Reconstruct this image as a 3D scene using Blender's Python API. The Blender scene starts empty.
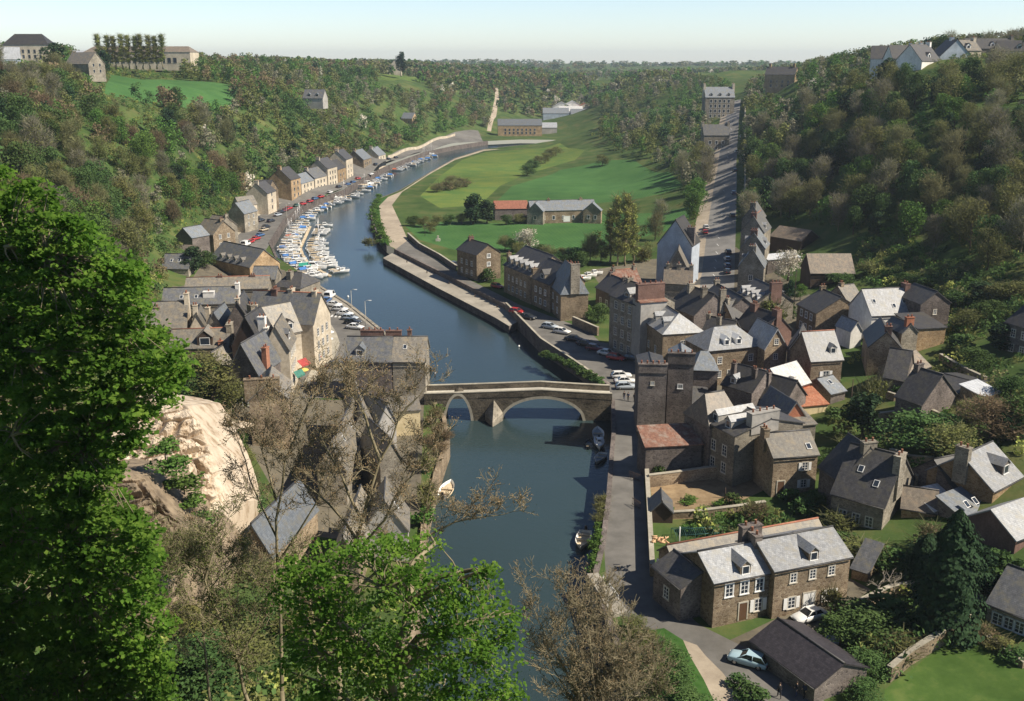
import bpy, math, random
import numpy as np
from mathutils import Vector, Matrix
from mathutils.geometry import delaunay_2d_cdt
R=math.radians
random.seed(7); RNG=np.random.default_rng(11)
scene=bpy.context.scene; COL=scene.collection
# ------------------------------------------------------------------ camera
F=1000.0; PITCH=R(16.0); CAMZ=60.0; CP,SP=math.cos(PITCH),math.sin(PITCH)
WZ=-3.0
def P(px,py,z=0.0):
    u=(px-512)/F; v=(350.5-py)/F
    d=Vector((u,CP+v*SP,-SP+v*CP)); t=(z-CAMZ)/d.z
    return Vector((0,0,CAMZ))+d*t
def D(px,Y,z):
    dep=Y*CP+(CAMZ-z)*SP
    return Vector(((px-512)/F*dep,Y,z))
def Q(px,py,Y):                      # point seen at a pixel, at distance Y
    u=(px-512)/F; v=(350.5-py)/F; t=Y/(CP+v*SP)
    return Vector((u*t,Y,CAMZ+(-SP+v*CP)*t))
def proj(p):
    dep=p[1]*CP+(CAMZ-p[2])*SP; up=p[1]*SP+(p[2]-CAMZ)*CP
    return (512+F*p[0]/dep, 350.5-F*up/dep, dep)
cam=bpy.data.cameras.new("camera"); camo=bpy.data.objects.new("camera",cam); COL.objects.link(camo)
camo.location=(0,0,CAMZ); camo.rotation_euler=(R(90)-PITCH,0,0)
cam.sensor_width=36; cam.lens=36*F/1024; cam.clip_start=.5; cam.clip_end=20000
scene.camera=camo
# ------------------------------------------------------------------ light
AZ=R(17); EL=R(45)                    # sun: from the right, a little behind the viewer
sd=Vector((math.cos(AZ)*math.cos(EL),-math.sin(AZ)*math.cos(EL),math.sin(EL)))
sl=bpy.data.lights.new("sun","SUN"); so=bpy.data.objects.new("sun",sl); COL.objects.link(so)
sl.energy=5.0; sl.angle=R(.5); sl.color=(1,.90,.75)
so.rotation_euler=sd.to_track_quat('Z','Y').to_euler()
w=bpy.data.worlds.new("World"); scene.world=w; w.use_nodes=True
nt=w.node_tree; nt.nodes.clear()
sk=nt.nodes.new('ShaderNodeTexSky'); sk.sky_type='NISHITA'; sk.sun_disc=False
sk.sun_elevation=EL; sk.sun_rotation=math.atan2(sd.x,sd.y); sk.air_density=1.0; sk.dust_density=.25; sk.ozone_density=2.0
bg=nt.nodes.new('ShaderNodeBackground'); bg.inputs[1].default_value=.10
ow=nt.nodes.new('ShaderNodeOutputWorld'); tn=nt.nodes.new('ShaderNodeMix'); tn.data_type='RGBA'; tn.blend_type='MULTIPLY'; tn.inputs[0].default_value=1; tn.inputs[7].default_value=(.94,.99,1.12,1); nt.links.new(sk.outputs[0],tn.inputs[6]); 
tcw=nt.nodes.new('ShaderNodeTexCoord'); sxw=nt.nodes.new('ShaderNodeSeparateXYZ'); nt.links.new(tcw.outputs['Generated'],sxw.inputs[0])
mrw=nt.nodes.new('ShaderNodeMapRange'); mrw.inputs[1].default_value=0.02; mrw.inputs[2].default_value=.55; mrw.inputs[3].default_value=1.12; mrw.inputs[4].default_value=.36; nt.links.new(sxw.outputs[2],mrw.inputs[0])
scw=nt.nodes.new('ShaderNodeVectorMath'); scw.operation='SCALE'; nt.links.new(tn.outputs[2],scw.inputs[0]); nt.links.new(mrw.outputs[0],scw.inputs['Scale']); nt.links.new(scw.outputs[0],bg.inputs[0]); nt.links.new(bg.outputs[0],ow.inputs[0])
vs=scene.view_settings; vs.view_transform='Standard'; vs.look='None'; vs.exposure=0.6; vs.gamma=1
# ------------------------------------------------------------------ materials
MATS={}
def srgb(c):
    return tuple(((x/12.92) if x<=.04045 else ((x+.055)/1.055)**2.4) for x in c)
def mat(name,c1,c2=None,c3=None,scale=1.0,stretch=(1,1,1),rough=.85,spec=.3,bump=0.0,bscale=None,hue=0.0,val=0.0,coord='Object',trans=0.0,metal=0.0,detail=5,kind='noise',emit=None,lo=.35,hi=.65):
    """noise-mixed principled material; c1..c3 are linear base colours"""
    if name in MATS: return MATS[name]
    m=bpy.data.materials.new(name); m.use_nodes=True; n=m.node_tree.nodes; l=m.node_tree.links
    b=n['Principled BSDF']; b.inputs['Roughness'].default_value=rough; b.inputs['Metallic'].default_value=metal
    b.inputs['Specular IOR Level'].default_value=spec
    out=None
    if c2 is None:
        b.inputs['Base Color'].default_value=(*c1,1)
        rgb=n.new('ShaderNodeRGB'); rgb.outputs[0].default_value=(*c1,1); out=rgb.outputs[0]
    else:
        tc=n.new('ShaderNodeTexCoord'); mp=n.new('ShaderNodeMapping'); mp.inputs['Scale'].default_value=stretch
        l.new(tc.outputs[coord],mp.inputs[0])
        if kind=='voronoi':
            t=n.new('ShaderNodeTexVoronoi'); t.inputs['Scale'].default_value=scale; fac=t.outputs['Color']
        else:
            t=n.new('ShaderNodeTexNoise'); t.inputs['Scale'].default_value=scale; t.inputs['Detail'].default_value=detail; t.inputs['Roughness'].default_value=.65; fac=t.outputs[0]
            if kind=='rows':
                wv=n.new('ShaderNodeTexWave'); wv.inputs['Scale'].default_value=.22; wv.inputs['Distortion'].default_value=2.5; wv.inputs['Detail'].default_value=2; wv.inputs['Detail Scale'].default_value=.6
                rt_=n.new('ShaderNodeMapping'); rt_.inputs['Rotation'].default_value=(0,0,.5); l.new(tc.outputs[coord],rt_.inputs[0]); l.new(rt_.outputs[0],wv.inputs['Vector'])
                am=n.new('ShaderNodeMix'); am.inputs[0].default_value=.3; l.new(t.outputs[0],am.inputs[2]); l.new(wv.outputs['Fac'],am.inputs[3]); fac=am.outputs[0]
        l.new(mp.outputs[0],t.inputs['Vector'])
        r=n.new('ShaderNodeValToRGB'); e=r.color_ramp.elements
        e[0].position=lo; e[0].color=(*c1,1); e[1].position=hi; e[1].color=(*c2,1)
        if c3 is not None:
            x=r.color_ramp.elements.new((lo+hi)/2); x.color=(*c3,1)
        l.new(fac,r.inputs[0]); out=r.outputs[0]
        # broad patches of wear
        t2=n.new('ShaderNodeTexNoise'); t2.inputs['Scale'].default_value=scale*.13; t2.inputs['Detail'].default_value=3
        l.new(mp.outputs[0],t2.inputs['Vector'])
        mr=n.new('ShaderNodeMapRange'); mr.inputs[1].default_value=.3; mr.inputs[2].default_value=.7; mr.inputs[3].default_value=.78; mr.inputs[4].default_value=1.2
        l.new(t2.outputs[0],mr.inputs[0])
        mx=n.new('ShaderNodeVectorMath'); mx.operation='SCALE'; l.new(out,mx.inputs[0]); l.new(mr.outputs[0],mx.inputs['Scale']); out=mx.outputs[0]
        if bump:
            bp=n.new('ShaderNodeBump'); bp.inputs['Strength'].default_value=bump; bp.inputs['Distance'].default_value=.1
            if bscale:
                t3=n.new('ShaderNodeTexNoise'); t3.inputs['Scale'].default_value=bscale; l.new(mp.outputs[0],t3.inputs['Vector']); l.new(t3.outputs[0],bp.inputs['Height'])
            else: l.new(t.outputs[0],bp.inputs['Height'])
            l.new(bp.outputs[0],b.inputs['Normal'])
    if hue or val:
        oi=n.new('ShaderNodeObjectInfo'); hs=n.new('ShaderNodeHueSaturation')
        a=n.new('ShaderNodeMapRange'); a.inputs[3].default_value=.5-hue; a.inputs[4].default_value=.5+hue; l.new(oi.outputs['Random'],a.inputs[0]); l.new(a.outputs[0],hs.inputs['Hue'])
        mm=n.new('ShaderNodeMath'); mm.operation='MULTIPLY'; mm.inputs[1].default_value=7.31; l.new(oi.outputs['Random'],mm.inputs[0])
        fr=n.new('ShaderNodeMath'); fr.operation='FRACT'; l.new(mm.outputs[0],fr.inputs[0])
        a2=n.new('ShaderNodeMapRange'); a2.inputs[3].default_value=1-val; a2.inputs[4].default_value=1+val; l.new(fr.outputs[0],a2.inputs[0]); l.new(a2.outputs[0],hs.inputs['Value'])
        l.new(out,hs.inputs['Color']); out=hs.outputs[0]
    l.new(out,b.inputs['Base Color'])
    if trans:
        # thin leaves let some light through
        tr=n.new('ShaderNodeBsdfTranslucent'); ms=n.new('ShaderNodeMixShader'); ms.inputs[0].default_value=trans
        l.new(out,tr.inputs[0]); l.new(b.outputs[0],ms.inputs[1]); l.new(tr.outputs[0],ms.inputs[2]); l.new(ms.outputs[0],n['Material Output'].inputs[0])
    MATS[name]=m; return m
def stonewall(name,c1,c2,mort,bs=1.0):
    """rubble stone: voronoi stones of varied tone in lighter mortar"""
    if name in MATS: return MATS[name]
    m=bpy.data.materials.new(name); m.use_nodes=True; n=m.node_tree.nodes; l=m.node_tree.links
    b=n['Principled BSDF']; b.inputs['Roughness'].default_value=.95; b.inputs['Specular IOR Level'].default_value=.15
    tc=n.new('ShaderNodeTexCoord'); mp=n.new('ShaderNodeMapping'); mp.inputs['Scale'].default_value=(1,1,1.7); l.new(tc.outputs['Object'],mp.inputs[0])
    v=n.new('ShaderNodeTexVoronoi'); v.inputs['Scale'].default_value=2.4*bs; l.new(mp.outputs[0],v.inputs['Vector'])
    v2=n.new('ShaderNodeTexVoronoi'); v2.feature='DISTANCE_TO_EDGE'; v2.inputs['Scale'].default_value=2.4*bs; l.new(mp.outputs[0],v2.inputs['Vector'])
    sx=n.new('ShaderNodeSeparateColor'); l.new(v.outputs['Color'],sx.inputs[0])
    r=n.new('ShaderNodeMix'); r.data_type='RGBA'; r.inputs[6].default_value=(*c1,1); r.inputs[7].default_value=(*c2,1); l.new(sx.outputs[0],r.inputs[0])
    r2=n.new('ShaderNodeMix'); r2.data_type='RGBA'; r2.inputs[6].default_value=(*mort,1); l.new(r.outputs[2],r2.inputs[7])
    mr=n.new('ShaderNodeMapRange'); mr.inputs[1].default_value=.02; mr.inputs[2].default_value=.07; l.new(v2.outputs[0],mr.inputs[0]); l.new(mr.outputs[0],r2.inputs[0])
    t2=n.new('ShaderNodeTexNoise'); t2.inputs['Scale'].default_value=.35; t2.inputs['Detail'].default_value=4; l.new(tc.outputs['Object'],t2.inputs['Vector'])
    m2=n.new('ShaderNodeMapRange'); m2.inputs[1].default_value=.3; m2.inputs[2].default_value=.7; m2.inputs[3].default_value=.62; m2.inputs[4].default_value=1.3; l.new(t2.outputs[0],m2.inputs[0])
    s=n.new('ShaderNodeVectorMath'); s.operation='SCALE'; l.new(r2.outputs[2],s.inputs[0]); l.new(m2.outputs[0],s.inputs['Scale'])
    oi=n.new('ShaderNodeObjectInfo'); mv=n.new('ShaderNodeMapRange'); mv.inputs[3].default_value=.8; mv.inputs[4].default_value=1.2; l.new(oi.outputs['Random'],mv.inputs[0])
    sv=n.new('ShaderNodeVectorMath'); sv.operation='SCALE'; l.new(s.outputs[0],sv.inputs[0]); l.new(mv.outputs[0],sv.inputs['Scale']); l.new(sv.outputs[0],b.inputs['Base Color'])
    bp=n.new('ShaderNodeBump'); bp.inputs['Strength'].default_value=.5; bp.inputs['Distance'].default_value=.06; l.new(mr.outputs[0],bp.inputs['Height']); l.new(bp.outputs[0],b.inputs['Normal'])
    MATS[name]=m; return m
def slate(name,c1,c2,rough=.55,spec=.5,course=3.2,moss=None):
    """slate or tile courses in UV metres with stained streaks down the slope"""
    if name in MATS: return MATS[name]
    m=bpy.data.materials.new(name); m.use_nodes=True; n=m.node_tree.nodes; l=m.node_tree.links
    b=n['Principled BSDF']; b.inputs['Roughness'].default_value=rough; b.inputs['Specular IOR Level'].default_value=spec
    uv=n.new('ShaderNodeUVMap')
    br=n.new('ShaderNodeTexBrick'); br.inputs['Scale'].default_value=course; br.inputs['Mortar Size'].default_value=.03; br.inputs['Bias'].default_value=0
    br.inputs['Brick Width'].default_value=.9; br.inputs['Row Height'].default_value=.75
    br.inputs['Color1'].default_value=(*c1,1); br.inputs['Color2'].default_value=(*c2,1); br.inputs['Mortar'].default_value=(*[x*.55 for x in c1],1)
    l.new(uv.outputs[0],br.inputs['Vector'])
    mp=n.new('ShaderNodeMapping'); mp.inputs['Scale'].default_value=(1.6,.45,1); l.new(uv.outputs[0],mp.inputs[0])
    t=n.new('ShaderNodeTexNoise'); t.inputs['Scale'].default_value=1.3; t.inputs['Detail'].default_value=7; t.inputs['Roughness'].default_value=.7; l.new(mp.outputs[0],t.inputs['Vector'])
    mr=n.new('ShaderNodeMapRange'); mr.inputs[1].default_value=.3; mr.inputs[2].default_value=.7; mr.inputs[3].default_value=.72; mr.inputs[4].default_value=1.25; l.new(t.outputs[0],mr.inputs[0])
    s=n.new('ShaderNodeVectorMath'); s.operation='SCALE'; l.new(br.outputs[0],s.inputs[0]); l.new(mr.outputs[0],s.inputs['Scale']); out=s.outputs[0]
    if moss:
        t4=n.new('ShaderNodeTexNoise'); t4.inputs['Scale'].default_value=.6; t4.inputs['Detail'].default_value=8; t4.inputs['Roughness'].default_value=.75; l.new(uv.outputs[0],t4.inputs['Vector'])
        m4=n.new('ShaderNodeMapRange'); m4.inputs[1].default_value=.48; m4.inputs[2].default_value=.62; l.new(t4.outputs[0],m4.inputs[0])
        mx=n.new('ShaderNodeMix'); mx.data_type='RGBA'; mx.inputs[7].default_value=(*moss,1); l.new(out,mx.inputs[6]); l.new(m4.outputs[0],mx.inputs[0]); out=mx.outputs[2]
    oi=n.new('ShaderNodeObjectInfo'); mv=n.new('ShaderNodeMapRange'); mv.inputs[3].default_value=.72; mv.inputs[4].default_value=1.25; l.new(oi.outputs['Random'],mv.inputs[0])
    sv=n.new('ShaderNodeVectorMath'); sv.operation='SCALE'; l.new(out,sv.inputs[0]); l.new(mv.outputs[0],sv.inputs['Scale']); out=sv.outputs[0]
    l.new(out,b.inputs['Base Color'])
    bp=n.new('ShaderNodeBump'); bp.inputs['Strength'].default_value=.35; bp.inputs['Distance'].default_value=.05; l.new(t.outputs[0],bp.inputs['Height']); l.new(bp.outputs[0],b.inputs['Normal'])
    MATS[name]=m; return m
M_=MATS
stonewall('stone_brown',(.17,.125,.085),(.30,.235,.16),(.36,.30,.22))
stonewall('stone_grey',(.17,.15,.12),(.29,.26,.21),(.36,.33,.27))
stonewall('stone_warm',(.26,.17,.09),(.38,.27,.16),(.42,.33,.22))
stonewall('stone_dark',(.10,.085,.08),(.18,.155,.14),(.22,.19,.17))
mat('render_cream',(.42,.36,.27),(.60,.53,.42),scale=1.5,rough=.9)
mat('render_white',(.62,.60,.56),(.78,.76,.72),scale=1.5,rough=.9)
mat('render_grey',(.30,.29,.27),(.40,.38,.35),scale=1.5,rough=.9)
mat('render_yellow',(.58,.48,.28),(.70,.59,.37),scale=1.2,rough=.9)
mat('slate_cladding',(.34,.39,.46),(.46,.51,.57),scale=2.5,rough=.6)
mat('brick_red',(.30,.11,.06),(.38,.17,.10),scale=4,rough=.9)
mat('brick_brown',(.13,.075,.06),(.20,.125,.10),scale=4,rough=.9)
mat('orange_tile',(.45,.13,.06),(.55,.20,.10),scale=3,rough=.85)
slate('slate',(.085,.09,.10),(.13,.135,.145),moss=(.15,.14,.105))
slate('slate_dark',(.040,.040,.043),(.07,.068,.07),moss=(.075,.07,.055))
slate('slate_pale',(.23,.24,.255),(.33,.34,.35),rough=.5,moss=(.26,.25,.22))  # paler base colour stands in for sun glancing off the slates
slate('slate_black',(.025,.022,.026),(.045,.04,.045))  # near-black base colour stands in for shade on the barn's slope
slate('slate_blue',(.13,.15,.175),(.19,.21,.235),moss=(.17,.165,.14))
slate('slate_lichen',(.14,.13,.115),(.21,.195,.165),moss=(.24,.20,.14))
slate('slate_brown',(.13,.11,.09),(.20,.17,.13),moss=(.22,.17,.12))
slate('rusty_tile',(.15,.075,.055),(.22,.12,.085),rough=.9,spec=.2,moss=(.22,.18,.15))
slate('red_tile',(.27,.11,.075),(.35,.16,.11),rough=.9,spec=.2)
slate('orange_sheet',(.42,.15,.08),(.52,.25,.15),rough=.7,spec=.3)
slate('metal_sheet',(.42,.44,.47),(.50,.52,.54),rough=.4)
slate('white_sheet',(.50,.50,.49),(.62,.62,.60),rough=.5)
mat('ridge_tile',(.28,.11,.07),(.36,.17,.11),scale=3)
mat('terracotta',(.30,.13,.08),(.40,.19,.12),scale=3)
mat('white_paint',(.75,.75,.73),rough=.5)
mat('blue_paint',(.25,.35,.48),rough=.5)
mat('brown_paint',(.11,.06,.035),rough=.6)
mat('glass',(.03,.04,.055),rough=.08,spec=.8)
mat('timber_dark',(.05,.035,.028),(.08,.055,.04),scale=4)
mat('granite',(.40,.37,.31),(.52,.48,.40),scale=4)
# ------------------------------------------------------------------ object helpers
def tag(o,label=None,cat=None,group=None,kind=None):
    if label: o['label']=label
    if cat: o['category']=cat
    if group: o['group']=group
    if kind: o['kind']=kind
    return o
def empty(name,loc,rz=0):
    o=bpy.data.objects.new(name,None); COL.objects.link(o); o.location=loc; o.rotation_euler=(0,0,rz); o.empty_display_size=.3; return o
class MB:
    def __init__(s): s.v=[];s.f=[];s.uv=[];s.mi=[];s.sm=[]
    def face(s,pts,uv=None,mi=0,smooth=False):
        k=len(s.v); s.v+= [tuple(p) for p in pts]; s.f.append(tuple(range(k,k+len(pts))))
        if uv is None:
            a=Vector(pts[1])-Vector(pts[0]); a.normalize() if a.length>0 else None
            n=(Vector(pts[1])-Vector(pts[0])).cross(Vector(pts[-1])-Vector(pts[0]))
            n.normalize() if n.length>0 else None
            b=n.cross(a); uv=[((Vector(p)-Vector(pts[0])).dot(a),(Vector(p)-Vector(pts[0])).dot(b)) for p in pts]
        s.uv+=list(uv); s.mi.append(mi); s.sm.append(smooth)
    def box(s,a,b,mi=0,M=None):
        x0,y0,z0=a;x1,y1,z1=b
        c=[Vector(t) for t in ((x0,y0,z0),(x1,y0,z0),(x1,y1,z0),(x0,y1,z0),(x0,y0,z1),(x1,y0,z1),(x1,y1,z1),(x0,y1,z1))]
        if M is not None: c=[M@p for p in c]
        for q in ((0,1,5,4),(1,2,6,5),(2,3,7,6),(3,0,4,7),(4,5,6,7),(3,2,1,0)): s.face([c[i] for i in q],mi=mi)
    def prism(s,poly,z0,z1,mi=0,mi_top=None,top_z=None):
        n=len(poly)
        ar=sum(poly[i][0]*poly[(i+1)%n][1]-poly[(i+1)%n][0]*poly[i][1] for i in range(n))
        if ar<0: poly=poly[::-1]
        for i in range(n):
            a=poly[i];b=poly[(i+1)%n]; s.face([(a[0],a[1],z0),(b[0],b[1],z0),(b[0],b[1],z1),(a[0],a[1],z1)],mi=mi)
        s.face([(p[0],p[1],z1) for p in poly],mi=mi if mi_top is None else mi_top)
        s.face([(p[0],p[1],z0) for p in poly[::-1]],mi=mi)
    def slab(s,pts,t,mi=0):
        """thick slab: pts ccw seen from outside, pushed inward by t"""
        n=(Vector(pts[1])-Vector(pts[0])).cross(Vector(pts[2])-Vector(pts[0])).normalized()
        lo=[Vector(p)-n*t for p in pts]; hi=[Vector(p) for p in pts]
        s.face(hi,mi=mi); s.face(lo[::-1],mi=mi)
        k=len(pts)
        for i in range(k):
            j=(i+1)%k; s.face([lo[i],lo[j],hi[j],hi[i]],mi=mi)
    def tube(s,pts,rad,n=6,mi=0,cap=True):
        pts=[Vector(p) for p in pts]; rings=[]
        for i,p in enumerate(pts):
            d=(pts[min(i+1,len(pts)-1)]-pts[max(i-1,0)]); d.normalize() if d.length>1e-9 else None
            a=d.orthogonal().normalized() if (i==0 or (pa-d*pa.dot(d)).length<.05) else (pa-d*pa.dot(d)).normalized()
            pa=a; b=d.cross(a); r=rad[i] if hasattr(rad,'__len__') else rad
            rings.append([p+(a*math.cos(2*math.pi*k/n)+b*math.sin(2*math.pi*k/n))*r for k in range(n)])
        base=len(s.v)
        for rg in rings: s.v+=[tuple(q) for q in rg]
        for i in range(len(pts)-1):
            for k in range(n):
                k2=(k+1)%n; s.f.append((base+i*n+k,base+i*n+k2,base+(i+1)*n+k2,base+(i+1)*n+k)); s.uv+=[(0,0),(1,0),(1,1),(0,1)]; s.mi.append(mi); s.sm.append(True)
        if cap:
            s.f.append(tuple(base+(len(pts)-1)*n+k for k in range(n))); s.uv+=[(0,0)]*n; s.mi.append(mi); s.sm.append(False)
            s.f.append(tuple(base+n-1-k for k in range(n))); s.uv+=[(0,0)]*n; s.mi.append(mi); s.sm.append(False)
    def mesh(s,name,mats):
        me=bpy.data.meshes.new(name); me.from_pydata(s.v,[],s.f)
        u=me.uv_layers.new(name='UVMap'); u.data.foreach_set('uv',np.array(s.uv,dtype=np.float32).ravel())
        me.polygons.foreach_set('material_index',s.mi); me.polygons.foreach_set('use_smooth',s.sm)
        for m in (mats if isinstance(mats,(list,tuple)) else [mats]): me.materials.append(MATS[m] if isinstance(m,str) else m)
        me.update(); return me
    def build(s,name,mats,parent=None,loc=None):
        o=bpy.data.objects.new(name,s.mesh(name,mats)); COL.objects.link(o)
        if parent: o.parent=parent
        if loc is not None: o.location=loc
        return o
def npmesh(name,verts,faces_n,mats,mi=None,smooth=False):
    """verts (N,3); every face uses faces_n consecutive vertices"""
    me=bpy.data.meshes.new(name); N=len(verts); nf=N//faces_n
    me.vertices.add(N); me.vertices.foreach_set('co',np.asarray(verts,dtype=np.float32).ravel())
    me.loops.add(N); me.loops.foreach_set('vertex_index',np.arange(N,dtype=np.int32))
    me.polygons.add(nf); me.polygons.foreach_set('loop_start',np.arange(0,N,faces_n,dtype=np.int32))
    try: me.polygons.foreach_set('loop_total',np.full(nf,faces_n,dtype=np.int32))
    except Exception: pass
    if mi is not None: me.polygons.foreach_set('material_index',np.asarray(mi,dtype=np.int32))
    for m in (mats if isinstance(mats,(list,tuple)) else [mats]): me.materials.append(MATS[m] if isinstance(m,str) else m)
    me.update(); me.validate(); return me
def link(name,me,parent=None,loc=(0,0,0),rot=(0,0,0),sc=(1,1,1)):
    o=bpy.data.objects.new(name,me); COL.objects.link(o)
    if parent: o.parent=parent
    o.location=loc; o.rotation_euler=rot; o.scale=sc; return o
# ------------------------------------------------------------------ terrain height
_cp=[]
def c(p): _cp.append(tuple(p))
for px,py in [(600,600),(606,500),(610,450),(612,400),(575,362),(540,340),(504,306),(450,280),(394,251),(385,243),(372,215),(380,198),(400,190),(430,172),(455,158),(484,149),(520,145),(600,141),
              (425,600),(425,540),(430,470),(427,388),(350,305),(314,286),(276,236),(310,202),(368,175),(426,152),(488,142),
              (540,345),(480,140),(650,141),(640,440),(645,560),(640,400),(600,350),(540,310),(470,275),(420,250),(420,215),(470,200),
              (450,180),(520,160),(560,150),(380,400),(330,380),(340,440),(300,430),(330,500),(300,350),(250,250),(240,300)]: c(P(px,py,0))
for px,py,z in [(540,200,.5),(600,190,.8),(620,230,1),(640,180,2.5),(560,240,.5),(600,260,.6),(650,300,.7),(690,330,.8),(680,370,.8),(700,400,1),(750,350,2),(790,330,3.5),(870,390,3.2),(900,400,5),(950,400,7),
                (1000,450,8),(850,500,2),(900,560,2),(950,560,3),(1020,560,5),(900,640,1),(1000,680,1),(700,500,.5),(760,520,1),(800,640,.5),(750,660,0),(1010,370,9),(950,340,8),(900,340,6),(850,330,5),
                (830,285,7),(860,270,9),(790,290,4),(200,300,4),(170,330,5),(160,380,6),(220,380,2),(190,270,5),(250,440,2),(230,400,3),(228,226,.8),(215,240,1.0),(240,215,.8),(252,205,.8),(200,246,1.3),(185,245,3.4),(165,256,3.4),(176,240,4),(218,225,1.5),(232,210,3.6),(195,232,2)]: c(P(px,py,z))
for px,Y,z in [(712,263,1),(720,360,7.5),(726,460,14),(731,560,20.8),(735,660,27.5),(737,758,34),(738,900,39),
   (705,300,2),(700,360,5),(700,460,11),(705,560,17),(710,660,24),(700,900,38),
   (680,300,1),(670,400,3),(665,500,8),(660,600,15),(665,700,23),(660,900,36),(640,1100,44),
   (620,450,1.5),(620,550,3),(630,650,9),(610,800,15),(600,1000,24),(600,1300,40),
   (765,350,12),(765,460,21),(765,560,28),(765,700,36),(775,850,44),(800,240,4),(800,300,9),(800,350,17),(800,400,29),(800,480,42),(800,600,51),(820,800,56),
   (850,240,6),(850,300,16),(850,350,30),(850,400,44),(850,500,55),(900,230,7),(900,280,20),(900,320,38),(900,350,51),(900,400,58),(900,600,63),(900,900,62),
   (960,210,9),(960,260,22),(960,300,40),(960,340,54),(960,400,61),(1024,150,8),(1024,200,15),(1024,250,29),(1024,300,46),(1024,340,56),(1024,450,62),(1024,700,62),
   (1200,120,12),(1200,180,24),(1200,260,50),(1200,350,60),(1200,700,62),(1500,120,30),(1500,250,58),(1500,700,62),
   (560,700,1),(560,900,1.5),(590,1050,3),(540,1050,4),(545,1150,20),(545,1300,38),(545,1500,47),
   (150,262,6),(150,290,15),(150,350,30),(150,420,38),(150,500,43),(150,600,55),(150,900,61),
   (50,230,24),(50,300,38),(50,400,49),(50,500,56),(50,600,62),(50,900,62),(0,250,33),(0,300,41),(0,400,52),(-200,250,45),(-200,400,58),(-200,700,62),(-500,300,58),(-500,600,60),
   (175,400,22),(190,455,26),(205,480,27),(200,520,38),(210,600,51),(210,800,58),
   (248,455,5),(248,500,20),(250,550,38),(250,650,49),(250,800,55),(250,1200,57),(300,520,6),(300,560,18),(300,640,36),(300,760,48),
   (350,650,7),(350,720,26),(350,820,42),(350,950,50),(350,1300,54),(400,740,8),(400,800,24),(400,950,44),(430,800,8),(430,900,27),(430,1050,43),(430,1300,51),
   (480,900,3),(480,1000,16),(480,1150,34),(480,1400,48),(510,1000,6),(512,1150,24),(512,1300,42),
   (560,1500,20),(580,2000,34),(580,2600,38),(500,2500,42),(680,2500,40),(680,1600,42),(750,1500,46),(400,2500,54),(200,2500,50),(900,2500,48),(1300,2500,52),(0,2500,54),(-500,2500,54),
   (512,5000,34),(0,5000,44),(1024,5000,38),(-500,5000,54),(1500,5000,54),(512,9000,40),(0,9000,50),(1024,9000,46),(-500,9000,50),(1500,9000,50)]: c(D(px,Y,z))
for x,y,z in [(0,-20,57),(0,0,56),(-20,5,56),(-40,10,56),(-70,20,56),(20,0,30),(45,0,10),(70,10,6),(0,20,34),(-15,20,37),(-35,25,38),(-60,40,44),(-14,40,27),(-3,40,12),(8,38,2),(0,52,3),(-30,45,22),(-50,60,32),(-75,80,32),(-30,60,14),(-12,58,13),
              (-5,62,4),(-30,75,10),(-15,75,6),(-5,78,2),(-30,92,3),(-50,85,14),(-60,105,17),(-45,100,8),(-75,110,24),(-90,150,22),(-80,130,18),(-70,150,10),(-65,125,10),(-110,190,20),(-140,200,30),(-90,100,32),(-120,130,40),(-160,150,50),(-160,80,56),(-120,60,50),
              (40,70,0),(60,85,1),(60,60,0),(80,70,4),(100,60,12),(60,30,0),(90,20,4),(-60,-60,56),(60,-60,20),(200,0,40),(-250,0,57),(-250,150,56)]: c((x,y,z))
_cp=np.array(_cp)
def _ph(d,cc=6.0): return np.sqrt(d*d+cc*cc)
_dd=np.linalg.norm(_cp[:,None,:2]-_cp[None,:,:2],axis=2)
_K=_ph(_dd)-np.eye(len(_cp))*3.0   # light smoothing
_A=np.block([[_K,np.ones((len(_cp),1))],[np.ones((1,len(_cp))),np.zeros((1,1))]])
_W=np.linalg.solve(_A,np.append(_cp[:,2],0))
def _vn(x,y,s,seed):
    x=x/s+seed*17.3; y=y/s+seed*9.1
    xi=np.floor(x);yi=np.floor(y);fx=x-xi;fy=y-yi;fx=fx*fx*(3-2*fx);fy=fy*fy*(3-2*fy)
    def hsh(a,b): 
        t=np.sin(a*127.1+b*311.7+seed*74.7)*43758.5453; return t-np.floor(t)
    return (hsh(xi,yi)*(1-fx)+hsh(xi+1,yi)*fx)*(1-fy)+(hsh(xi,yi+1)*(1-fx)+hsh(xi+1,yi+1)*fx)*fy
def H(x,y):
    x=np.atleast_1d(np.asarray(x,float)); y=np.atleast_1d(np.asarray(y,float)); out=np.zeros(len(x))
    for i in range(0,len(x),4000):
        d=np.hypot(x[i:i+4000,None]-_cp[None,:,0],y[i:i+4000,None]-_cp[None,:,1]); out[i:i+4000]=_ph(d)@_W[:-1]+_W[-1]
    far=np.clip((y-1200)/1500,0,1)
    am=np.clip((out-8)/25,0,1)
    out=out+am*((_vn(x,y,60,1)-.5)*7+(_vn(x,y,23,2)-.5)*3)+far*((_vn(x,y,900,3)-.5)*30+(_vn(x,y,350,4)-.5)*14)
    out=np.where(out<6,np.maximum(out,0)*np.clip(np.maximum(out,0)/1.0,0,1),out)
    return out
def Hs(x,y): return float(H([x],[y])[0])
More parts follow.
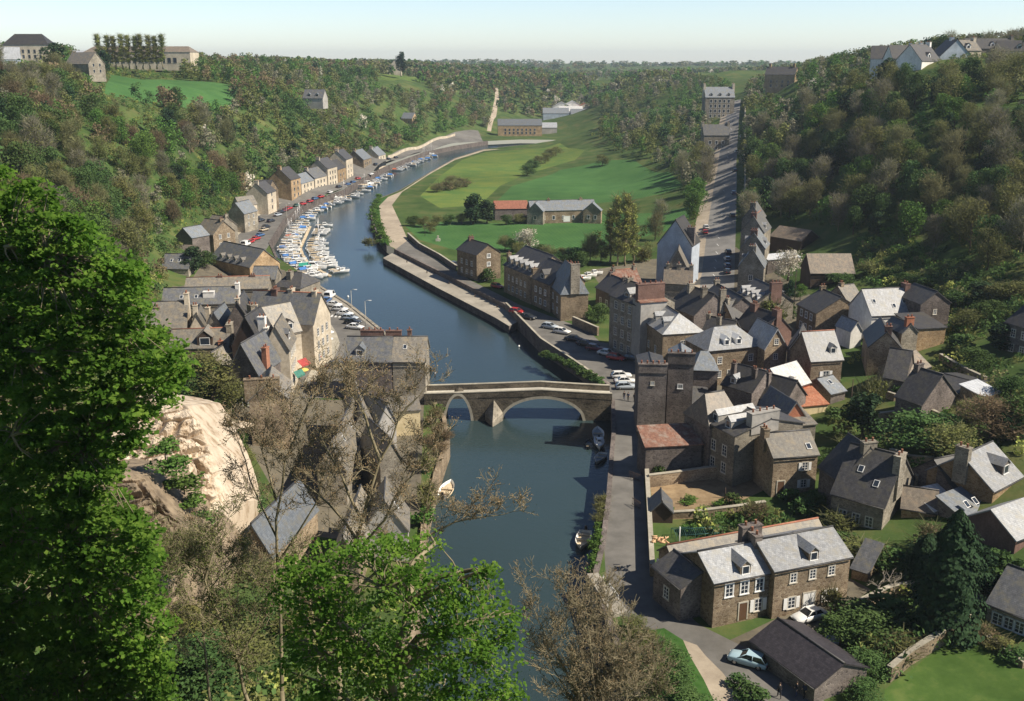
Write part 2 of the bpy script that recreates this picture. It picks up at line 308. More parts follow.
def G(px,py):
    """first point of the ground seen at a pixel"""
    u=(px-512)/F; v=(350.5-py)/F
    d=np.array([u,CP+v*SP,-SP+v*CP]); ts=np.concatenate([np.linspace(60,400,500),np.linspace(402,1800,700)])
    z=CAMZ+d[2]*ts; h=H(d[0]*ts,d[1]*ts); k=np.argmax(z<h)
    if z[k]>=h[k]: k=len(ts)-1
    if k>0:
        a=z[k-1]-h[k-1]; b=z[k]-h[k]; f=a/(a-b) if a!=b else 0; t=ts[k-1]+(ts[k]-ts[k-1])*f
    else: t=ts[0]
    return Vector((d[0]*t,d[1]*t,Hs(d[0]*t,d[1]*t)))
# ------------------------------------------------------------------ outlines on the ground
def poly0(pts): return [P(x,y,0).xy for x,y in pts]
def polyG(pts): return [G(x,y).xy for x,y in pts]
bankR=poly0([(592,578),(600,545),(606,500),(610,450),(612,430),(611,400),(608,385),(575,362),(540,340),(504,304),(450,277),(394,249),(385,243),(376,232),(371,218),(372,206),(380,198),(400,190),(430,172),(455,158),(484,149),(520,145),(560,143)])
bankL=poly0([(425,600),(425,560),(426,530),(432,500),(440,470),(450,440),(446,420),(437,405),(428,392),(425,384),(423,365),(400,346),(380,328),(350,304),(325,289),(314,282),(299,271),(278,258),(271,243),(285,220),(304,205),(344,190.5),(368,176),(388,166),(426,152),(455,146),(488,141),(520,139.5),(560,140)])
extR=[Vector((52,-10)),Vector((36,20)),Vector((24,50)),Vector((15,72)),Vector((11.5,88))]
extL=[Vector((-12.5,92)),Vector((-7,78)),Vector((-1,62)),Vector((7,45)),Vector((18,20)),Vector((32,-10))]
river=extR+bankR+bankL[::-1]+extL
def inpoly(xy,poly):
    x=xy[:,0];y=xy[:,1]; r=np.zeros(len(x),bool); n=len(poly)
    for i in range(n):
        x1,y1=poly[i];x2,y2=poly[(i+1)%n]
        if y1==y2: continue
        cnd=((y1>y)!=(y2>y))&(x<(x2-x1)*(y-y1)/(y2-y1)+x1); r^=cnd
    return r
roadW=[]
for px,Y,z in [(699,263,1),(709,360,7.5),(717,460,14),(723,560,20.8),(728,660,27.5),(731,758,34)]: roadW.append(D(px,Y,z).xy)
for px,Y,z in [(741,758,34),(739,660,27.5),(738,560,20.8),(736,460,14),(736,360,7.5),(734,263,1)]: roadW.append(D(px,Y,z).xy)
pathW=[D(px,Y,z).xy for px,Y,z in [(682,263,1),(696,360,7),(708,460,13.5),(716,560,20.3),(723,660,27.2),(727,758,34),(731,758,34),(728,660,27.5),(723,560,20.8),(717,460,14),(709,360,7.5),(699,263,1)]]
REG=[ # name, material, polygon  (first match wins)
 ('river',None,river),
 ('footpath','sand_path',poly0([(683,640),(697,645),(706,656),(723,673),(744,703),(716,705),(704,680),(690,656)])),
 ('lane_verge','grass_deep',poly0([(640,632),(664,628),(683,640),(690,656),(704,680),(716,705),(690,725),(655,700)])),
 ('hill_road','sand_path',[p.xy for p in (D(487,905,2),D(491,905,2),D(496,1000,12),D(499,1120,30),D(498,1180,36),D(495,1180,36),D(495,1120,30),D(491,1000,12))]),
 ('road_uphill','asphalt_pale',roadW),('pavement_uphill','sand_path',pathW),
 ('road_left_quay','asphalt',poly0([(226,264),(258,260),(276,236),(291,217),(309,202.3),(346,189.8),(366,177),(387,167),(425,153),(454,147),(484,142),(478,135),(455,140),(400,156),(350,174),(300,193),(262,207),(228,238)])),
 ('quay_square','asphalt',poly0([(307,290),(325,296),(349,309),(378,332),(398,347),(420,366),(424,384),(426,392),(300,400),(300,380),(323,355),(320,320)])),
 ('quay_apron','concrete',poly0([(314,283),(325,289.5),(350,304.5),(380,328.5),(400,346.5),(398,347),(378,332),(349,309),(325,296),(307,290)])),
 ('road_right_quay','asphalt',poly0([(611,400),(610,450),(606,500),(604,545),(606,580),(618,610),(650,640),(700,660),(760,705),(830,705),(760,655),(700,625),(660,590),(649,560),(645,500),(641,430),(640,392),(640,365),(660,350),(600,342),(588,330),(520,305),(470,280),(430,255),(408,240),(396,249),(450,277.5),(504,304.5),(540,340.5),(575,362.5),(608,385.5)])),
 ('towpath','sand_path',poly0([(396,249),(408,240),(400,222),(392,205),(402,192),(430,174),(455,160),(484,151),(500,149),(484,149.5),(455,158.5),(430,172.7),(402,191),(388,197),(379,206),(381,222),(388,240),(390,246)])),
 ('canal_verge','grass_deep',poly0([(390,246),(388,240),(381,222),(379,206),(388,197),(380,198.2),(372.3,206),(371.3,218),(376.3,232),(385.3,243)])),
 ('front_lawn','lawn',poly0([(885,690),(950,650),(985,655),(1040,680),(1040,720),(880,720)])),
 ('field_bright','crop',polyG([(497,201),(512,186),(560,170),(605,160),(634,160),(668,172),(684,186),(660,194),(560,203)])),
 ('field_far','crop_yellow',polyG([(420,196),(440,176),(462,160),(486,152),(560,143),(585,150),(575,160),(530,172),(500,186),(480,205),(440,208)])),
 ('field_near','crop',polyG([(405,226),(440,222),(530,224),(600,214),(690,206),(690,222),(610,245),(560,258),(500,250),(455,250),(420,240)])),
 ('field_hill','crop',polyG([(110,75),(180,80),(238,87),(232,106),(180,107),(104,94)])),
 ('field_upper','crop_yellow',polyG([(380,75),(425,76),(420,82),(370,80)])),
 ('vegetable_plot','soil',poly0([(650,486),(735,478),(760,490),(762,498),(700,520),(655,520)])),
 ('courtyard','gravel',poly0([(730,640),(850,588),(870,600),(800,640),(750,655)])),
 ('town_ground','gravel',poly0([(640,440),(640,350),(610,300),(590,270),(650,262),(690,262),(735,262),(790,300),(830,330),(840,400),(760,440),(700,445)])),
 ('left_town_ground','gravel',poly0([(255,264),(205,280),(175,310),(165,350),(225,400),(245,450),(300,540),(395,540),(420,520),(424,400),(300,400),(318,340),(305,288),(284,270)])),
]
mat('asphalt',(.115,.11,.10),(.17,.162,.148),scale=.3,rough=.9)
mat('asphalt_pale',(.17,.165,.155),(.235,.225,.21),scale=.25,rough=.9)
mat('concrete',(.26,.24,.20),(.34,.31,.26),scale=.8,rough=.9)
mat('gravel',(.10,.09,.07),(.16,.14,.10),scale=.5,rough=1)
mat('sand_path',(.30,.25,.19),(.40,.34,.26),scale=.5,rough=1)
mat('grass_deep',(.035,.085,.02),(.055,.12,.03),scale=1,rough=1,spec=.05)
mat('lawn',(.05,.095,.022),(.10,.14,.04),(.065,.115,.028),scale=.35,rough=1,spec=.05)
mat('crop',(.040,.105,.033),(.075,.16,.048),scale=.09,kind='rows',stretch=(1,1,1),rough=1,spec=.05)
mat('crop_yellow',(.065,.13,.035),(.18,.20,.045),(.085,.15,.04),scale=.06,kind='rows',rough=1,spec=.05)
mat('soil',(.20,.14,.08),(.30,.22,.13),scale=.8,rough=1)
mat('meadow',(.042,.075,.022),(.11,.12,.045),(.062,.10,.03),scale=.09,detail=9,rough=1,spec=.05,bump=.6,bscale=1.5)
def build_terrain():
    pts=[]
    def ring(y0,y1,dy,dx,m):
        y=y0
        while y<y1:
            hw=y*.62+m; x=-hw
            while x<=hw: pts.append((x+random.uniform(-.3,.3)*dx,y+random.uniform(-.3,.3)*dy)); x+=dx
            y+=dy
    ring(-60,60,7,7,140); ring(60,330,3.6,3.6,40); ring(330,700,7,7,60); ring(700,1500,16,16,100); ring(1500,4000,50,60,400); ring(4000,7600,150,170,900)
    pts=[p for p in pts]
    # drop free points that crowd outlines
    V=[Vector(p) for p in pts]; Ed=[]
    def add_loop(poly,step):
        k0=len(V); m=[]
        n=len(poly)
        for i in range(n):
            a=Vector(poly[i]);b=Vector(poly[(i+1)%n]); L=(b-a).length; k=max(1,int(L/step))
            for j in range(k): m.append(a.lerp(b,j/k))
        V.extend(m)
        for j in range(len(m)): Ed.append((k0+j,k0+(j+1)%len(m)))
    for nm,mt,pl in REG: add_loop(pl,4 if nm!='road_uphill' else 8)
    v,e,f,ov,oe,of=delaunay_2d_cdt(V,Ed,[],0,1e-3)
    v=np.array([(p[0],p[1]) for p in v]); f=np.array([t for t in f if len(t)==3],dtype=np.int64)
    z=H(v[:,0],v[:,1]); 
    cen=v[f].mean(axis=1); cls=np.full(len(f),-1)
    for i in range(len(REG)-1,-1,-1): cls[inpoly(cen,REG[i][2])]=i
    def emit(name,mask,mt):
        ff=f[mask]
        if len(ff)==0: return None
        u,inv=np.unique(ff,return_inverse=True); inv=inv.reshape(ff.shape)
        vv=np.column_stack([v[u],z[u]])
        # face up
        a=vv[inv[:,1]]-vv[inv[:,0]]; b=vv[inv[:,2]]-vv[inv[:,0]]; fl=(a[:,0]*b[:,1]-a[:,1]*b[:,0])<0; inv[fl]=inv[fl][:,::-1]
        me=bpy.data.meshes.new(name); me.from_pydata(vv.tolist(),[],inv.tolist()); me.materials.append(MATS[mt]); me.polygons.foreach_set('use_smooth',[True]*len(inv)); me.update()
        o=bpy.data.objects.new(name,me); COL.objects.link(o); tag(o,kind='structure'); return o
    emit('ground',cls==-1,'meadow')
    for i,(nm,mt,pl) in enumerate(REG):
        if mt: emit(nm,cls==i,mt)
build_terrain()
# ------------------------------------------------------------------ water
def water():
    m=bpy.data.materials.new('river_water'); m.use_nodes=True; n=m.node_tree.nodes; l=m.node_tree.links; b=n['Principled BSDF']
    b.inputs['Roughness'].default_value=.16; b.inputs['IOR'].default_value=1.33; b.inputs['Specular IOR Level'].default_value=.5
    tc=n.new('ShaderNodeTexCoord'); t=n.new('ShaderNodeTexNoise'); t.inputs['Scale'].default_value=.012; t.inputs['Detail'].default_value=4
    l.new(tc.outputs['Object'],t.inputs[0]); r=n.new('ShaderNodeValToRGB'); r.color_ramp.elements[0].position=.35; r.color_ramp.elements[1].position=.68
    r.color_ramp.elements[0].color=(.024,.040,.042,1); r.color_ramp.elements[1].color=(.034,.058,.064,1); l.new(t.outputs[0],r.inputs[0]); l.new(r.outputs[0],b.inputs['Base Color'])
    mp=n.new('ShaderNodeMapping'); mp.inputs['Scale'].default_value=(1,1.4,1); l.new(tc.outputs['Object'],mp.inputs[0])
    n1=n.new('ShaderNodeTexNoise'); n1.inputs['Scale'].default_value=1.1; n1.inputs['Detail'].default_value=4; l.new(mp.outputs[0],n1.inputs[0])
    bp=n.new('ShaderNodeBump'); bp.inputs['Strength'].default_value=.32; bp.inputs['Distance'].default_value=.10; l.new(n1.outputs[0],bp.inputs['Height']); l.new(bp.outputs[0],b.inputs['Normal'])
    MATS['river_water']=m
    mb=MB(); xs=[p[0] for p in river]; ys=[p[1] for p in river]
    v=[Vector(p) for p in river]; vv,e,f,*_=delaunay_2d_cdt(v,[(i,(i+1)%len(v)) for i in range(len(v))],[],1,1e-3)
    me=bpy.data.meshes.new('river'); me.from_pydata([(p[0],p[1],WZ) for p in vv],[],[list(q) for q in f]); me.materials.append(m); me.update()
    import bmesh
    bm=bmesh.new(); bm.from_mesh(me); bmesh.ops.recalc_face_normals(bm,faces=bm.faces)
    if sum(q.normal.z for q in bm.faces)<0: bmesh.ops.reverse_faces(bm,faces=bm.faces)
    bm.to_mesh(me); bm.free()
    o=bpy.data.objects.new('river_water',me); COL.objects.link(o); tag(o,kind='structure')
water()
def bankwall(name,line,top,th,mt,label,cap=.12,inward=1):
    """stone wall following a bank line down into the water"""
    mb=MB(); n=len(line)
    for i in range(n-1):
        a=Vector(line[i]);b=Vector(line[i+1]); d=(b-a).normalized(); nn=Vector((-d.y,d.x))*inward*th
        q=[(a.x,a.y),(b.x,b.y),(b.x+nn.x,b.y+nn.y),(a.x+nn.x,a.y+nn.y)]
        mb.prism(q,WZ-1.5,top)
    o=mb.build(name,mt); tag(o,label,'wall'); return o
iR=7
bankwall('quay_wall',extR+bankR[:6],.25,.7,'stone_dark','stone quay wall along the lane downstream of the bridge, right bank',inward=-1)
bankwall('quay_wall',bankR[6:12],.08,.8,'stone_dark','dark stone quay wall beside the parked cars upstream of the bridge',inward=-1)
bankwall('canal_bank_wall',bankR[12:22],.1,.5,'stone_dark','low stone edge of the canal along the towpath bend',inward=-1)
bankwall('quay_wall',bankL[9:17],.2,.8,'stone_grey','pale stone quay edge round the left bank square',inward=1)
bankwall('marina_wall',bankL[17:27],.2,.8,'stone_dark','long stone quay edge behind the rows of moored boats',inward=1)
bankwall('river_wall',extL[::-1]+bankL[0:10],.5,.7,'stone_brown','rough stone river wall on the left bank below the bridge',inward=1)
# lower landing quay in front of the right-bank wall
lq_in=[bankR[i] for i in (9,10,11)]
lo=[P(393,249,0).xy,P(450,277,0).xy,P(504,304,0).xy,P(520,316,0).xy]
out=[P(383,258,-1.2).xy,P(438,288,-1.2).xy,P(496,318,-1.2).xy,P(509,326,-1.2).xy]
mb=MB(); mb.prism([tuple(p) for p in lo]+[tuple(p) for p in out[::-1]],WZ-1,-1.2,mi=0,mi_top=1)
o=mb.build('lower_quay',['stone_dark','concrete']); tag(o,'long pale lower landing quay at the waterline of the right bank','quay')
# ------------------------------------------------------------------ houses
_wc={}
def window_mesh(w,h,kind,fr):
    k=(round(w,2),round(h,2),kind,fr)
    if k in _wc: return _wc[k]
    g=MB(); g.box((-w/2,-.03,-h/2),(w/2,.05,h/2)); gm=g.mesh('window','glass')
    f=MB(); t=.11 if kind!='plain' else .08
    f.box((-w/2-t,-.07,h/2),(w/2+t,.03,h/2+t)); f.box((-w/2-t-.06,-.13,-h/2-t),(w/2+t+.06,.03,-h/2)); f.box((-w/2-t,-.068,-h/2),(-w/2,.03,h/2)); f.box((w/2,-.068,-h/2),(w/2+t,.03,h/2))
    s=MB(); s.box((-.035,-.055,-h/2),(.035,0,h/2)); 
    for q in ((-1/6,1/6) if kind!='plain' else (0,)): s.box((-w/2,-.053,q*h-.02),(-.036,0,q*h+.02)); s.box((.036,-.053,q*h-.02),(w/2,0,q*h+.02))
    s.box((-w/2,-.054,-h/2),(-w/2+.06,0,h/2)); s.box((w/2-.06,-.054,-h/2),(w/2,0,h/2)); s.box((-w/2+.061,-.052,h/2-.06),(w/2-.061,0,h/2)); s.box((-w/2+.061,-.052,-h/2),(w/2-.061,0,-h/2+.06))
    sh=MB(); sh.box((-w/2-t-w/2,-.10,-h/2),(-w/2-t-.01,-.04,h/2))
    sh2=MB(); sh2.box((w/2+t+.01,-.10,-h/2),(w/2+t+w/2,-.04,h/2))
    r=(gm,f.mesh('surround',fr),s.mesh('frame','white_paint'),sh.mesh('shutter','white_paint'),sh2.mesh('shutter','white_paint')); _wc[k]=r; return r
ROT={'f':0,'r':R(90),'b':R(180),'l':R(-90)}
def wall_loc(L,d,wall,s,z):
    return {'f':(s,0,z),'r':(L,s,z),'b':(L-s,d,z),'l':(0,d-s,z)}[wall]
def add_window(root,L,d,wall,s,z,w=.95,h=1.35,kind='full',shut=False,fr='granite'):
    gm,fm,sm,s1,s2=window_mesh(w,h,kind,fr)
    o=link('window',gm,root,wall_loc(L,d,wall,s,z),(0,0,ROT[wall]))
    link('surround',fm,o)
    if kind!='far': link('frame',sm,o)
    if shut: link('shutter',s1,o); link('shutter',s2,o)
    return o
HOUSES=[]; HDBG=[]
def house(label,A,B,ze,zg,d,ry=None,rise=None,axis='x',wall='stone_brown',roof='slate',chim=(),dorm=(),wins=(),doors=(),hip=0,cat='house',name='house',group=None,far=False,world=None,ov=.25,sky=(),ridge='slate_dark',gmat=None,base=False,wmats=None,apex=None):
    if world: Aw,Bw=Vector((*world[0],ze)),Vector((*world[1],ze))
    elif base: Aw,Bw=P(A[0],A[1],zg),P(B[0],B[1],zg); Aw.z=ze; Bw.z=ze
    else: Aw,Bw=P(A[0],A[1],ze),P(B[0],B[1],ze)
    dx=(Bw-Aw); L=dx.length; rz=math.atan2(dx.y,dx.x); inn=Vector((-math.sin(rz),math.cos(rz),0))
    if rise is None:
        # height of the ridge from where it is seen
        b=(Aw+inn*d/2) if axis in('x','hip') else ((Aw+Bw)/2 if axis=='y' else Aw+inn*d)
        dep=b.y*CP+(CAMZ-b.z)*SP; up=b.y*SP+(b.z-CAMZ)*CP; vt=(350.5-ry)/F
        rise=(vt*dep-up)/(CP+vt*SP)
    rise0=rise; rise=max(.4,min(rise,(d if axis!='y' else L)*.95))
    he=ze-zg
    root=empty(name,(Aw.x,Aw.y,zg),rz)
    tag(root,label,cat,group); HOUSES.append(root)
    HDBG.append((label[:46],round(L,1),d,round(rise0,1),round(math.degrees(rz)),tuple(round(t) for t in proj((Aw.x,Aw.y,zg))[:2]),tuple(round(t) for t in proj((Bw.x,Bw.y,zg))[:2])))
    m=MB(); z0=-3
    if axis=='x':
        hw=L; apexes=[(0,d/2),(L,d/2)]
    def quad(a,b,zz=he): m.face([(a[0],a[1],z0),(b[0],b[1],z0),(b[0],b[1],zz),(a[0],a[1],zz)])
    c4=[(0,0),(L,0),(L,d),(0,d)]
    sides=[(c4[i],c4[(i+1)%4]) for i in range(4)]
    gable={'x':(1,3),'y':(0,2),'mono':(),'flat':(),'hip':()}[axis if not hip else 'hip']
    for i,(a,b) in enumerate(sides):
        if i in gable:
            mx=((a[0]+b[0])/2,(a[1]+b[1])/2)
            m.face([(a[0],a[1],z0),(b[0],b[1],z0),(b[0],b[1],he),(mx[0],mx[1],he+rise),(a[0],a[1],he)])
        elif axis=='mono' and i in(1,3):
            za=he+(rise if a[1]>0 else 0); zb=he+(rise if b[1]>0 else 0)
            m.face([(a[0],a[1],z0),(b[0],b[1],z0),(b[0],b[1],zb),(a[0],a[1],za)])
        elif axis=='mono' and i==2: quad(a,b,he+rise)
        else: quad(a,b)
    m.build('wall',wall,root)
    r=MB(); e=ov; th=.16; g=.22 if ov>0 else .05
    if hip:
        if axis=='x':
            h=min(d/2*.8,L*.4)*hip; k=rise*2/d
            a,b,c_,d_=(-e,-e,he-e*k),(L+e,-e,he-e*k),(L+e,d+e,he-e*k),(-e,d+e,he-e*k); p,q=(h,d/2,he+rise),(L-h,d/2,he+rise)
            r.face([a,b,q,p]);r.face([b,c_,q]);r.face([c_,d_,p,q]);r.face([d_,a,p]); r.face([d_,c_,b,a])
        else:
            h=min(L/2*.8,d*.4)*hip; k=rise*2/L
            a,b,c_,d_=(-e,-e,he-e*k),(L+e,-e,he-e*k),(L+e,d+e,he-e*k),(-e,d+e,he-e*k); p,q=(L/2,h,he+rise),(L/2,d-h,he+rise)
            r.face([a,b,p]);r.face([b,c_,q,p]);r.face([c_,d_,q]);r.face([d_,a,p,q]); r.face([d_,c_,b,a])
    elif axis=='x':
        k=rise/(d/2); z1=he+.06; zr=he+rise+.16
        r.slab([(-g,-e,z1-e*k+.08),(L+g,-e,z1-e*k+.08),(L+g,d/2,zr),(-g,d/2,zr)],th); r.slab([(L+g,d+e,z1-e*k+.08),(-g,d+e,z1-e*k+.08),(-g,d/2,zr),(L+g,d/2,zr)],th)
    elif axis=='y':
        k=rise/(L/2); z1=he+.06; zr=he+rise+.16
        r.slab([(-e,d+g,z1-e*k+.08),(-e,-g,z1-e*k+.08),(L/2,-g,zr),(L/2,d+g,zr)],th); r.slab([(L+e,-g,z1-e*k+.08),(L+e,d+g,z1-e*k+.08),(L/2,d+g,zr),(L/2,-g,zr)],th)
    elif axis=='mono':
        k=rise/d; r.slab([(-g,-e,he-e*k+.12),(L+g,-e,he-e*k+.12),(L+g,d+e,he+rise+e*k+.12),(-g,d+e,he+rise+e*k+.12)],th)
    else: r.box((-g,-g,he),(L+g,d+g,he+.2))
    ro=r.build('roof',roof,root)
    if ridge and axis in('x','y') :
        rm=MB()
        if hip: a,b=(p,q)
        elif axis=='x': a,b=(-g,d/2,he+rise+.17),(L+g,d/2,he+rise+.17)
        else: a,b=(L/2,-g,he+rise+.17),(L/2,d+g,he+rise+.17)
        rm.tube([a,b],.13,5); rm.build('ridge',ridge if isinstance(ridge,str) else 'ridge_tile',ro)
    # gutters
    if not far and axis=='x':
        k=rise/(d/2); gm=MB(); gm.tube([(-.2,-e-.08,he-e*k+.05),(L+.2,-e-.08,he-e*k+.05)],.07,5); gm.build('gutter','slate_dark',ro)
    for cc in chim:
        fx,fy,wx,wy,h=cc[:5]; pots=cc[5] if len(cc)>5 else 2; cm=cc[6] if len(cc)>6 else wall
        cx,cy=fx*L,fy*d; cb=MB(); zt=he+rise+h; base=he-.3
        x0,x1,y0,y1=cx-wx/2,cx+wx/2,cy-wy/2,cy+wy/2
        cb.box((x0,y0,base),(x1,y1,zt)); cb.box((x0-.08,y0-.08,zt),(x1+.08,y1+.08,zt+.15))
        co=cb.build('chimney',cm,root)
        for q in range(pots):
            f=(q+.5)/pots; px_,py_=(x0+wx*f,cy) if wx>=wy else (cx,y0+wy*f)
            pm=_pot(); link('chimney_pot',pm,co,(px_,py_,zt+.15))
    for dd in dorm:
        fc,fr=dd[0],dd[1]; up=dd[2] if len(dd)>2 else .18; dw=dd[3] if len(dd)>3 else 1.2; drm=dd[4] if len(dd)>4 else roof; dh=dd[5] if len(dd)>5 else 1.25
        hs=(d/2 if fc in 'fb' else L/2); tanr=rise/hs; off=up*hs; zb=he+off*tanr
        W_=L if fc in 'fb' else d
        loc={'f':(fr*L,off),'b':(fr*L,d-off),'l':(off,fr*d),'r':(L-off,fr*d)}[fc]
        depth=min(dh/max(tanr,.3)+.5,hs-off)
        dm=MB(); dm.box((-dw/2,0,-.4),(dw/2,depth,dh))
        dm.face([(-dw/2,0,dh),(dw/2,0,dh),(0,0,dh+dw*.42)])
        do=dm.build('dormer',dd[6] if len(dd)>6 else 'render_grey',root,(loc[0],loc[1],zb)); do.rotation_euler=(0,0,ROT[fc])
        rr=MB(); a=dw/2+.14; zr=dh+dw*.42+.05; ze_=dh-.10; dl=depth+dw*.42/max(tanr,.3)
        rr.slab([(-a,dl,ze_),(-a,-.15,ze_),(0,-.15,zr+.02),(0,dl,zr+.02)],.08); rr.slab([(a,-.15,ze_),(a,dl,ze_),(0,dl,zr+.02),(0,-.15,zr+.02)],.08)
        rr.build('dormer_roof',drm,do)
        gm,fm,sm,_,_=window_mesh(dw*.6,dh*.72,'plain','white_paint'); wo=link('window',gm,do,(0,0,dh*.5)); link('surround',fm,wo) if not far else None
    for s_ in sky:
        fc,fx,fu=s_[:3]; hs=(d/2 if fc in 'fb' else L/2); th_=math.atan2(rise,hs)
        # skylight lying on the slope
        if fc=='f': loc=(fx*L,fu*hs,he+fu*rise+.22); rot=(th_,0,0)
        elif fc=='l': loc=(fu*hs,fx*d,he+fu*rise+.22); rot=(th_,0,R(-90))
        else: loc=(L-fu*hs,fx*d,he+fu*rise+.22); rot=(th_,0,R(90))
        sb=MB(); sb.box((-.38,-.5,0),(.38,.5,.06)); so_=sb.build('skylight','white_paint',root,loc); so_.rotation_euler=Matrix.Rotation(rot[2],3,'Z').to_4x4().to_euler() if False else (Matrix.Rotation(rot[2],4,'Z')@Matrix.Rotation(rot[0],4,'X')).to_euler()
        gb=MB(); gb.box((-.3,-.42,.061),(.3,.42,.075)); gb.build('pane','glass',so_)
    for wn in wins:
        wl,rows,cols=wn[:3]; opt=wn[3] if len(wn)>3 else {}
        Wd=L if wl in 'fb' else d; zz=opt.get('z',1.7); st=opt.get('st',2.7); mg=opt.get('m',.12)
        for r_ in range(rows):
            for c_ in range(cols):
                s=Wd*(mg+(1-2*mg)*((c_+.5)/cols)); z=zz+st*r_
                if (r_,c_) in opt.get('skip',()): continue
                if z+.6>he and wl not in opt.get('gab','lr' if axis=='x' else 'fb'): continue
                add_window(root,L,d,wl,s,z,opt.get('w',.95),opt.get('h',1.4),'far' if far else opt.get('k','full'),opt.get('shut',False) and r_ in opt.get('shr',(0,1,2)),opt.get('fr','granite'))
    for dr in doors:
        wl,fs=dr[:2]; col=dr[2] if len(dr)>2 else 'brown_paint'; Wd=L if wl in 'fb' else d; dw,dh=(dr[3] if len(dr)>3 else (1.0,2.1))
        db=MB(); db.box((-dw/2,-.05,0),(dw/2,.05,dh)); do=db.build('door',col,root,wall_loc(L,d,wl,fs*Wd,0)); do.rotation_euler=(0,0,ROT[wl])
        df=MB(); df.box((-dw/2-.14,-.08,0),(-dw/2,.04,dh)); df.box((dw/2,-.08,0),(dw/2+.14,.04,dh)); df.box((-dw/2-.14,-.08,dh),(dw/2+.14,.04,dh+.16)); df.build('frame','granite',do)
    root['_L']=L; 
    return root
_pm=None
def _pot():
    global _pm
    if _pm is None:
        p=MB(); p.tube([(0,0,0),(0,0,.45),(0,0,.5)],[.15,.12,.15],8); _pm=p.mesh('chimney_pot','terracotta')
    return _pm
W=lambda *a,**k:(*a,k)
# ======================= right bank, foreground pair
house('stone cottage with pale slate roof, left half of the long pale roofed terrace',(714.8,582.7),(774.8,571.2),5.6,.3,7.2,ry=552.3,wall='stone_brown',roof='slate_pale',
  dorm=[('f',.52,.06,1.3,'slate_pale',1.2,'stone_brown')],chim=[(.93,.5,.9,1.9,1.1,2,'stone_dark')],wins=[W('f',1,3,z=4.0,fr='white_paint',w=.95,h=1.5),W('f',1,3,z=1.5,shut=True,w=.95,h=1.5,skip=((0,0),(0,1))),W('l',1,1,z=3.6)],doors=[('f',.5)],sky=[])
house('tall stone house with wide pale slate roof and white shutters behind the parked white coupe',(775.2,571.0),(850.6,556.4),6.2,.3,7.6,ry=541,wall='stone_brown',roof='slate_pale',
  dorm=[('f',.52,.08,1.3,'slate_pale',1.2,'stone_brown')],chim=[(.03,.75,2.6,.9,1.0,2,'stone_dark')],wins=[W('f',1,3,z=4.6,w=.8,h=1.15),W('f',1,3,z=1.5,shut=True,skip=((0,1),))],doors=[('f',.48,'white_paint',(1.5,2.3))])
house('low slate lean-to at the right end of the white shuttered terrace',(852,568),(868,573),2.6,.3,4,rise=2.0,axis='mono',wall='stone_brown',roof='slate',cat='lean-to',name='lean_to')
house('long low stone outbuilding with weathered slate roof behind the pale roofed terrace',(676,566),(826,538),3.6,.6,4.2,rise=1.6,ridge=True,wall='stone_brown',roof='slate_lichen',cat='outbuilding',name='outbuilding')
house('dark lane side annex with white notice board at the left end of the terrace',(654,566),(681,588),4.2,.2,5.5,rise=1.3,axis='x',wall='stone_dark',roof='slate_dark',wins=[W('f',1,1,z=2)],cat='annex',name='annex')
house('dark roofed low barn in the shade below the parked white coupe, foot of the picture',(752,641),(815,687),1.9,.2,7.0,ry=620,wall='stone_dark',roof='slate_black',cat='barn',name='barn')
# gardens row
house('small slate roofed garden shed standing by the lane wall in the vegetable garden',(650,512),(673,513),1.6,.4,4.0,rise=1.6,axis='y',wall='timber_dark',roof='slate',cat='shed',name='garden_shed',ov=.15)
house('long shed with rusty red tiled roof beside the lane above the garden wall',(646,447),(702,444),5.2,.8,4.6,ry=427,axis='mono',wall='stone_dark',roof='rusty_tile',cat='shed',name='shed',sky=[])
house('stone cottage with lichened slate roof and white shutters at the top of the vegetable garden',(774,457.5),(818,454),7.2,1.4,6.6,ry=434,wall='stone_brown',roof='slate_lichen',wins=[W('f',2,2,shut=True,w=.85,h=1.2,z=1.5,st=2.6,m=.06,skip=((0,0),(1,0)))],chim=[(.0,.5,.8,1.4,.8,2)],doors=[('f',.2)],sky=[('f',.85,.3)])
house('big gabled house with broad chimney block and dark mansard slope above the garden wall',(706,421),(735,436),8.6,1.2,12.5,ry=405,axis='x',wall='stone_grey',roof='slate_dark',chim=[(.93,.42,1.3,5.0,1.2,4,'render_grey')],dorm=[('f',.18,.12,1.4,'slate_pale',1.3),('f',.62,.12,1.4,'slate_pale',1.3)],wins=[W('f',2,2,w=1.0,h=1.6)],)
house('lower wing with grey brown slate hip roof left of the broad chimney block',(710,426),(742,421),8.4,1.0,7,ry=394,axis='x',wall='stone_dark',roof='slate_brown',hip=.5)
house('small red brick gabled wing to the right of the broad chimney block',(784,419),(806,417),7.0,1.6,8,rise=2.6,axis='y',wall='brick_red',roof='slate',ridge=False)
house('long stone outbuilding behind the lichened cottage roof',(770,428),(816,424),6.6,1.6,5,rise=1.0,axis='mono',wall='stone_grey',roof='slate_lichen',cat='outbuilding',name='outbuilding')
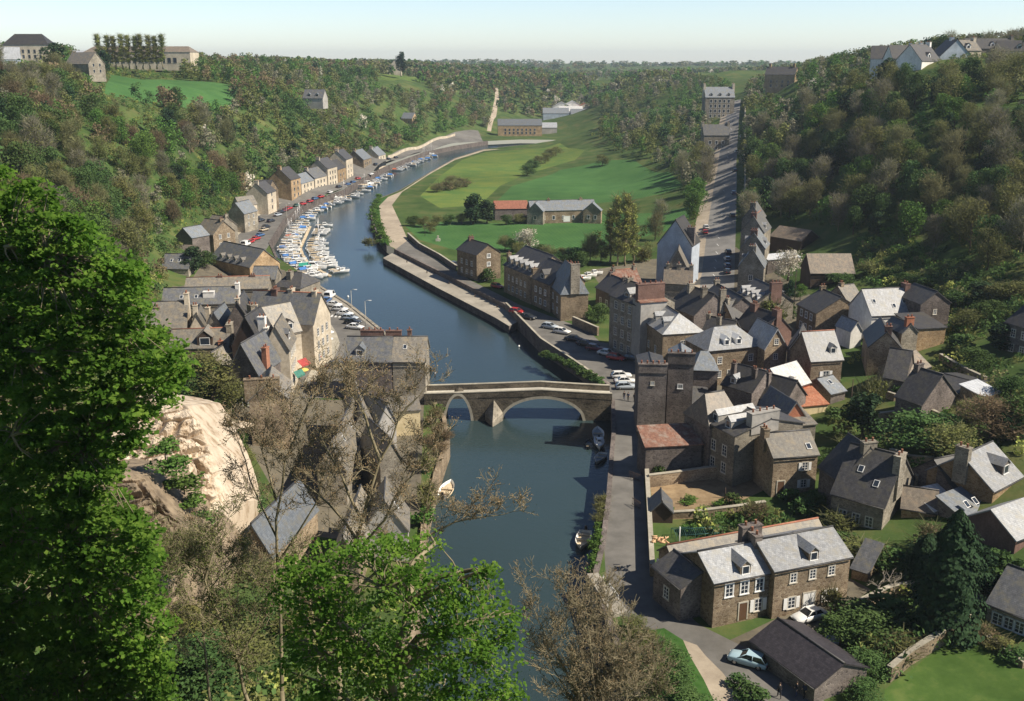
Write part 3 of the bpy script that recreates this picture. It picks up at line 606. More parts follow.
# tower blocks by the bridge
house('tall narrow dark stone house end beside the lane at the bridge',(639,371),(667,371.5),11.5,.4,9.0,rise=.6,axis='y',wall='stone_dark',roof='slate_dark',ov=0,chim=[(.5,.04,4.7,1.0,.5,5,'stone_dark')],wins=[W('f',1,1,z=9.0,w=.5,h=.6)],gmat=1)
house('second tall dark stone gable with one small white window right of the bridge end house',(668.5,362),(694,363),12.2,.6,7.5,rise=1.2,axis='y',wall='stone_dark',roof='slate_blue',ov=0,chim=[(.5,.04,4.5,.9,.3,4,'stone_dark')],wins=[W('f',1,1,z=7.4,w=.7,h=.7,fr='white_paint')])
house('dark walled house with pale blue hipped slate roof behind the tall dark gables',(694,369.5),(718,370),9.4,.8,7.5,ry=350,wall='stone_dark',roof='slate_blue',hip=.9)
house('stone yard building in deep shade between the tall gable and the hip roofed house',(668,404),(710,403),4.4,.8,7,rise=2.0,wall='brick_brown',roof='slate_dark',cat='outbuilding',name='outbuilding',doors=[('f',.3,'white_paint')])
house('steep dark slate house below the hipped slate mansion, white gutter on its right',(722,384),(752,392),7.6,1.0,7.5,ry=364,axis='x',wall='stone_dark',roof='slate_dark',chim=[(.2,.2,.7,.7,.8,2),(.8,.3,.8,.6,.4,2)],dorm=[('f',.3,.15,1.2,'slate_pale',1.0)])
# hotel group
house('four storey stone town house with dormers facing the quay car park',(610,295),(637,305),12.2,.3,9.5,ry=281,axis='x',wall='stone_grey',roof='slate_dark',wins=[W('f',4,3,w=1.1,h=1.6,z=1.6,st=2.9,fr='granite')],dorm=[('f',.5,.2,2.2,'slate_pale',1.0)],chim=[(.98,.45,.9,3.6,.6,4,'stone_dark'),(.02,.5,.8,1.4,.6,2,'stone_grey')])
house('tall block with big red brown chimney wall beside the quay town house',(641,303),(667,301),13.2,.3,4.0,rise=.6,axis='mono',wall='render_grey',roof='rusty_tile',chim=[(.5,.5,6.0,1.3,2.8,5,'brick_brown')])
house('stone house with three pale dormers and a bright gable window facing the bridge',(637,315),(663,333.5),9.0,.4,8.6,ry=299,axis='x',hip=.8,wall='stone_brown',roof='slate_pale',dorm=[('f',.2,.25,1.5,'slate_pale',1.1),('f',.5,.25,1.5,'slate_pale',1.1),('f',.8,.25,1.5,'slate_pale',1.1)],wins=[W('f',2,3,z=1.7),W('r',2,1,z=3.2,st=3)],)
house('brown roofed house behind the big red brown chimney wall',(668,305),(694,315),9.0,.7,10,rise=4,axis='x',wall='stone_dark',roof='slate_dark',chim=[(.25,.4,.9,1.3,.9,2,'stone_grey'),(.75,.4,.9,1.3,.9,2,'stone_grey'),(1.0,.7,.8,1.4,.8,2,'stone_grey')])
house('long dark slate roof running down to the foot of the uphill road',(693,303),(718,318),7.8,.8,11,rise=4.2,axis='x',wall='stone_dark',roof='slate_dark',chim=[(.0,.5,.9,1.2,.8,2,'stone_grey')])
house('house with warm stone gable near the foot of the uphill road',(712,320),(736,326),6.6,1.0,8,ry=302,axis='y',wall='stone_warm',roof='slate_dark',chim=[(.5,.08,1.1,.8,.7,2,'stone_grey')])
house('small dark roofed house tucked between the sunlit gable and the hip roofed mansion',(700,336),(727,341),6.6,1.0,7,rise=3.4,axis='x',wall='stone_grey',roof='slate_dark',chim=[(.55,.2,.8,.8,.8,2,'stone_grey'),(.0,.5,.8,1.1,.5,2,'stone_grey')])
house('mansion with pale hipped slate roof and two white dormers in the middle of the town',(708.5,350.5),(763,345),8.2,1.6,9.0,ry=328,axis='x',wall='stone_brown',roof='slate_pale',hip=1.0,dorm=[('f',.36,.14,1.3,'white_paint',1.2,'white_paint'),('f',.58,.14,1.3,'white_paint',1.2,'white_paint')],wins=[W('f',2,4,w=.9,h=1.3,skip=((1,1),(1,2)))],ridge='slate_dark')
house('brown brick house with twin chimney stacks behind the mansion',(735,325),(762,334),7.2,1.8,8,rise=3.6,axis='x',wall='brick_brown',roof='slate_dark',chim=[(.2,.45,1.5,1.2,.9,3,'brick_brown'),(.95,.5,1.6,1.3,.9,3,'brick_brown')])
house('stone house with sunlit dormered gable just right of the mansion',(765,348.5),(787,347),8.4,1.8,8,ry=329,axis='y',wall='stone_brown',roof='slate_pale',wins=[W('f',3,1,z=2.0,st=2.9,w=.8,h=1.1)],)
house('windowless brown stone gable between the mansion and the pale roofed town house',(787,350),(808,352),8.4,2.0,8,rise=3.2,axis='y',wall='stone_dark',roof='slate_dark')
house('tall town house with pale lichened roof, red ridge and white shutters in mid town',(811.5,361),(842.5,359),9.2,2.4,8.0,ry=332.5,ridge=True,axis='x',wall='stone_brown',roof='slate_pale',dorm=[('f',.75,.2,1.3,'slate_pale',1.2)],wins=[W('f',1,1,z=3.9,shut=True,w=1.1,h=1.7)],)
house('small house with blue grey slate roof in front of the white shuttered town house',(831,394),(845.5,390.5),4.8,2.0,6.5,ry=379,axis='x',wall='stone_dark',roof='slate_blue',wins=[W('l',1,1,z=1.8,h=1.1)],sky=[('f',.5,.6)])
house('white roofed extension with orange fascia in mid town',(785,390),(810,382),6.4,2.0,6.5,rise=3.0,axis='x',wall='orange_tile',roof='white_sheet',chim=[(.45,.12,.6,.8,-1.4,0,'render_white')],ridge=False)
house('low yellow walled shed with bright orange roof below the white roofed extension',(796,407),(828,404),4.2,1.8,5.4,rise=1.3,axis='mono',wall='render_yellow',roof='orange_sheet',cat='shed',name='shed')
house('dark slate lean-to roofs stepping down beside the bright orange roof',(754,396),(784,404),6.0,1.6,7,rise=3.2,axis='x',wall='stone_dark',roof='slate_dark',chim=[(.1,.3,2.0,.8,.6,3,'stone_dark')])
# quay side row far
house('isolated gabled stone house on the right quay, first upstream',(457,249),(476.6,255),7.6,.2,8.0,ry=239,axis='x',wall='stone_brown',roof='slate_dark',chim=[(.12,.5,.8,1.6,.8,2,'brick_brown')],wins=[W('f',2,3,k='plain'),W('r',3,1,z=2.0,st=2.4,w=1.0,h=1.1,fr='white_paint')])
house('large stone warehouse with a row of pale dormers on the right quay',(504,264.5),(530.6,275.5),7.6,.2,13,ry=246,axis='x',wall='stone_brown',roof='slate_dark',dorm=[('f',.12+.19*i,.12,1.6,'slate_pale',1.4,'stone_grey') for i in range(5)],wins=[W('f',2,5,k='plain')],chim=[(.03,.1,1.0,1.0,-1.5,1),(.98,.1,1.0,1.4,-3.0,1)])
house('stone house with big dark gable dormers between the warehouse and the corner house',(531.5,277),(550,284.5),7.2,.2,10,rise=4.4,axis='x',wall='stone_brown',roof='slate_dark',dorm=[('f',.5,.1,2.4,'slate_dark',1.4,'stone_grey')],wins=[W('f',2,3,k='plain',fr='white_paint')],chim=[(1.0,.5,.9,2.4,.6,3,'brick_brown')])
house('corner house with flared pale hip roof and tall chimney at the quay car park',(550,283),(561,293),7.0,.2,6.8,rise=6.0,axis='x',wall='stone_brown',roof='slate_blue',hip=.5,chim=[(1.0,.5,.9,2.2,.9,3,'stone_grey')],wins=[W('f',2,2,k='plain',fr='white_paint')])
house('low dark roofed cottage in the gardens behind the corner house',(596,287),(612,294),5.2,.6,7.5,rise=3.0,axis='x',wall='stone_dark',roof='slate_dark',chim=[(.1,.5,.7,.9,.8,1),(.9,.5,.7,.9,.6,1)],wins=[W('f',1,2,fr='white_paint')])
house('small red roofed cottage behind the quay town house',(616,284),(641,282),6.4,.8,6.5,rise=2.8,ridge=True,axis='x',wall='stone_grey',roof='rusty_tile',chim=[(.1,.5,.7,1.0,.8,2),(.92,.5,.7,1.0,.8,2)])
house('tall house with pale blue slate hung gable left of the uphill road',(657.5,243.5),(692,246),12.0,1.2,9,ry=220,axis='y',wall='slate_cladding',roof='slate_dark',chim=[(.9,.25,2.2,1.2,-2.2,3,'stone_dark')])
house('low grey slate roofed cottage in front of the slate hung gable',(664,273),(690,274),6.2,1.0,8,ry=250,axis='y',wall='stone_grey',roof='slate_lichen')
house('stone house with chimney stacks at the foot of the uphill road',(664,283),(692,284),7.4,1.0,7,rise=3.2,axis='x',wall='stone_grey',roof='slate_brown',chim=[(.1,.5,.7,1.0,.9,2),(.5,.5,1.0,1.2,.9,3),(.95,.5,1.0,1.2,.8,2)])
# farm
house('stone farm wing with bright slate roof and gabled porch in the green fields',(531,211),(596,209.5),5.0,.5,9,ry=201,axis='x',wall='stone_brown',roof='slate_blue',chim=[(.3,.5,1.2,.9,.6,1),(.8,.5,1.2,.9,.6,1)],wins=[W('f',1,5,k='plain',fr='white_paint')],doors=[('f',.55,'white_paint',(2.6,2.2))],cat='farmhouse',name='farmhouse',far=True)
house('gabled left porch wing of the farm in the fields',(527,211),(543,211.5),5.2,.5,4,ry=203,axis='y',wall='stone_grey',roof='slate_blue',wins=[W('f',1,1,z=2.2)],cat='farmhouse',name='farmhouse',far=True)
house('gabled right end wing of the farm in the fields',(583,210.5),(601,211),5.0,.5,4,ry=203,axis='y',wall='stone_brown',roof='slate_blue',wins=[W('f',1,2,z=2.0,fr='white_paint')],cat='farmhouse',name='farmhouse',far=True)
house('farm barn with red tiled roof at the left end of the farm',(495,209),(528,208.5),4.5,.5,9,ry=201,axis='x',wall='stone_dark',roof='red_tile',cat='barn',name='barn',far=True,ridge=False)
# uphill terrace
house('nearest gabled house of the uphill road terrace, chimney on the gable',(738.5,266),(764,267.5),9.6,2.0,9,ry=249,axis='y',wall='stone_grey',roof='slate_blue',chim=[(.5,.06,1.8,.8,.6,3,'stone_grey')],dorm=[('l',.5,.15,1.3,'slate_pale')],wins=[W('f',2,1,z=2)])
house('middle gabled house of the uphill road terrace',(741,247),(765,248.5),12.0,4.0,9,ry=233,axis='y',wall='stone_grey',roof='slate_blue',chim=[(.5,.06,1.8,.8,.6,3,'brick_brown')],dorm=[('l',.5,.15,1.3,'slate_pale'),('r',.5,.1,1.3,'slate_pale')])
house('third gabled house of the uphill road terrace with red ridge',(741,231),(764,232.5),14.0,6.0,11,ry=216,ridge=True,axis='y',wall='stone_grey',roof='slate',chim=[(.5,.06,1.6,.8,.7,2,'brick_brown')],dorm=[('r',.4,.1,1.3,'slate_pale')])
house('farthest house of the uphill road terrace, half hidden by trees',(742,219),(762,220),16.0,8.0,10,rise=4,axis='y',wall='stone_grey',roof='slate',chim=[(.5,.06,1.6,.8,.7,2)])
house('mansard roofed house with four white dormers facing the uphill road',(737,293),(757,303),8.2,2.0,9.0,ry=279,axis='x',wall='stone_grey',roof='slate_dark',dorm=[('f',.14+.24*i,.1,1.1,'slate_pale',1.3,'white_paint') for i in range(4)],wins=[W('f',2,4,k='plain',fr='white_paint')],chim=[(.97,.5,1.1,2.6,1.2,3,'brick_brown')])
house('pale slate roofed sunny bay on the right of the mansard house',(763,298),(783,291),6.4,2.2,5,rise=1.6,axis='x',wall='stone_grey',roof='slate_pale',hip=.7,wins=[W('f',1,2)])
house('dark long barn with weathered brown roof under the wood edge',(770,236),(801,241),10.5,7.0,9,rise=2.6,axis='x',wall='timber_dark',roof='slate_brown',cat='barn',name='barn',ridge=False)
house('low white roofed shed behind the pink blossom tree',(768,260),(800,257),8.0,5.0,3.0,rise=.8,axis='mono',wall='stone_dark',roof='metal_sheet',cat='shed',name='shed')
house('barn with flat brown slate slope on the meadow below the wood',(811,273),(854.5,273),9.4,6.0,9,ry=254,axis='x',wall='timber_dark',roof='slate_brown',cat='barn',name='barn',ridge=False)
house('dark gabled house with windows facing left on the green above the mansion',(797.6,304),(816.5,313),9.0,3.2,11,ry=289,axis='x',wall='stone_brown',roof='slate_dark',wins=[W('f',2,3,fr='white_paint',k='plain')],chim=[(.05,.5,.8,1.2,.7,2)])
house('narrow slate roofed cottage between the dark gabled house and the big pale roof',(850,305),(865,303),9.4,3.6,8,rise=3.4,axis='x',wall='stone_brown',roof='slate_lichen',chim=[(.2,.5,.8,.9,.6,2)])
house('house with the widest pale slate roof on the right side of the town, three skylights',(872,315.5),(917.4,313.5),10.6,4.2,9.5,ry=289.6,axis='x',wall='render_white',roof='slate_pale',chim=[(.96,.5,1.1,1.8,.9,2,'brick_brown')],sky=[('f',.15,.5),('f',.55,.3),('f',.8,.45)],wins=[W('f',1,3,z=3)],)
house('small white gabled annex right of the dark roofed house in mid town',(851,331),(862,330),8.0,3.4,5,rise=1.8,axis='y',wall='render_white',roof='slate_pale')
house('stone gable with brick chimney at its peak below the widest pale roof',(869,346.5),(901.5,348.5),9.4,3.4,11,ry=332,axis='y',wall='stone_brown',roof='slate_dark',chim=[(.55,.05,1.2,.8,.9,2,'brick_brown')],wins=[W('f',1,1,z=.9,w=1.1,h=1.5,fr='white_paint')])
house('tall lit chimney block of a small house beside the stone gable',(902,333),(918,332),10.4,4.4,6,rise=1.6,axis='y',wall='stone_grey',roof='slate',chim=[(.5,.1,1.6,.8,1.2,2,'brick_red')])
house('orange brown stone house with a white coping beneath the grassy slope',(918,329),(946,327.5),10.8,5.0,8,rise=1.0,axis='mono',wall='stone_warm',roof='slate_dark',chim=[])
house('dark gabled house with one small window at the top right of the town',(921,304),(950.5,302.5),13.5,7.0,8,ry=292,axis='y',wall='stone_dark',roof='slate_dark',wins=[W('f',2,1,z=2.0,w=.7,h=1.0)])
house('dark slate house with pale stone gable below the orange brown house',(884,377),(905,380),7.8,4.2,9,rise=4,axis='x',wall='stone_dark',roof='slate_dark')
house('small lit slate gable among the dark roofs right of the stone gable',(910,374),(930,366),7.6,4.6,6,rise=2.2,axis='x',wall='stone_grey',roof='slate_brown',ridge=False)
house('long dark barn with brown gable end in the terraced gardens',(925,384),(962,394),8.2,5.0,10,ry=374,axis='x',wall='stone_brown',roof='slate_dark',cat='barn',name='barn')
house('tall dark house at the right edge with lit chimney pots',(1006,322),(1034,330),15.0,9.0,11,rise=3.6,axis='x',wall='stone_dark',roof='slate_dark',chim=[(.3,.45,1.2,1.8,1.2,3,'stone_grey')],wins=[W('f',2,2)])
house('small pale lean-to roof by the grassy terrace at the right',(983,397),(1000,392),9.2,7.0,4,rise=.9,axis='mono',wall='stone_brown',roof='metal_sheet',cat='shed',name='shed')
# lower right
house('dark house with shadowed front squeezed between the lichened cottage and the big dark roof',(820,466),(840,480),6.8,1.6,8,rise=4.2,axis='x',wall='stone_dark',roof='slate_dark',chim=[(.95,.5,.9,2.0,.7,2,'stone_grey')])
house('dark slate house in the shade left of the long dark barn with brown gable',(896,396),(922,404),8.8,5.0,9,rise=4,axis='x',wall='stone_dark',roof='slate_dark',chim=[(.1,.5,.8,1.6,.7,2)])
house('big barn like house with wide dark roof and sunlit stone gable beyond the gardens',(832,493),(884,507),5.6,1.4,11.5,ry=444,axis='x',wall='stone_grey',roof='slate_dark',chim=[(.985,.4,.9,2.2,.5,2,'stone_grey')],sky=[('f',.35,.55),('f',.72,.35)],wins=[W('f',1,3,z=1.6)])
house('ivy covered lower wing at the foot of the big sunlit gable',(902,508),(936,513),4.4,1.4,6,rise=1.8,axis='x',wall='stone_warm',roof='slate_brown')
house('little outbuilding with white sheet roof right of the ivy covered wing',(934,511),(962,505),4.6,2.0,4,rise=1.2,axis='mono',wall='stone_dark',roof='white_sheet',cat='outbuilding',name='outbuilding')
house('conservatory annex with blue grey glazed roof and two skylights',(972,526),(996,516),4.4,2.0,5,rise=2.0,axis='mono',wall='stone_dark',roof='slate_blue',sky=[('f',.3,.8),('f',.65,.8)],cat='annex',name='annex')
house('stone house with rough white roof, big dormer and tall chimney at the right',(993.5,491),(1022,476),7.4,2.6,9,ry=456,axis='x',wall='stone_warm',roof='slate_pale',chim=[(.0,.5,.9,1.8,1.2,2,'stone_grey')],dorm=[('f',.62,.2,1.8,'slate_pale',1.5,'stone_dark')])
house('long dark roof left of the rough white roofed house',(958,496),(985,490),5.6,2.4,9,rise=3.4,axis='x',wall='stone_dark',roof='slate_dark')
house('brown brick house with white roof edge at the right edge of the picture',(1016,540),(1052,526),6.5,2.0,7,rise=2.4,axis='x',wall='brick_brown',roof='slate_pale',wins=[W('f',2,3,w=.8,h=1.0)],ridge=False)
house('grey slate bungalow with shutters at the bottom right edge',(988,603),(1045,625),4.2,1.0,9,ry=566,axis='x',wall='stone_grey',roof='slate',wins=[W('f',1,4,z=1.8,w=1.2,h=1.3,fr='slate_cladding')])
house('blue glazed garden room beside the grey slate bungalow',(972,600),(990,603),3.0,1.0,5,rise=1.2,axis='mono',wall='stone_dark',roof='slate_blue',cat='conservatory',name='conservatory')
# ======================= left town
house('slate roofed cottage with a sunlit gable at the bend of the left quay road',(228,213),(244,213.8),7.0,1.0,9,ry=203,axis='y',wall='stone_grey',roof='slate_blue',wins=[W('r',2,2,z=1.8)])
house('pair gable stone house standing behind the marina road, ivy hill at its back',(195,232),(213,234.5),7.0,1.5,9,rise=3.8,axis='x',wall='stone_brown',roof='slate_lichen',wins=[W('r',2,2)],chim=[(.9,.5,.8,1.4,.6,2)])
house('small gable stone house attached behind the pair gable house',(204,226),(218,228),7.6,1.5,8,rise=3.2,axis='x',wall='stone_grey',roof='slate_lichen',chim=[(.95,.5,.7,1.2,.8,1)])
house('small dark gabled house at the foot of the hill with a blue roof slope',(176,236),(192,238),7.5,4.0,7,rise=2.8,axis='y',wall='stone_dark',roof='slate_blue')
house('flat brown roofed shed below the small dark gabled house',(163,253),(190,254),6.0,3.5,7,rise=1.2,axis='mono',wall='stone_dark',roof='slate_brown',cat='shed',name='shed')
house('house with flat blue grey slope and two roof windows beneath the ivy hill',(162,268.5),(188,268.5),6.4,2.4,8,ry=254,axis='x',wall='stone_grey',roof='slate',sky=[('f',.3,.5),('f',.6,.5)])
house('long market hall with dormered dark side and broad sunlit gable by the marina',(210,258),(249.6,267),5.6,.6,10,rise=4.2,axis='x',wall='stone_warm',roof='slate',dorm=[('f',.25+.17*i,.12,1.3,'slate_lichen',.9,'stone_grey') for i in range(4)],cat='hall',name='hall',wins=[W('r',1,2)])
house('low slate wing joining the hall to the terrace by the quay',(252,279),(275,279),6.0,.6,7,rise=2.6,axis='x',wall='stone_grey',roof='slate')
house('house with dark hipped roof behind the marina boats at the quay corner',(274,286),(300,288),7.0,.4,10,ry=271,axis='x',wall='stone_grey',roof='slate_dark',hip=.7,chim=[(.4,.3,1.2,1.6,.4,2,'stone_grey')])
house('very long grey slate terrace roof, rear of the left town',(185,290),(268,288),7.2,1.5,7,ry=278,ridge=True,axis='x',wall='stone_grey',roof='slate_lichen',chim=[(.4,.5,1.2,.8,.3,2,'brick_brown'),(.8,.5,1.2,.8,.3,2,'brick_brown')])
house('very long slate roof with pale gable at its right end in the left town',(162,305),(236,303),8.2,2.0,8,ry=288.5,axis='x',wall='stone_grey',roof='slate',chim=[(1.0,.5,.9,1.6,.8,1,'render_white'),(.62,.25,2.4,1.4,-.6,1,'render_white')],sky=[('f',.25,.4),('f',.45,.4)])
house('grey slate terrace with a cream gable facing the square, tallest roof of the left quay',(246,321),(313,324),9.8,.4,10,ry=291,ridge=True,axis='x',wall='render_cream',roof='slate',chim=[(.32,.5,1.2,1.8,.6,3,'brick_brown'),(.55,.55,.9,1.8,.6,2),(.92,.5,.9,1.6,.5,2)],wins=[W('r',3,3,w=1.0,h=1.6)],dorm=[])
house('cream fronted shop house with sloping slate roof next to the square',(262,338),(301,330),9.2,.4,7.5,rise=5,axis='x',wall='render_cream',roof='slate_lichen',wins=[W('r',3,2,w=.9,h=1.5)],chim=[(.02,.5,.9,1.6,.8,2,'stone_grey')],dorm=[('f',.75,.1,1.6,'slate_dark',1.3)])
house('cream fronted shop house with steep grey roof and red awning',(263,350),(289,349.5),9.0,.4,9,ry=311,axis='y',wall='render_cream',roof='slate_lichen',dorm=[('r',.45,.2,1.8,'slate',1.4,'stone_dark')],wins=[W('r',3,4,w=.9,h=1.4)],chim=[(.05,.4,.8,1.4,-1.2,1,'render_white')])
house('dark half timbered house end behind the grey slate gables',(232,345),(262,346),9.4,1.2,8,ry=304,axis='y',wall='timber_dark',roof='slate_dark',chim=[(.9,.3,1.4,1.0,-.6,2,'render_white')])
house('slate gabled house with a brown front in shade above the rock',(228,372),(258,374),8.4,1.5,9,ry=344,axis='y',wall='stone_dark',roof='slate',wins=[W('f',2,2,w=1.0,h=1.5,fr='white_paint')],chim=[(.98,.4,.9,1.3,-1.5,2,'terracotta')])
house('brown stone house with wide flat topped chimney gable above the bare trees',(249,400),(288,398),9.4,1.2,9,rise=2.6,axis='y',wall='stone_brown',roof='slate_lichen',chim=[(.35,.05,5.4,.9,.6,3,'stone_brown')])
house('dark long roof house at the left, mostly behind the near green tree',(140,330),(186,328),9.6,3.0,9,ry=303,axis='x',wall='stone_brown',roof='slate_lichen',chim=[(1.0,.5,.9,1.5,1.6,2,'render_cream'),(.35,.4,1.0,1.0,-.8,1)])
house('stone gabled house with tall cream chimney behind the red ridged roof',(188,332),(208,331),8.6,2.6,8,rise=4.4,axis='y',wall='render_cream',roof='slate_lichen',chim=[(.45,.06,.9,.7,1.6,2,'render_cream')])
house('grey slate gable with twin chimneys left of the dark gable',(207,326),(222,326),9.0,2.4,8,rise=4.4,axis='y',wall='stone_grey',roof='slate_blue',chim=[(.1,.06,.8,.9,.8,1,'render_cream')])
house('wide very dark gable in the heart of the left town',(222,331),(256,330),8.8,1.6,10,ry=302,axis='y',wall='stone_dark',roof='slate_dark',chim=[(.5,.08,.9,.7,.5,1,'render_cream'),(.98,.1,1.2,.8,-1.0,2,'render_cream')])
house('brown slate house with red ridge and deep dormer above the shrubs of the rock',(170,349),(228,347),8.2,2.6,8,ry=330,ridge=True,axis='x',wall='stone_brown',roof='slate_lichen',dorm=[('f',.6,.1,2.8,'slate_lichen',1.8,'timber_dark')],chim=[(1.0,.5,1.0,2.6,.9,2,'stone_grey'),(.87,.05,.8,.7,-1.6,1,'terracotta')])
house('little slate gable below the deep dormer roof',(203,367),(222,368),6.2,2.4,6,rise=2.8,axis='y',wall='stone_dark',roof='slate_lichen')
# island like block at the bridge head
house('quayside house with dark slate roof, side dormer and four red chimney pots',(344,361),(391.5,361.5),7.6,.3,9.5,ry=337,axis='x',wall='stone_dark',roof='slate',hip=0,dorm=[('f',.32,.2,1.8,'slate_blue',1.3)],chim=[(.45,.85,4.4,.8,.4,4,'brick_brown')])
house('tall slate roofed house right at the left end of the bridge above the water',(392.5,361.5),(425,361.5),7.6,.3,9.5,ry=337,axis='x',wall='stone_grey',roof='slate_lichen',chim=[(-.1,.85,3.0,.7,.3,2,'brick_brown'),(.4,.9,.8,.8,.3,1,'brick_brown')],sky=[('f',.35,.55)])
house('single storey restaurant with blue slate slope and white fascia at the bridge',(393,376),(426,376),3.6,.3,5.2,rise=2.4,axis='mono',wall='render_white',roof='slate_blue',wins=[W('f',1,5,z=1.6,w=1.2,h=1.2,fr='brown_paint')],ov=.35,cat='restaurant',name='restaurant')
# rue below the bridge, left bank
house('yellow rendered house front lit by the sun at the river below the bridge',(388,412),(420,410),4.4,.2,5,rise=.7,axis='mono',wall='render_yellow',roof='slate_lichen')
house('long slate house with blue tarpaulin edge along the river street',(378,424),(396,420),5.6,.2,10,rise=3.2,axis='y',wall='render_grey',roof='slate_blue')
house('dark long roof behind the bare tree, river street, first row',(352,432),(376,430),5.8,.4,16,rise=3.6,axis='y',wall='stone_grey',roof='slate_lichen')
house('grey roofed house below the blue tarpaulin edge on the river street',(380,462),(402,458),5.4,.2,9,rise=3.2,axis='y',wall='stone_grey',roof='slate_lichen')
house('house with shadowed left slope in the middle of the river street',(318,470),(346,470),5.4,.6,20,rise=4,axis='y',wall='stone_grey',roof='slate_lichen',sky=[('r',.6,.6),('r',.3,.6)])
house('small grey slate house at the river bank under the bare branches',(362,532),(408,530),4.2,.1,6.5,ry=500,axis='y',wall='render_grey',roof='slate_lichen',sky=[('r',.4,.5)])
house('slate house with sharp ridge seen end on below the rock',(236,552),(272,556),5.4,1.6,13,rise=3.8,axis='y',wall='stone_brown',roof='slate_blue')
house('lower brown roofed house of the steep street, partly behind the green tree',(330,560),(358,560),4.6,.6,14,rise=3.4,axis='y',wall='stone_brown',roof='slate_lichen')
# marina row (left quay road)
for (A,B,he,d,wl,rf,nw,lab) in [((268.5,213),(277,209.5),8.0,9,'render_cream','slate_dark',1,'narrow bright cream gable house of the marina row, nearest the bend'),
   ((292,200),(301.5,197),9,11,'stone_warm','slate_dark',2,'marina row house with orange stone gable, left of the blue roof'),
   ((302,196.8),(314.5,192.6),6,8,'render_cream','slate_blue',3,'low cream house with blue slate roof in the marina row'),
   ((315.5,192.2),(327.5,188.6),6.5,9,'render_cream','slate',3,'cream house with grey slate roof and tall ridge in the marina row'),
   ((328.5,188.2),(338,185),9.5,10,'render_cream','slate_dark',3,'tall cream gabled house of the marina row'),
   ((338.5,184.6),(346.5,181.4),7.5,9,'stone_warm','slate_dark',2,'narrow stone house squeezed in the marina row'),
   ((347,181),(353.5,178),11,10,'render_cream','slate_dark',2,'tallest bright house of the marina row'),
   ((364,172.3),(372,169.6),7,11,'stone_brown','slate_blue',3,'brown stone house with slate gable up the marina row'),
   ((379,166),(386,163.8),6,10,'render_cream','slate_blue',2,'last pale house of the marina row before the fields'),]:
    house(lab,A,B,.6+he,.6,d,rise=d*.45,axis='x',wall=wl,roof=rf,far=True,base=True,wins=[W('f',3,nw,w=1.1,h=1.5,z=1.8,fr='granite')],chim=[(.05,.5,.9,1.8,1,2,wl)],ridge=False)
house('dark roofed stone house among shrubs left of the bright marina gable',(253,190.5),(268,191),8.5,1.5,9,rise=4,axis='x',wall='stone_brown',roof='slate_dark',far=True,wins=[W('f',2,3)],ridge=False)
house('white gable among the shrubs above the bend of the marina road',(232,205),(240,206),9,4,8,rise=3,axis='y',wall='render_cream',roof='slate_lichen',far=True,ridge=False)
# scattered on hills
def hillhouse(lab,px,Y,z,w,d,he,rise,rot,wall,roof,**k):
    p=D(px,Y,z); a=Vector((math.cos(rot),math.sin(rot)))*w/2
    return house(lab,None,None,z+he,z,d,rise=rise,wall=wall,roof=roof,world=((p.x-a.x,p.y-a.y),(p.x+a.x,p.y+a.y)),**k)
hillhouse('stone house alone in the wood of the left hill near the bend of the river',407,780,13,9,9,7,4,R(-20),'stone_warm','slate_blue',far=True,wins=[W('r',3,2),W('f',3,2)],ridge=False)
hillhouse('slate roofed villa half hidden high in the left wood',313,640,36,13,9,3.5,5,R(-10),'render_grey','slate',far=True,dorm=[('f',.3,.2,2,'slate_blue'),('f',.7,.2,2,'slate_blue')],ridge=False)
hillhouse('stone house under the plateau field at upper left',78,480,55,16,9,5,5,R(-30),'stone_grey','slate_lichen',far=True,wins=[W('r',2,2)],ridge=False)
hillhouse('white rendered manor with a wide hipped roof on the left skyline',27,560,62,24,12,8,5.5,R(3),'render_cream','slate_dark',far=True,hip=1.0,wins=[W('f',2,6,w=1.2,h=1.8)],ridge=False)
hillhouse('glass and steel gabled annex beside the skyline manor',9,552,61,11,7,1.5,6,R(20),'slate_cladding','metal_sheet',far=True,ridge=False,cat='annex',name='annex')
hillhouse('long low arched roof hangar behind the poplar row on the left skyline',138,640,59,66,16,8,3.4,R(-2),'render_cream','slate_brown',far=True,hip=.5,wins=[W('f',1,14,w=2.2,h=3,z=3)],ridge=False,cat='hangar',name='hangar')
hillhouse('flat grey industrial hall left of the poplar row on the left skyline',93,660,60,34,14,6,2,R(0),'slate_cladding','metal_sheet',far=True,ridge=False,cat='hall',name='hall')
hillhouse('far stone gable on the distant left ridge',395,1100,50,12,14,7,7,R(0),'render_cream','slate',far=True,axis='y',ridge=False)
hillhouse('grand brick mansion with dormers at the top of the uphill road',719,640,27,18,12,13,6,R(0),'stone_grey','slate_blue',far=True,wins=[W('f',4,5,w=1.3,h=1.9,st=3,fr='white_paint')],dorm=[('f',.2,.1,1.8,'slate_pale'),('f',.5,.1,1.8,'slate_pale'),('f',.8,.1,1.8,'slate_pale')],chim=[(0,.5,1.4,3,2,2,'render_cream'),(1,.5,1.4,3,2,2,'render_cream')],ridge=False,cat='mansion',name='mansion')
hillhouse('lower grey house just below the brick mansion beside the uphill road',716,520,17,13,10,8,5,R(0),'stone_grey','slate',far=True,wins=[W('f',2,3,w=1.2,h=1.6,fr='white_paint')],chim=[(0,.5,1.2,2,1,1),(1,.5,1.2,2,1,1)],ridge=False)
hillhouse('orange stone manor with two chimneys at the crest right of the uphill road',779,700,44,20,12,9,5,R(-25),'stone_warm','slate_dark',far=True,wins=[W('f',2,4,w=1.2,h=1.7),W('r',2,2)],chim=[(.1,.5,1.4,2.2,2,1),(.9,.5,1.4,2.2,2,1)],ridge=False,cat='manor',name='manor')
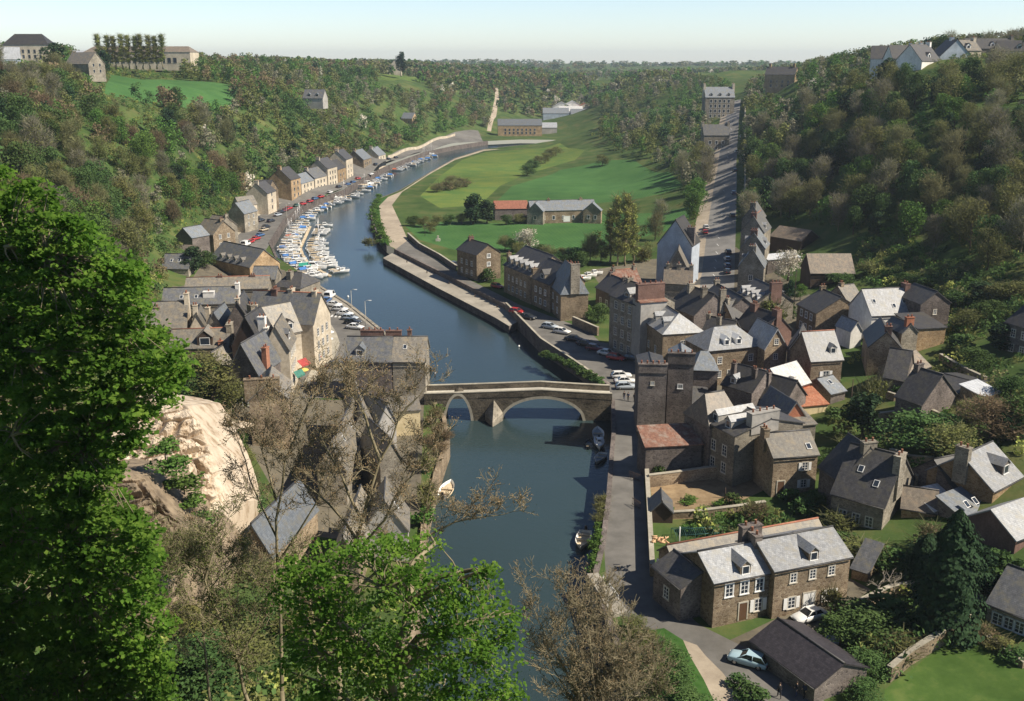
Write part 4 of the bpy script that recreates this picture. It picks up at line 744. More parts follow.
for px,Y,z,w,he,rise,rot,wl,rf,ax,lab in [(889,420,57,15,5,5,-20,'render_white','slate_dark','x','long dark roofed villa at the left of the right skyline group'),
   (908,410,57,13,5,5,0,'render_white','slate_dark','x','dark roofed white house with small dormers on the right skyline'),
   (930,395,56,14,5,6,40,'render_white','slate_dark','x','white gabled house, brightest of the right skyline group'),
   (954,405,57,12,6,6,0,'slate_cladding','slate_dark','y','pale blue gabled house on the right skyline'),
   (968,412,59,10,6,4,10,'render_cream','slate_lichen','x','cream house behind the pale blue gable on the skyline'),
   (992,430,61,20,5,4,0,'stone_grey','slate_dark','x','long dark terrace on the right skyline'),
   (1018,420,60,16,5,4,-15,'render_cream','slate_dark','x','dark roofed villa at the far right of the skyline')]:
    hillhouse(lab,px,Y,z,w,11,he,rise,R(rot),wl,rf,far=True,axis=ax,wins=[W('f',1,3,w=1.2,h=1.4,z=2),W('r',1,1,z=2.5)],chim=[(.97 if ax=='x' else .5,.5,1.2,1.8,.9,2,wl)],dorm=[('f',.5,.2,1.8,'slate_dark',1.3,'white_paint')] if ax=='x' else [],ridge=False)
# distant works in the valley
hillhouse('long stone mill building with bright roof at the valley bend',520,880,1,38,14,8,5,R(2),'stone_warm','slate_blue',far=True,wins=[W('f',2,8,w=1.5,h=1.8)],ridge=False,cat='mill',name='mill')
hillhouse('small pale building beside the long mill in the valley',549,900,1,14,10,5,4,R(0),'render_grey','metal_sheet',far=True,ridge=False)
for i,(px,Y,w,he,rs,col,rf,lab) in enumerate([(556,1030,26,9,5,'slate_cladding','slate_blue','grey sawtooth factory hall, left one in the valley'),(571,1045,24,9,6,'render_grey','white_sheet','grey factory hall with white roof in the valley'),(584,1030,26,8,5,'slate_cladding','slate_blue','wide grey factory hall in front of the valley works'),
   (562,1085,20,13,5,'render_white','white_sheet','white topped factory roof at the back left of the valley works'),(573,1090,20,14,5,'render_white','white_sheet','white peaked factory roof at the centre of the valley works'),(585,1085,20,12,5,'render_cream','orange_sheet','orange tinged factory roof at the right of the valley works'),
   (604,1060,20,9,4,'render_grey','metal_sheet','small grey works building at the far right of the valley works')]):
    hillhouse(lab,px,Y,3,w,24,he,rs,R(0),col,rf,far=True,axis='y' if i in(3,4,5) else 'x',ridge=False,cat='factory',name='factory')
# ------------------------------------------------------------------ bridge
def bridge():
    a=P(424,392,1.2); b=P(613,392,1.2); a=Vector((a.x,174,0)); 
    A=Vector((D(424,173,1).x,173.0)); B=Vector((D(612,173,1).x,173.0))
    L=(B-A).length; wd=5.2
    root=empty('stone_bridge',(A.x,A.y,0),0); tag(root,'old stone arch bridge with pale coping crossing the river','bridge')
    def X(px): return D(px,173,-2).x-A.x
    def deck(x):
        t=x/L; pk=X(541)/L
        return 1.15+.75*max(0,1-abs(t-pk)/(pk if t<pk else 1-pk))**1.15 if True else 0
    arches=[(X(445.5),X(471),1.9,True),(X(502),X(583.5),1.1,False)]
    def soff(x):
        for x0,x1,top,pt in arches:
            if x0<x<x1:
                u=(x-x0)/(x1-x0)*2-1; h=top+4.4-(.9 if not pt else 1.1)
                return WZ-.4+h*( (1-u*u)**.5 if not pt else (1-abs(u)**2)**.62)
        return None
    xs=sorted(set([0,L]+[L*i/90 for i in range(91)]+[q for ar in arches for q in (ar[0],ar[0]+.05,ar[0]+.2,ar[1]-.2,ar[1]-.05,ar[1])]))
    m=MB()
    for i in range(len(xs)-1):
        x0,x1=xs[i],xs[i+1]; mid=(x0+x1)/2; s=soff(mid)
        if s is None: l0=l1=WZ-2
        else: l0=soff(x0) if soff(x0) is not None else WZ-.4; l1=soff(x1) if soff(x1) is not None else WZ-.4
        t0,t1=deck(x0),deck(x1)
        m.face([(x0,0,l0),(x1,0,l1),(x1,0,t1),(x0,0,t0)],uv=[(x0,l0),(x1,l1),(x1,t1),(x0,t0)])
        m.face([(x1,wd,l1),(x0,wd,l0),(x0,wd,t0),(x1,wd,t1)])
        if s is not None: m.face([(x0,wd,l0),(x1,wd,l1),(x1,0,l1),(x0,0,l0)])
    for x0,x1,top,pt in arches:
        for q,f in ((x0,1),(x1,-1)):
            pts=[(q,0,WZ-2),(q,wd,WZ-2),(q,wd,WZ-.4),(q,0,WZ-.4)]
            m.face(pts if f<0 else pts[::-1])
    m.build('span','stone_bridge',root)
    d=MB()
    for i in range(len(xs)-1):
        x0,x1=xs[i],xs[i+1]; d.face([(x0,.45,deck(x0)+.01),(x1,.45,deck(x1)+.01),(x1,wd-.45,deck(x1)+.01),(x0,wd-.45,deck(x0)+.01)])
    d.build('roadway','concrete_pale',root)
    for y0,y1,nm in ((-.06,.42,'near'),(wd-.42,wd+.06,'far')):
        p=MB(); c_=MB()
        ps=[L*i/40 for i in range(41)]
        for i in range(40):
            x0,x1=ps[i],ps[i+1]; h=1.0
            for M3,z0,z1,e in ((p,-.12,h,0),(c_,h,h+.13,.05)):
                a0,a1=deck(x0),deck(x1); ya,yb=y0-e,y1+e
                q=[(x0,ya,a0+z0),(x1,ya,a1+z0),(x1,yb,a1+z0),(x0,yb,a0+z0),(x0,ya,a0+z1),(x1,ya,a1+z1),(x1,yb,a1+z1),(x0,yb,a0+z1)]
                for f in ((0,1,5,4),(2,3,7,6),(4,5,6,7),(3,2,1,0)): M3.face([q[k] for k in f])
                if i==0: M3.face([q[k] for k in (3,0,4,7)])
                if i==39: M3.face([q[k] for k in (1,2,6,5)])
        po=p.build('parapet','stone_bridge',root); c_.build('coping','coping_stone',po)
    # arch rings
    for x0,x1,top,pt in arches:
        r=MB(); n=30
        for i in range(n):
            u0=-1+2*i/n;u1=-1+2*(i+1)/n
            def pp(u,o):
                x=(x0+x1)/2+u*(x1-x0)/2*(1+o*2/(x1-x0)); h=(top+4.4-(.9 if not pt else 1.1))+o
                return (x,-.07,WZ-.4+h*max(0,(1-u*u))**(.5 if not pt else .62))
            r.face([pp(u0,.02),pp(u1,.02),pp(u1,.55),pp(u0,.55)]); a_,b_=pp(u0,.02),pp(u1,.02); r.face([(a_[0],.1,a_[2]),(b_[0],.1,b_[2]),b_,a_])
        r.build('arch_ring','coping_stone',root)
    # cutwater
    k=MB(); x0,x1=X(485),X(503)
    tip=((x0+x1)/2-.2,-3.4); z1=.2
    for a_,b_ in (((x0,0),tip),(tip,(x1,0))):
        k.face([(a_[0],a_[1],WZ-1.5),(b_[0],b_[1],WZ-1.5),(b_[0],b_[1],-2.2 if b_==tip else -1.5),(a_[0],a_[1],-2.2 if a_==tip else -1.5)])
    k.face([(x0,0,-1.5),(tip[0],tip[1],-2.2),((x0+x1)/2,0,1.0)]); k.face([(tip[0],tip[1],-2.2),(x1,0,-1.5),((x0+x1)/2,0,1.0)])
    k.build('cutwater','stone_grey',root)
    return A,B
stonewall('stone_bridge',(.06,.053,.042),(.125,.105,.078),(.17,.15,.115),.8)  # stone colour darkened to stand in for shade on the bridge face
mat('coping_stone',(.30,.275,.22),(.40,.37,.30),scale=2)
mat('concrete_pale',(.40,.38,.33),(.48,.46,.40),scale=1.5)
bridge()
# ------------------------------------------------------------------ garden and road walls
def gwall(label,pts,h,th=.5,mt='stone_brown',cope=True,ground=None,cat='wall',name='stone_wall',world=False):
    q=[Vector(p) for p in pts] if world else [G(*p) if len(p)==2 else P(p[0],p[1],p[2]) for p in pts]
    mb=MB(); cb=MB()
    for i in range(len(q)-1):
        a,b=q[i],q[i+1]; L=(b-a).length; n=max(1,int(L/3)); dxy=(b-a); dxy.z=0; dxy.normalize(); nn=Vector((-dxy.y,dxy.x,0))*th/2
        for k in range(n):
            p0=a.lerp(b,k/n);p1=a.lerp(b,(k+1)/n)
            z0,z1=Hs(p0.x,p0.y),Hs(p1.x,p1.y); hk=h
            for M3,lo,hi,e in ((mb,-1.0,hk,1.0),(cb,hk,hk+.09,1.25)):
                if M3 is cb and not cope: continue
                f=[p0-nn*e,p1-nn*e,p1+nn*e,p0+nn*e]; zz=[z0,z1,z1,z0]
                bt=[(p.x,p.y,z+lo) for p,z in zip(f,zz)]; tp=[(p.x,p.y,z+hi) for p,z in zip(f,zz)]
                for i2 in range(4):
                    j2=(i2+1)%4; M3.face([bt[i2],bt[j2],tp[j2],tp[i2]])
                M3.face(tp)
    o=mb.build(name,mt)
    if cope: cb.build('coping','coping_stone' if cope is True else cope,o)
    tag(o,label,cat); return o
gwall('lane side garden wall running from the bridge end to the terrace, hung with ivy',[(643,425,.2),(646,470,.2),(649,520,.2),(652,575,.2)],1.6)
gwall('rough stone wall across the top of the vegetable garden',[(648,487),(700,480),(727,477)],1.9)
gwall('low stone wall dividing vegetable plot and grass below it',[(655,519),(700,517),(740,512),(765,508)],1.0)
gwall('garden wall with a small doorway along the lawn at the foot of the picture',[(888,682),(908,665),(945,642),(967,628)],1.7)
gwall('mossy wall at the top of the near right lawn beside the flower bed',[(967,628),(985,640),(1024,668)],.7)
gwall('pale garden wall behind the bare fruit trees',[(860,610),(890,596),(925,590)],1.3)
gwall('thin coping wall sloping below the stone gable with the white door',[(868,391),(884,397),(895,401)],1.2)
gwall('curved wall between terraces beside the dark barn',[(878,420),(905,417),(925,414),(950,425)],1.2)
gwall('lower curving terrace wall over the grassy garden',[(890,455),(910,462),(932,464)],1.0)
gwall('long wall descending to the white roofed outbuilding',[(915,486),(940,476),(962,466)],1.6)
gwall('ivy topped wall climbing away from the orange brown house',[(940,360),(962,373),(985,384)],1.2)
gwall('dark garden wall at the quay car park, right of the corner house',[(573,324,.2),(598,335,.2)],2.0)
gwall('field wall running along the towpath quay upstream of the isolated house',[(408,237,.1),(420,248,.1),(440,259,.1),(456,270,.1)],1.6,mt='stone_dark')
gwall('pale retaining wall beside the road through the marina row',[(229,238,.1),(250,222,.1),(262,208.5,.1)],1.8,mt='render_cream')
gwall('long pale wall lining the river road beyond the last marina houses',[(388,162,.1),(420,151,.1),(440,145.5,.1),(455,141.5,.1)],1.8,mt='render_cream')
gwall('stone wall at the right edge of the uphill road',[D(744,Y,1+(Y-263)*.0667) .to_tuple() for Y in (330,420,520,640,740)],1.3,world=True)
# parapet of the upper right-bank quay
gwall('low parapet wall between the upper quay road and the river by the car park',[(506,305,.05),(541,341,.05),(575,363.5,.05),(600,381,.05)],.7,.4,'stone_dark')
# slipway with pale handrail at foot of right bank
s=MB(); q=[P(587,574,.3),P(598,573,.3),P(628,612,.3),P(612,616,.3)]; s.prism([(p.x,p.y) for p in q],WZ-1,.35)
o=s.build('slipway','concrete'); tag(o,'pale stone landing slab at the downstream end of the right bank','slipway')
s=MB(); a,b=P(603,582,.4),P(618,602,.4)
for k in range(5):
    p=a.lerp(b,k/4); s.tube([p,p+Vector((0,0,.9))],.05,5)
s.tube([a+Vector((0,0,.9)),b+Vector((0,0,.9))],.05,5); o=s.build('handrail','white_paint'); tag(o,'white handrail beside the pale landing slab','handrail')
# lane gates' railings
for (p1,p2,lb) in [((629,478),(640,482),'upper black iron gate open on the lane below the bridge'),((632,505),(640,510),'lower black iron gate open on the lane below the bridge')]:
    a,b=P(*p1,0),P(*p2,0); s=MB()
    for z in (.25,1.1): s.tube([a+Vector((0,0,z)),b+Vector((0,0,z))],.035,4)
    n=8
    for k in range(n+1):
        p=a.lerp(b,k/n); s.tube([p,p+Vector((0,0,1.25))],.03,4)
    o=s.build('iron_gate','timber_dark'); tag(o,lb,'gate')
# zebra crossing on the quay square
mat('road_paint',(.6,.6,.58),rough=.8)
s=MB(); a,b=P(324,315.5,0),P(344,316.5,0)
for k in range(6):
    p=a.lerp(b,k/5); s.face([(p.x-.25,p.y-1.2,.012),(p.x+.25,p.y-1.2,.012),(p.x+.25,p.y+1.2,.012),(p.x-.25,p.y+1.2,.012)])
o=s.build('road_markings','road_paint'); tag(o,kind='structure')
s=MB()
for Y in np.arange(262,745,9.0):
    p=D(738,Y,0); z=1+(Y-263)*.0667; x=D(718+ (Y-263)*.0335 if False else 713+ (735-713)*min(1,(1-263/Y)/(1-263/758)),Y,z).x
    zz=Hs(x,Y)+.03; z2=Hs(x,Y+3)+.03
    s.face([(x-.1,Y,zz),(x+.1,Y,zz),(x+.1,Y+3,z2),(x-.1,Y+3,z2)])
o=s.build('lane_markings','road_paint'); tag(o,kind='structure')
# raised pale kerb round the pedestrian side of the square
def ribbon(name,pts,w,z0,z1,mt):
    s=MB()
    for i in range(len(pts)-1):
        a,b=Vector(pts[i]),Vector(pts[i+1]); d=(b-a).normalized(); n=Vector((-d.y,d.x))*w/2
        s.prism([tuple(a-n),tuple(b-n),tuple(b+n),tuple(a+n)],z0,z1)
    o=s.build(name,mt); tag(o,kind='structure'); return o
ribbon('square_pavement',poly0([(312,382),(320,368),(328,356),(333,344),(330,334),(324,324)]),3.0,-.3,.13,'coping_stone')
ribbon('quay_road_kerb',poly0([(230,240),(264,209),(300,195),(350,176),(400,157.5),(440,146)]),2.0,-.3,.13,'coping_stone')
# ------------------------------------------------------------------ rock
import bmesh
def rock(label,pix,mt,name='rock_outcrop',seed=3,sub=4,amp=1.6):
    bm=bmesh.new()
    for (px,py,Y) in pix: bm.verts.new(Q(px,py,Y))
    bmesh.ops.convex_hull(bm,input=bm.verts); 
    bmesh.ops.delete(bm,geom=[v for v in bm.verts if not v.link_faces],context='VERTS')
    bmesh.ops.triangulate(bm,faces=bm.faces)
    for _ in range(sub): bmesh.ops.subdivide_edges(bm,edges=[e for e in bm.edges if e.calc_length()>.7],cuts=1,use_grid_fill=False); bmesh.ops.triangulate(bm,faces=bm.faces)
    bm.normal_update()
    from mathutils import noise
    for v in bm.verts:
        p=v.co; n=v.normal; k=noise.fractal(p*.10+Vector((seed,0,0)),1.0,2.1,4)*amp-abs(noise.noise(p*.3))*.6+noise.noise(Vector((p.x*.7,p.y*.7,p.z*1.6)))*.45+noise.noise(Vector((p.x*2,p.y*2,p.z*3.6)))*.16
        v.co=p+n*k
    me=bpy.data.meshes.new(name); bm.to_mesh(me); bm.free(); me.materials.append(MATS[mt]); me.polygons.foreach_set('use_smooth',[True]*len(me.polygons)); me.update()
    o=bpy.data.objects.new(name,me); COL.objects.link(o); tag(o,label,'rock'); return o
mat('pale_rock',(.26,.19,.12),(.52,.44,.34),(.44,.36,.27),scale=.45,stretch=(1,1,.6),rough=.95,bump=1.0,bscale=1.5,detail=12,lo=.36,hi=.56)
mat('brown_rock',(.13,.10,.07),(.32,.25,.17),scale=.5,rough=.95,bump=1.0,bscale=2,detail=9)
def cliff(label,top,bot,nu,nv,mt,seed,amp,back=14,name='rock_outcrop'):
    """rough slope between an upper and a lower edge, closed behind and below"""
    from mathutils import noise
    def along(pl,t):
        k=t*(len(pl)-1); i=min(int(k),len(pl)-2); return Q(*pl[i]).lerp(Q(*pl[i+1]),k-i)
    V=[];rows=nv+5
    for r in range(-2,nv+3):
        for u in range(-2,nu+3):
            uu=min(max(u/nu,0),1); vv=min(max(r/nv,0),1); a=along(top,uu); b=along(bot,uu); p=a.lerp(b,vv)
            n=Vector((.55,-.75,.6)).normalized(); p=p+n*math.sin(vv*math.pi)*1.2
            k=noise.fractal(p*.13+Vector((seed,0,0)),.9,2.1,5)*amp
            rid=1-abs(noise.noise(Vector((p.x*.22+seed,p.y*.22,p.z*.5))))*2; k+=rid*rid*.9*amp*.4
            st=math.sin(p.z*2.1+noise.noise(p*.2)*5)*.22; cr=noise.voronoi(Vector((p.x*.28,p.y*.28,p.z*.42)))[0]; k-=max(0,.16-(cr[1]-cr[0]))*11; cr2=noise.voronoi(Vector((p.x*.9,p.y*.9,p.z*1.2)))[0]; k-=max(0,.12-(cr2[1]-cr2[0]))*2.2; k+=(cr[0]-.4)*1.4; k+=st+noise.noise(p*1.1)*.4+noise.noise(p*2.7)*.25
            edge=min(uu,1-uu,vv,1-vv)*5; k*=min(1,.08+edge)
            p=p+n*k
            ex=max(0,-u,u-nu); ey=max(0,-r); el=max(0,r-nv)
            p=p+Vector((0.25*(u-nu if u>nu else (u if u<0 else 0)),0,0))+Vector((0,back*.5*(ex+ey),-3.0*ex-2.2*ey))+Vector((0,-.6*el,-3*el))
            V.append(tuple(p))
    W_=nu+5; Fc=[(i*W_+j,(i+1)*W_+j,(i+1)*W_+j+1,i*W_+j+1) for i in range(nv+4) for j in range(nu+4)]
    me=bpy.data.meshes.new(name); me.from_pydata(V,[],Fc); me.materials.append(MATS[mt]); me.update(); o=bpy.data.objects.new(name,me); COL.objects.link(o); tag(o,label,'rock')
cliff('big pale sunlit rock face at the left, behind the near green tree',[(110,385,132),(140,396,130),(165,400,128),(188,406,126),(200,424,124)],[(110,500,104),(140,500,103),(175,515,103),(200,526,104),(226,503,110)],130,150,'pale_rock',3,1.5)
cliff('brown broken rock slope below the pale rock face',[(90,468,100),(125,470,99),(145,478,98),(160,498,97),(172,515,96)],[(80,575,84),(120,590,83),(160,585,84),(180,570,87),(196,550,90)],110,120,'brown_rock',9,1.8)
# ------------------------------------------------------------------ smaller things
def lamp(px,py,h=6,label='',z=0):
    p=P(px,py,z); r=empty('street_lamp',tuple(p)); tag(r,label,'street lamp','lamps on the left quay' if 'quay' in label else None)
    m=MB(); m.tube([(0,0,0),(0,0,1),(0,0,h)],[.12,.08,.05],6); m.tube([(0,0,h),(.5,0,h+.3),(1.2,0,h+.3)],.04,5); m.build('post','granite',r)
    m=MB(); m.box((.9,-.15,h+.18),(1.5,.15,h+.3)); m.build('lamp_head','white_paint',r)
lamp(352,314,6,'tall lamp on the left quay edge beside the nearer parked cars')
lamp(366,326,6,'tall lamp on the left quay edge, nearest the red chimney pots')
lamp(287,219,6,'lamp standing on the left quay by the middle of the marina')
def awning(px,py,w,dp,z,mt,lb,rz=R(80)):
    p=P(px,py,z); m=MB(); m.slab([(0,0,0),(w,0,0),(w,dp,.9),(0,dp,.9)],.06); m.box((0,-.02,-.3),(w,.02,-.02)); o=m.build('awning',mt); o.location=p; o.rotation_euler=(0,0,rz); tag(o,lb,'awning')
mat('red_cloth',(.34,.05,.05),(.42,.08,.07),scale=1); mat('green_cloth',(.05,.17,.14),(.07,.22,.17),scale=1); mat('yellow_cloth',(.55,.42,.1),(.62,.5,.15),scale=1)
awning(302,366,2.6,1.2,3.2,'red_cloth','large red awning on the cream shop front by the square',R(62))
awning(297,377,2.4,.8,3.0,'green_cloth','green awning on the nearest cream shop front',R(62))
def parasol(px,py,mt,lb):
    r=empty('cafe_parasol',tuple(P(px,py,0))); tag(r,lb,'parasol')
    m=MB(); m.tube([(0,0,0),(0,0,2.4)],.04,5); m.build('pole','white_paint',r)
    m=MB(); n=8
    for k in range(n):
        a,b=2*math.pi*k/n,2*math.pi*(k+1)/n; m.face([(1.3*math.cos(a),1.3*math.sin(a),2.1),(1.3*math.cos(b),1.3*math.sin(b),2.1),(0,0,2.65)]); m.face([(0,0,2.6),(1.3*math.cos(b),1.3*math.sin(b),2.06),(1.3*math.cos(a),1.3*math.sin(a),2.06)])
    m.build('canopy',mt,r)
for i,(x,y,mt,lb) in enumerate([(326,336,'red_cloth','red cafe parasol farthest along the square'),(329,341,'white_paint','white cafe parasol second along the square'),(328,348,'white_paint','white cafe parasol beside the shrub tubs'),(321,358,'white_paint','white cafe parasol near the red awning'),(316,366,'red_cloth','red cafe parasol nearest the dark slate house'),(303,380,'yellow_cloth','yellow cafe parasol under the green awning')]): parasol(x,y,mt,lb)
# water pennant buoys
for x,y,lb in [(348,297,'small white buoy on the water off the left quay'),(519,347,'small white buoy near the right bank wall')]:
    m=MB(); m.tube([(0,0,-.2),(0,0,.1),(0,0,.35),(0,0,.5)],[.2,.32,.22,.03],8); o=m.build('buoy','white_paint'); o.location=P(x,y,WZ); tag(o,lb,'buoy')
# bollards along the lower quay
for i,(x,y) in enumerate([(407,262.5),(427,273),(449,284),(475,296.5),(497,307.5)]):
    m=MB(); m.tube([(0,0,0),(0,0,.35),(0,0,.5),(0,0,.6)],[.16,.13,.22,.18],8); o=m.build('mooring_bollard','timber_dark'); o.location=P(x,y,-1.2); tag(o,'short iron mooring post on the long pale lower quay','bollard','posts along the lower quay')
# greenhouse netting and log pile in the garden
def cage():
    r=empty('fruit_cage',tuple(P(676,541,.4)),R(8)); tag(r,'low blue green netted fruit cage in the vegetable garden','fruit cage')
    mat('net_green',(.03,.11,.10),(.06,.16,.14),scale=3,rough=.6)
    L,Wd,h=6.5,2.2,1.1; m=MB()
    for k in range(6):
        x=L*k/5
        m.tube([(x,0,0),(x,0,h*.7),(x,Wd/2,h),(x,Wd,h*.7),(x,Wd,0)],.04,4)
    for y,z in ((0,h*.7),(Wd/2,h),(Wd,h*.7)): m.tube([(0,y,z),(L,y,z)],.035,4)
    m.build('frame','net_green',r)
    m=MB()
    for k in range(26):
        for (ya,za,yb,zb) in ((0,0,0,h*.7),(0,h*.7,Wd/2,h),(Wd/2,h,Wd,h*.7)):
            x=L*k/25; m.tube([(x,ya,za),(x,yb,zb)],.018,3,cap=False)
    m.build('netting','net_green',r)
cage()
def logs():
    r=MB(); rr=random.Random(4)
    for k in range(26):
        a=rr.uniform(0,3.1); x,y=rr.gauss(0,.5),rr.gauss(0,.4); z=.15+max(0,.7-abs(x)-abs(y))*rr.random(); l=.35
        r.tube([(x-math.cos(a)*l,y-math.sin(a)*l,z),(x+math.cos(a)*l,y+math.sin(a)*l,z+rr.uniform(-.1,.1))],.1,6)
    mat('cut_log',(.5,.3,.16),(.62,.42,.25),scale=5)
    o=r.build('log_pile','cut_log'); o.location=P(658,541,4.4); tag(o,'heap of orange cut logs on the annex end beside the lane','log pile')
logs()
mb=MB(); mb.box((-1.6,-.04,0),(1.6,.04,1.2)); mb.box((-1.45,-.06,.12),(1.45,-.041,1.08),mi=1); o=mb.build('notice_board',['white_paint','blue_paint']); p=P(664,573,2.2); o.location=p; o.rotation_euler=(0,0,R(-65)); tag(o,'pale framed board on the shaded lane wall by the terrace','notice board')
# small pond basin and pale patio
mb=MB(); mb.tube([(0,0,0),(0,0,.35)],[.7,.8],14); o=mb.build('round_basin','blue_paint'); o.location=G(833,642); tag(o,'round pale blue basin on the small lawn beside the parked white coupe','basin')
# stone trough statue in the field
mb=MB(); mb.box((-.8,-.6,0),(.8,.6,.8)); mb.box((-.3,-.3,.8),(.3,.3,1.9)); o=mb.build('stone_marker','granite'); o.location=G(438,241); tag(o,'squat pale stone marker in the grass field by the quay wall','stone marker')
# boats stored in a yard handled with the boats
# poles in the town
for i,(x,y,h,lb) in enumerate([(794,303,8,'wooden pole between the blossom tree and the dark gabled house'),(679,548,3.0,'white clothes pole in the vegetable garden'),(848,433,9,'dark pole beside the round evergreen in the gardens'),(725,498,1.6,'short stake in the vegetable plot'),(425,236,4,'thin pole in the field by the towpath')]):
    mb=MB(); mb.tube([(0,0,0),(0,0,h)],[.09,.06],6); o=mb.build('wooden_pole','white_paint' if 'white' in lb else 'timber_dark'); o.location=G(x,y); tag(o,lb,'pole')
# veg rows
mat('veg_green',(.05,.12,.03),(.09,.17,.05),scale=3)
# ------------------------------------------------------------------ cars
import colorsys
mat('tyre',(.02,.02,.02)); mat('car_glass',(.02,.025,.03),rough=.06,spec=.9); mat('lamp_white',(.7,.7,.65),rough=.2); mat('lamp_red',(.4,.02,.02),rough=.3); mat('chrome',(.5,.5,.5),rough=.25,metal=1)
for nm,cc in {'car_white':(.72,.72,.70),'car_red':(.42,.03,.03),'car_blue':(.06,.13,.28),'car_dark':(.03,.035,.045),'car_silver':(.42,.47,.52),'car_paleblue':(.36,.50,.56),'car_green':(.05,.12,.08),'car_beige':(.45,.38,.27),'car_maroon':(.16,.03,.04)}.items(): mat(nm,cc,rough=.28,spec=.7)
def car_meshes(kind):
    # side profile stations: x, half width, z low, z belt ; cabin profile separately
    L,Wd=(4.1,1.66) if kind!='van' else (4.7,1.9)
    st={'hatch':[(-2.05,.70,.42,.62),(-1.98,.78,.30,.78),(-1.2,.82,.24,.90),(0,.83,.24,.93),(1.0,.83,.24,.92),(1.7,.81,.26,.84),(1.98,.76,.32,.76),(2.05,.68,.44,.66)][::1],
        'saloon':[(-2.15,.70,.42,.68),(-2.05,.78,.30,.84),(-1.3,.82,.24,.90),(0,.83,.24,.92),(1.0,.83,.24,.90),(1.8,.80,.26,.80),(2.1,.74,.32,.70),(2.18,.66,.44,.62)],
        'van':[(-2.35,.86,.42,1.0),(-2.3,.92,.30,1.1),(-1.3,.94,.26,1.15),(0,.94,.26,1.15),(1.2,.94,.26,1.12),(1.9,.92,.28,1.0),(2.25,.86,.34,.88),(2.35,.78,.46,.74)]}[kind]
    b=MB(); rings=[]
    for x,hw,z0,z1 in st: rings.append([(x,-hw*.92,z0),(x,-hw,(z0+z1)/2-.05),(x,-hw*.97,z1-.08),(x,-hw*.86,z1),(x,hw*.86,z1),(x,hw*.97,z1-.08),(x,hw,(z0+z1)/2-.05),(x,hw*.92,z0)])
    base=len(b.v)
    for r in rings: b.v+=r
    for i in range(len(rings)-1):
        for k in range(8):
            k2=(k+1)%8; b.f.append((base+i*8+k,base+i*8+k2,base+(i+1)*8+k2,base+(i+1)*8+k)); b.uv+=[(0,0)]*4; b.mi.append(0); b.sm.append(True)
    b.f.append(tuple(base+k for k in range(7,-1,-1))); b.uv+=[(0,0)]*8; b.mi.append(0); b.sm.append(False)
    n=len(rings)-1; b.f.append(tuple(base+n*8+k for k in range(8))); b.uv+=[(0,0)]*8; b.mi.append(0); b.sm.append(False)
    cab={'hatch':[(-1.95,.90),(-1.45,1.38),(.15,1.40),(.95,.90)],'saloon':[(-1.45,.88),(-.95,1.36),(.25,1.38),(1.0,.88)],'van':[(-2.3,1.1),(-2.2,1.95),(.9,1.95),(1.6,1.10)]}[kind]
    hw0=.76 if kind!='van' else .86; hw1=.60 if kind!='van' else .80
    # roof panel (thin, body colour) and pillars
    x1,zr=cab[1];x2,_=cab[2]
    b.slab([(x1,-hw1,zr+.03),(x2,-hw1,zr+.03),(x2,hw1,zr+.03),(x1,hw1,zr+.03)],.05)
    if kind=='van':
        b.slab([(x1,-hw1-.03,zr),(x1-.08,-hw0-.03,cab[0][1]),(-.1,-hw0-.03,cab[0][1]),(-.1,-hw1-.03,zr)],.05); b.slab([(-.1,hw1+.03,zr),(-.1,hw0+.03,cab[0][1]),(x1-.08,hw0+.03,cab[0][1]),(x1,hw1+.03,zr)],.05)
    for s in (-1,1):
        for (xa,za),(xb,zb) in ((cab[0],cab[1]),(cab[3],cab[2])):
            b.tube([(xa,s*hw0,za),(xb,s*hw1,zb+.02)],.045,4)
        xm=(cab[1][0]+cab[2][0])/2+.1; b.tube([(xm,s*(hw0+.0),.9),(xm,s*(hw1+.02),zr)],.04,4)
    g=MB(); c_=[(cab[i][0],cab[i][1]) for i in range(4)]; e=.01
    A=[(c_[0][0]+.03,-hw0+.02,c_[0][1]-.05),(c_[3][0]-.03,-hw0+.02,c_[3][1]-.05),(c_[3][0]-.03,hw0-.02,c_[3][1]-.05),(c_[0][0]+.03,hw0-.02,c_[0][1]-.05)]
    B=[(c_[1][0]+.02,-hw1+.02,zr-.01),(c_[2][0]-.02,-hw1+.02,zr-.01),(c_[2][0]-.02,hw1-.02,zr-.01),(c_[1][0]+.02,hw1-.02,zr-.01)]
    for i in range(4):
        j=(i+1)%4; g.face([A[i],A[j],B[j],B[i]])
    g.face(B)
    wm=MB(); wm.tube([(0,-.09,0),(0,.09,0)],.31,14)
    rm=MB(); rm.tube([(0,-.10,0),(0,.10,0)],.17,10)
    bm_=MB(); bm_.box((-.06,-.78,-.07),(.06,.78,.07))
    hl=MB(); hl.box((-.03,-.14,-.08),(.03,.14,.08))
    return dict(body=b.mesh('body','car_white'),cabin_glass=g.mesh('cabin_glass','car_glass'),wheel=wm.mesh('wheel','tyre'),rim=rm.mesh('rim','chrome'),bumper=bm_.mesh('bumper','tyre'),head=hl.mesh('headlight','lamp_white'),tail=hl.mesh('tail_light','lamp_red'),L=max(abs(st[0][0]),abs(st[-1][0])),kind=kind)
CM={k:car_meshes(k) for k in ('hatch','saloon','van')}
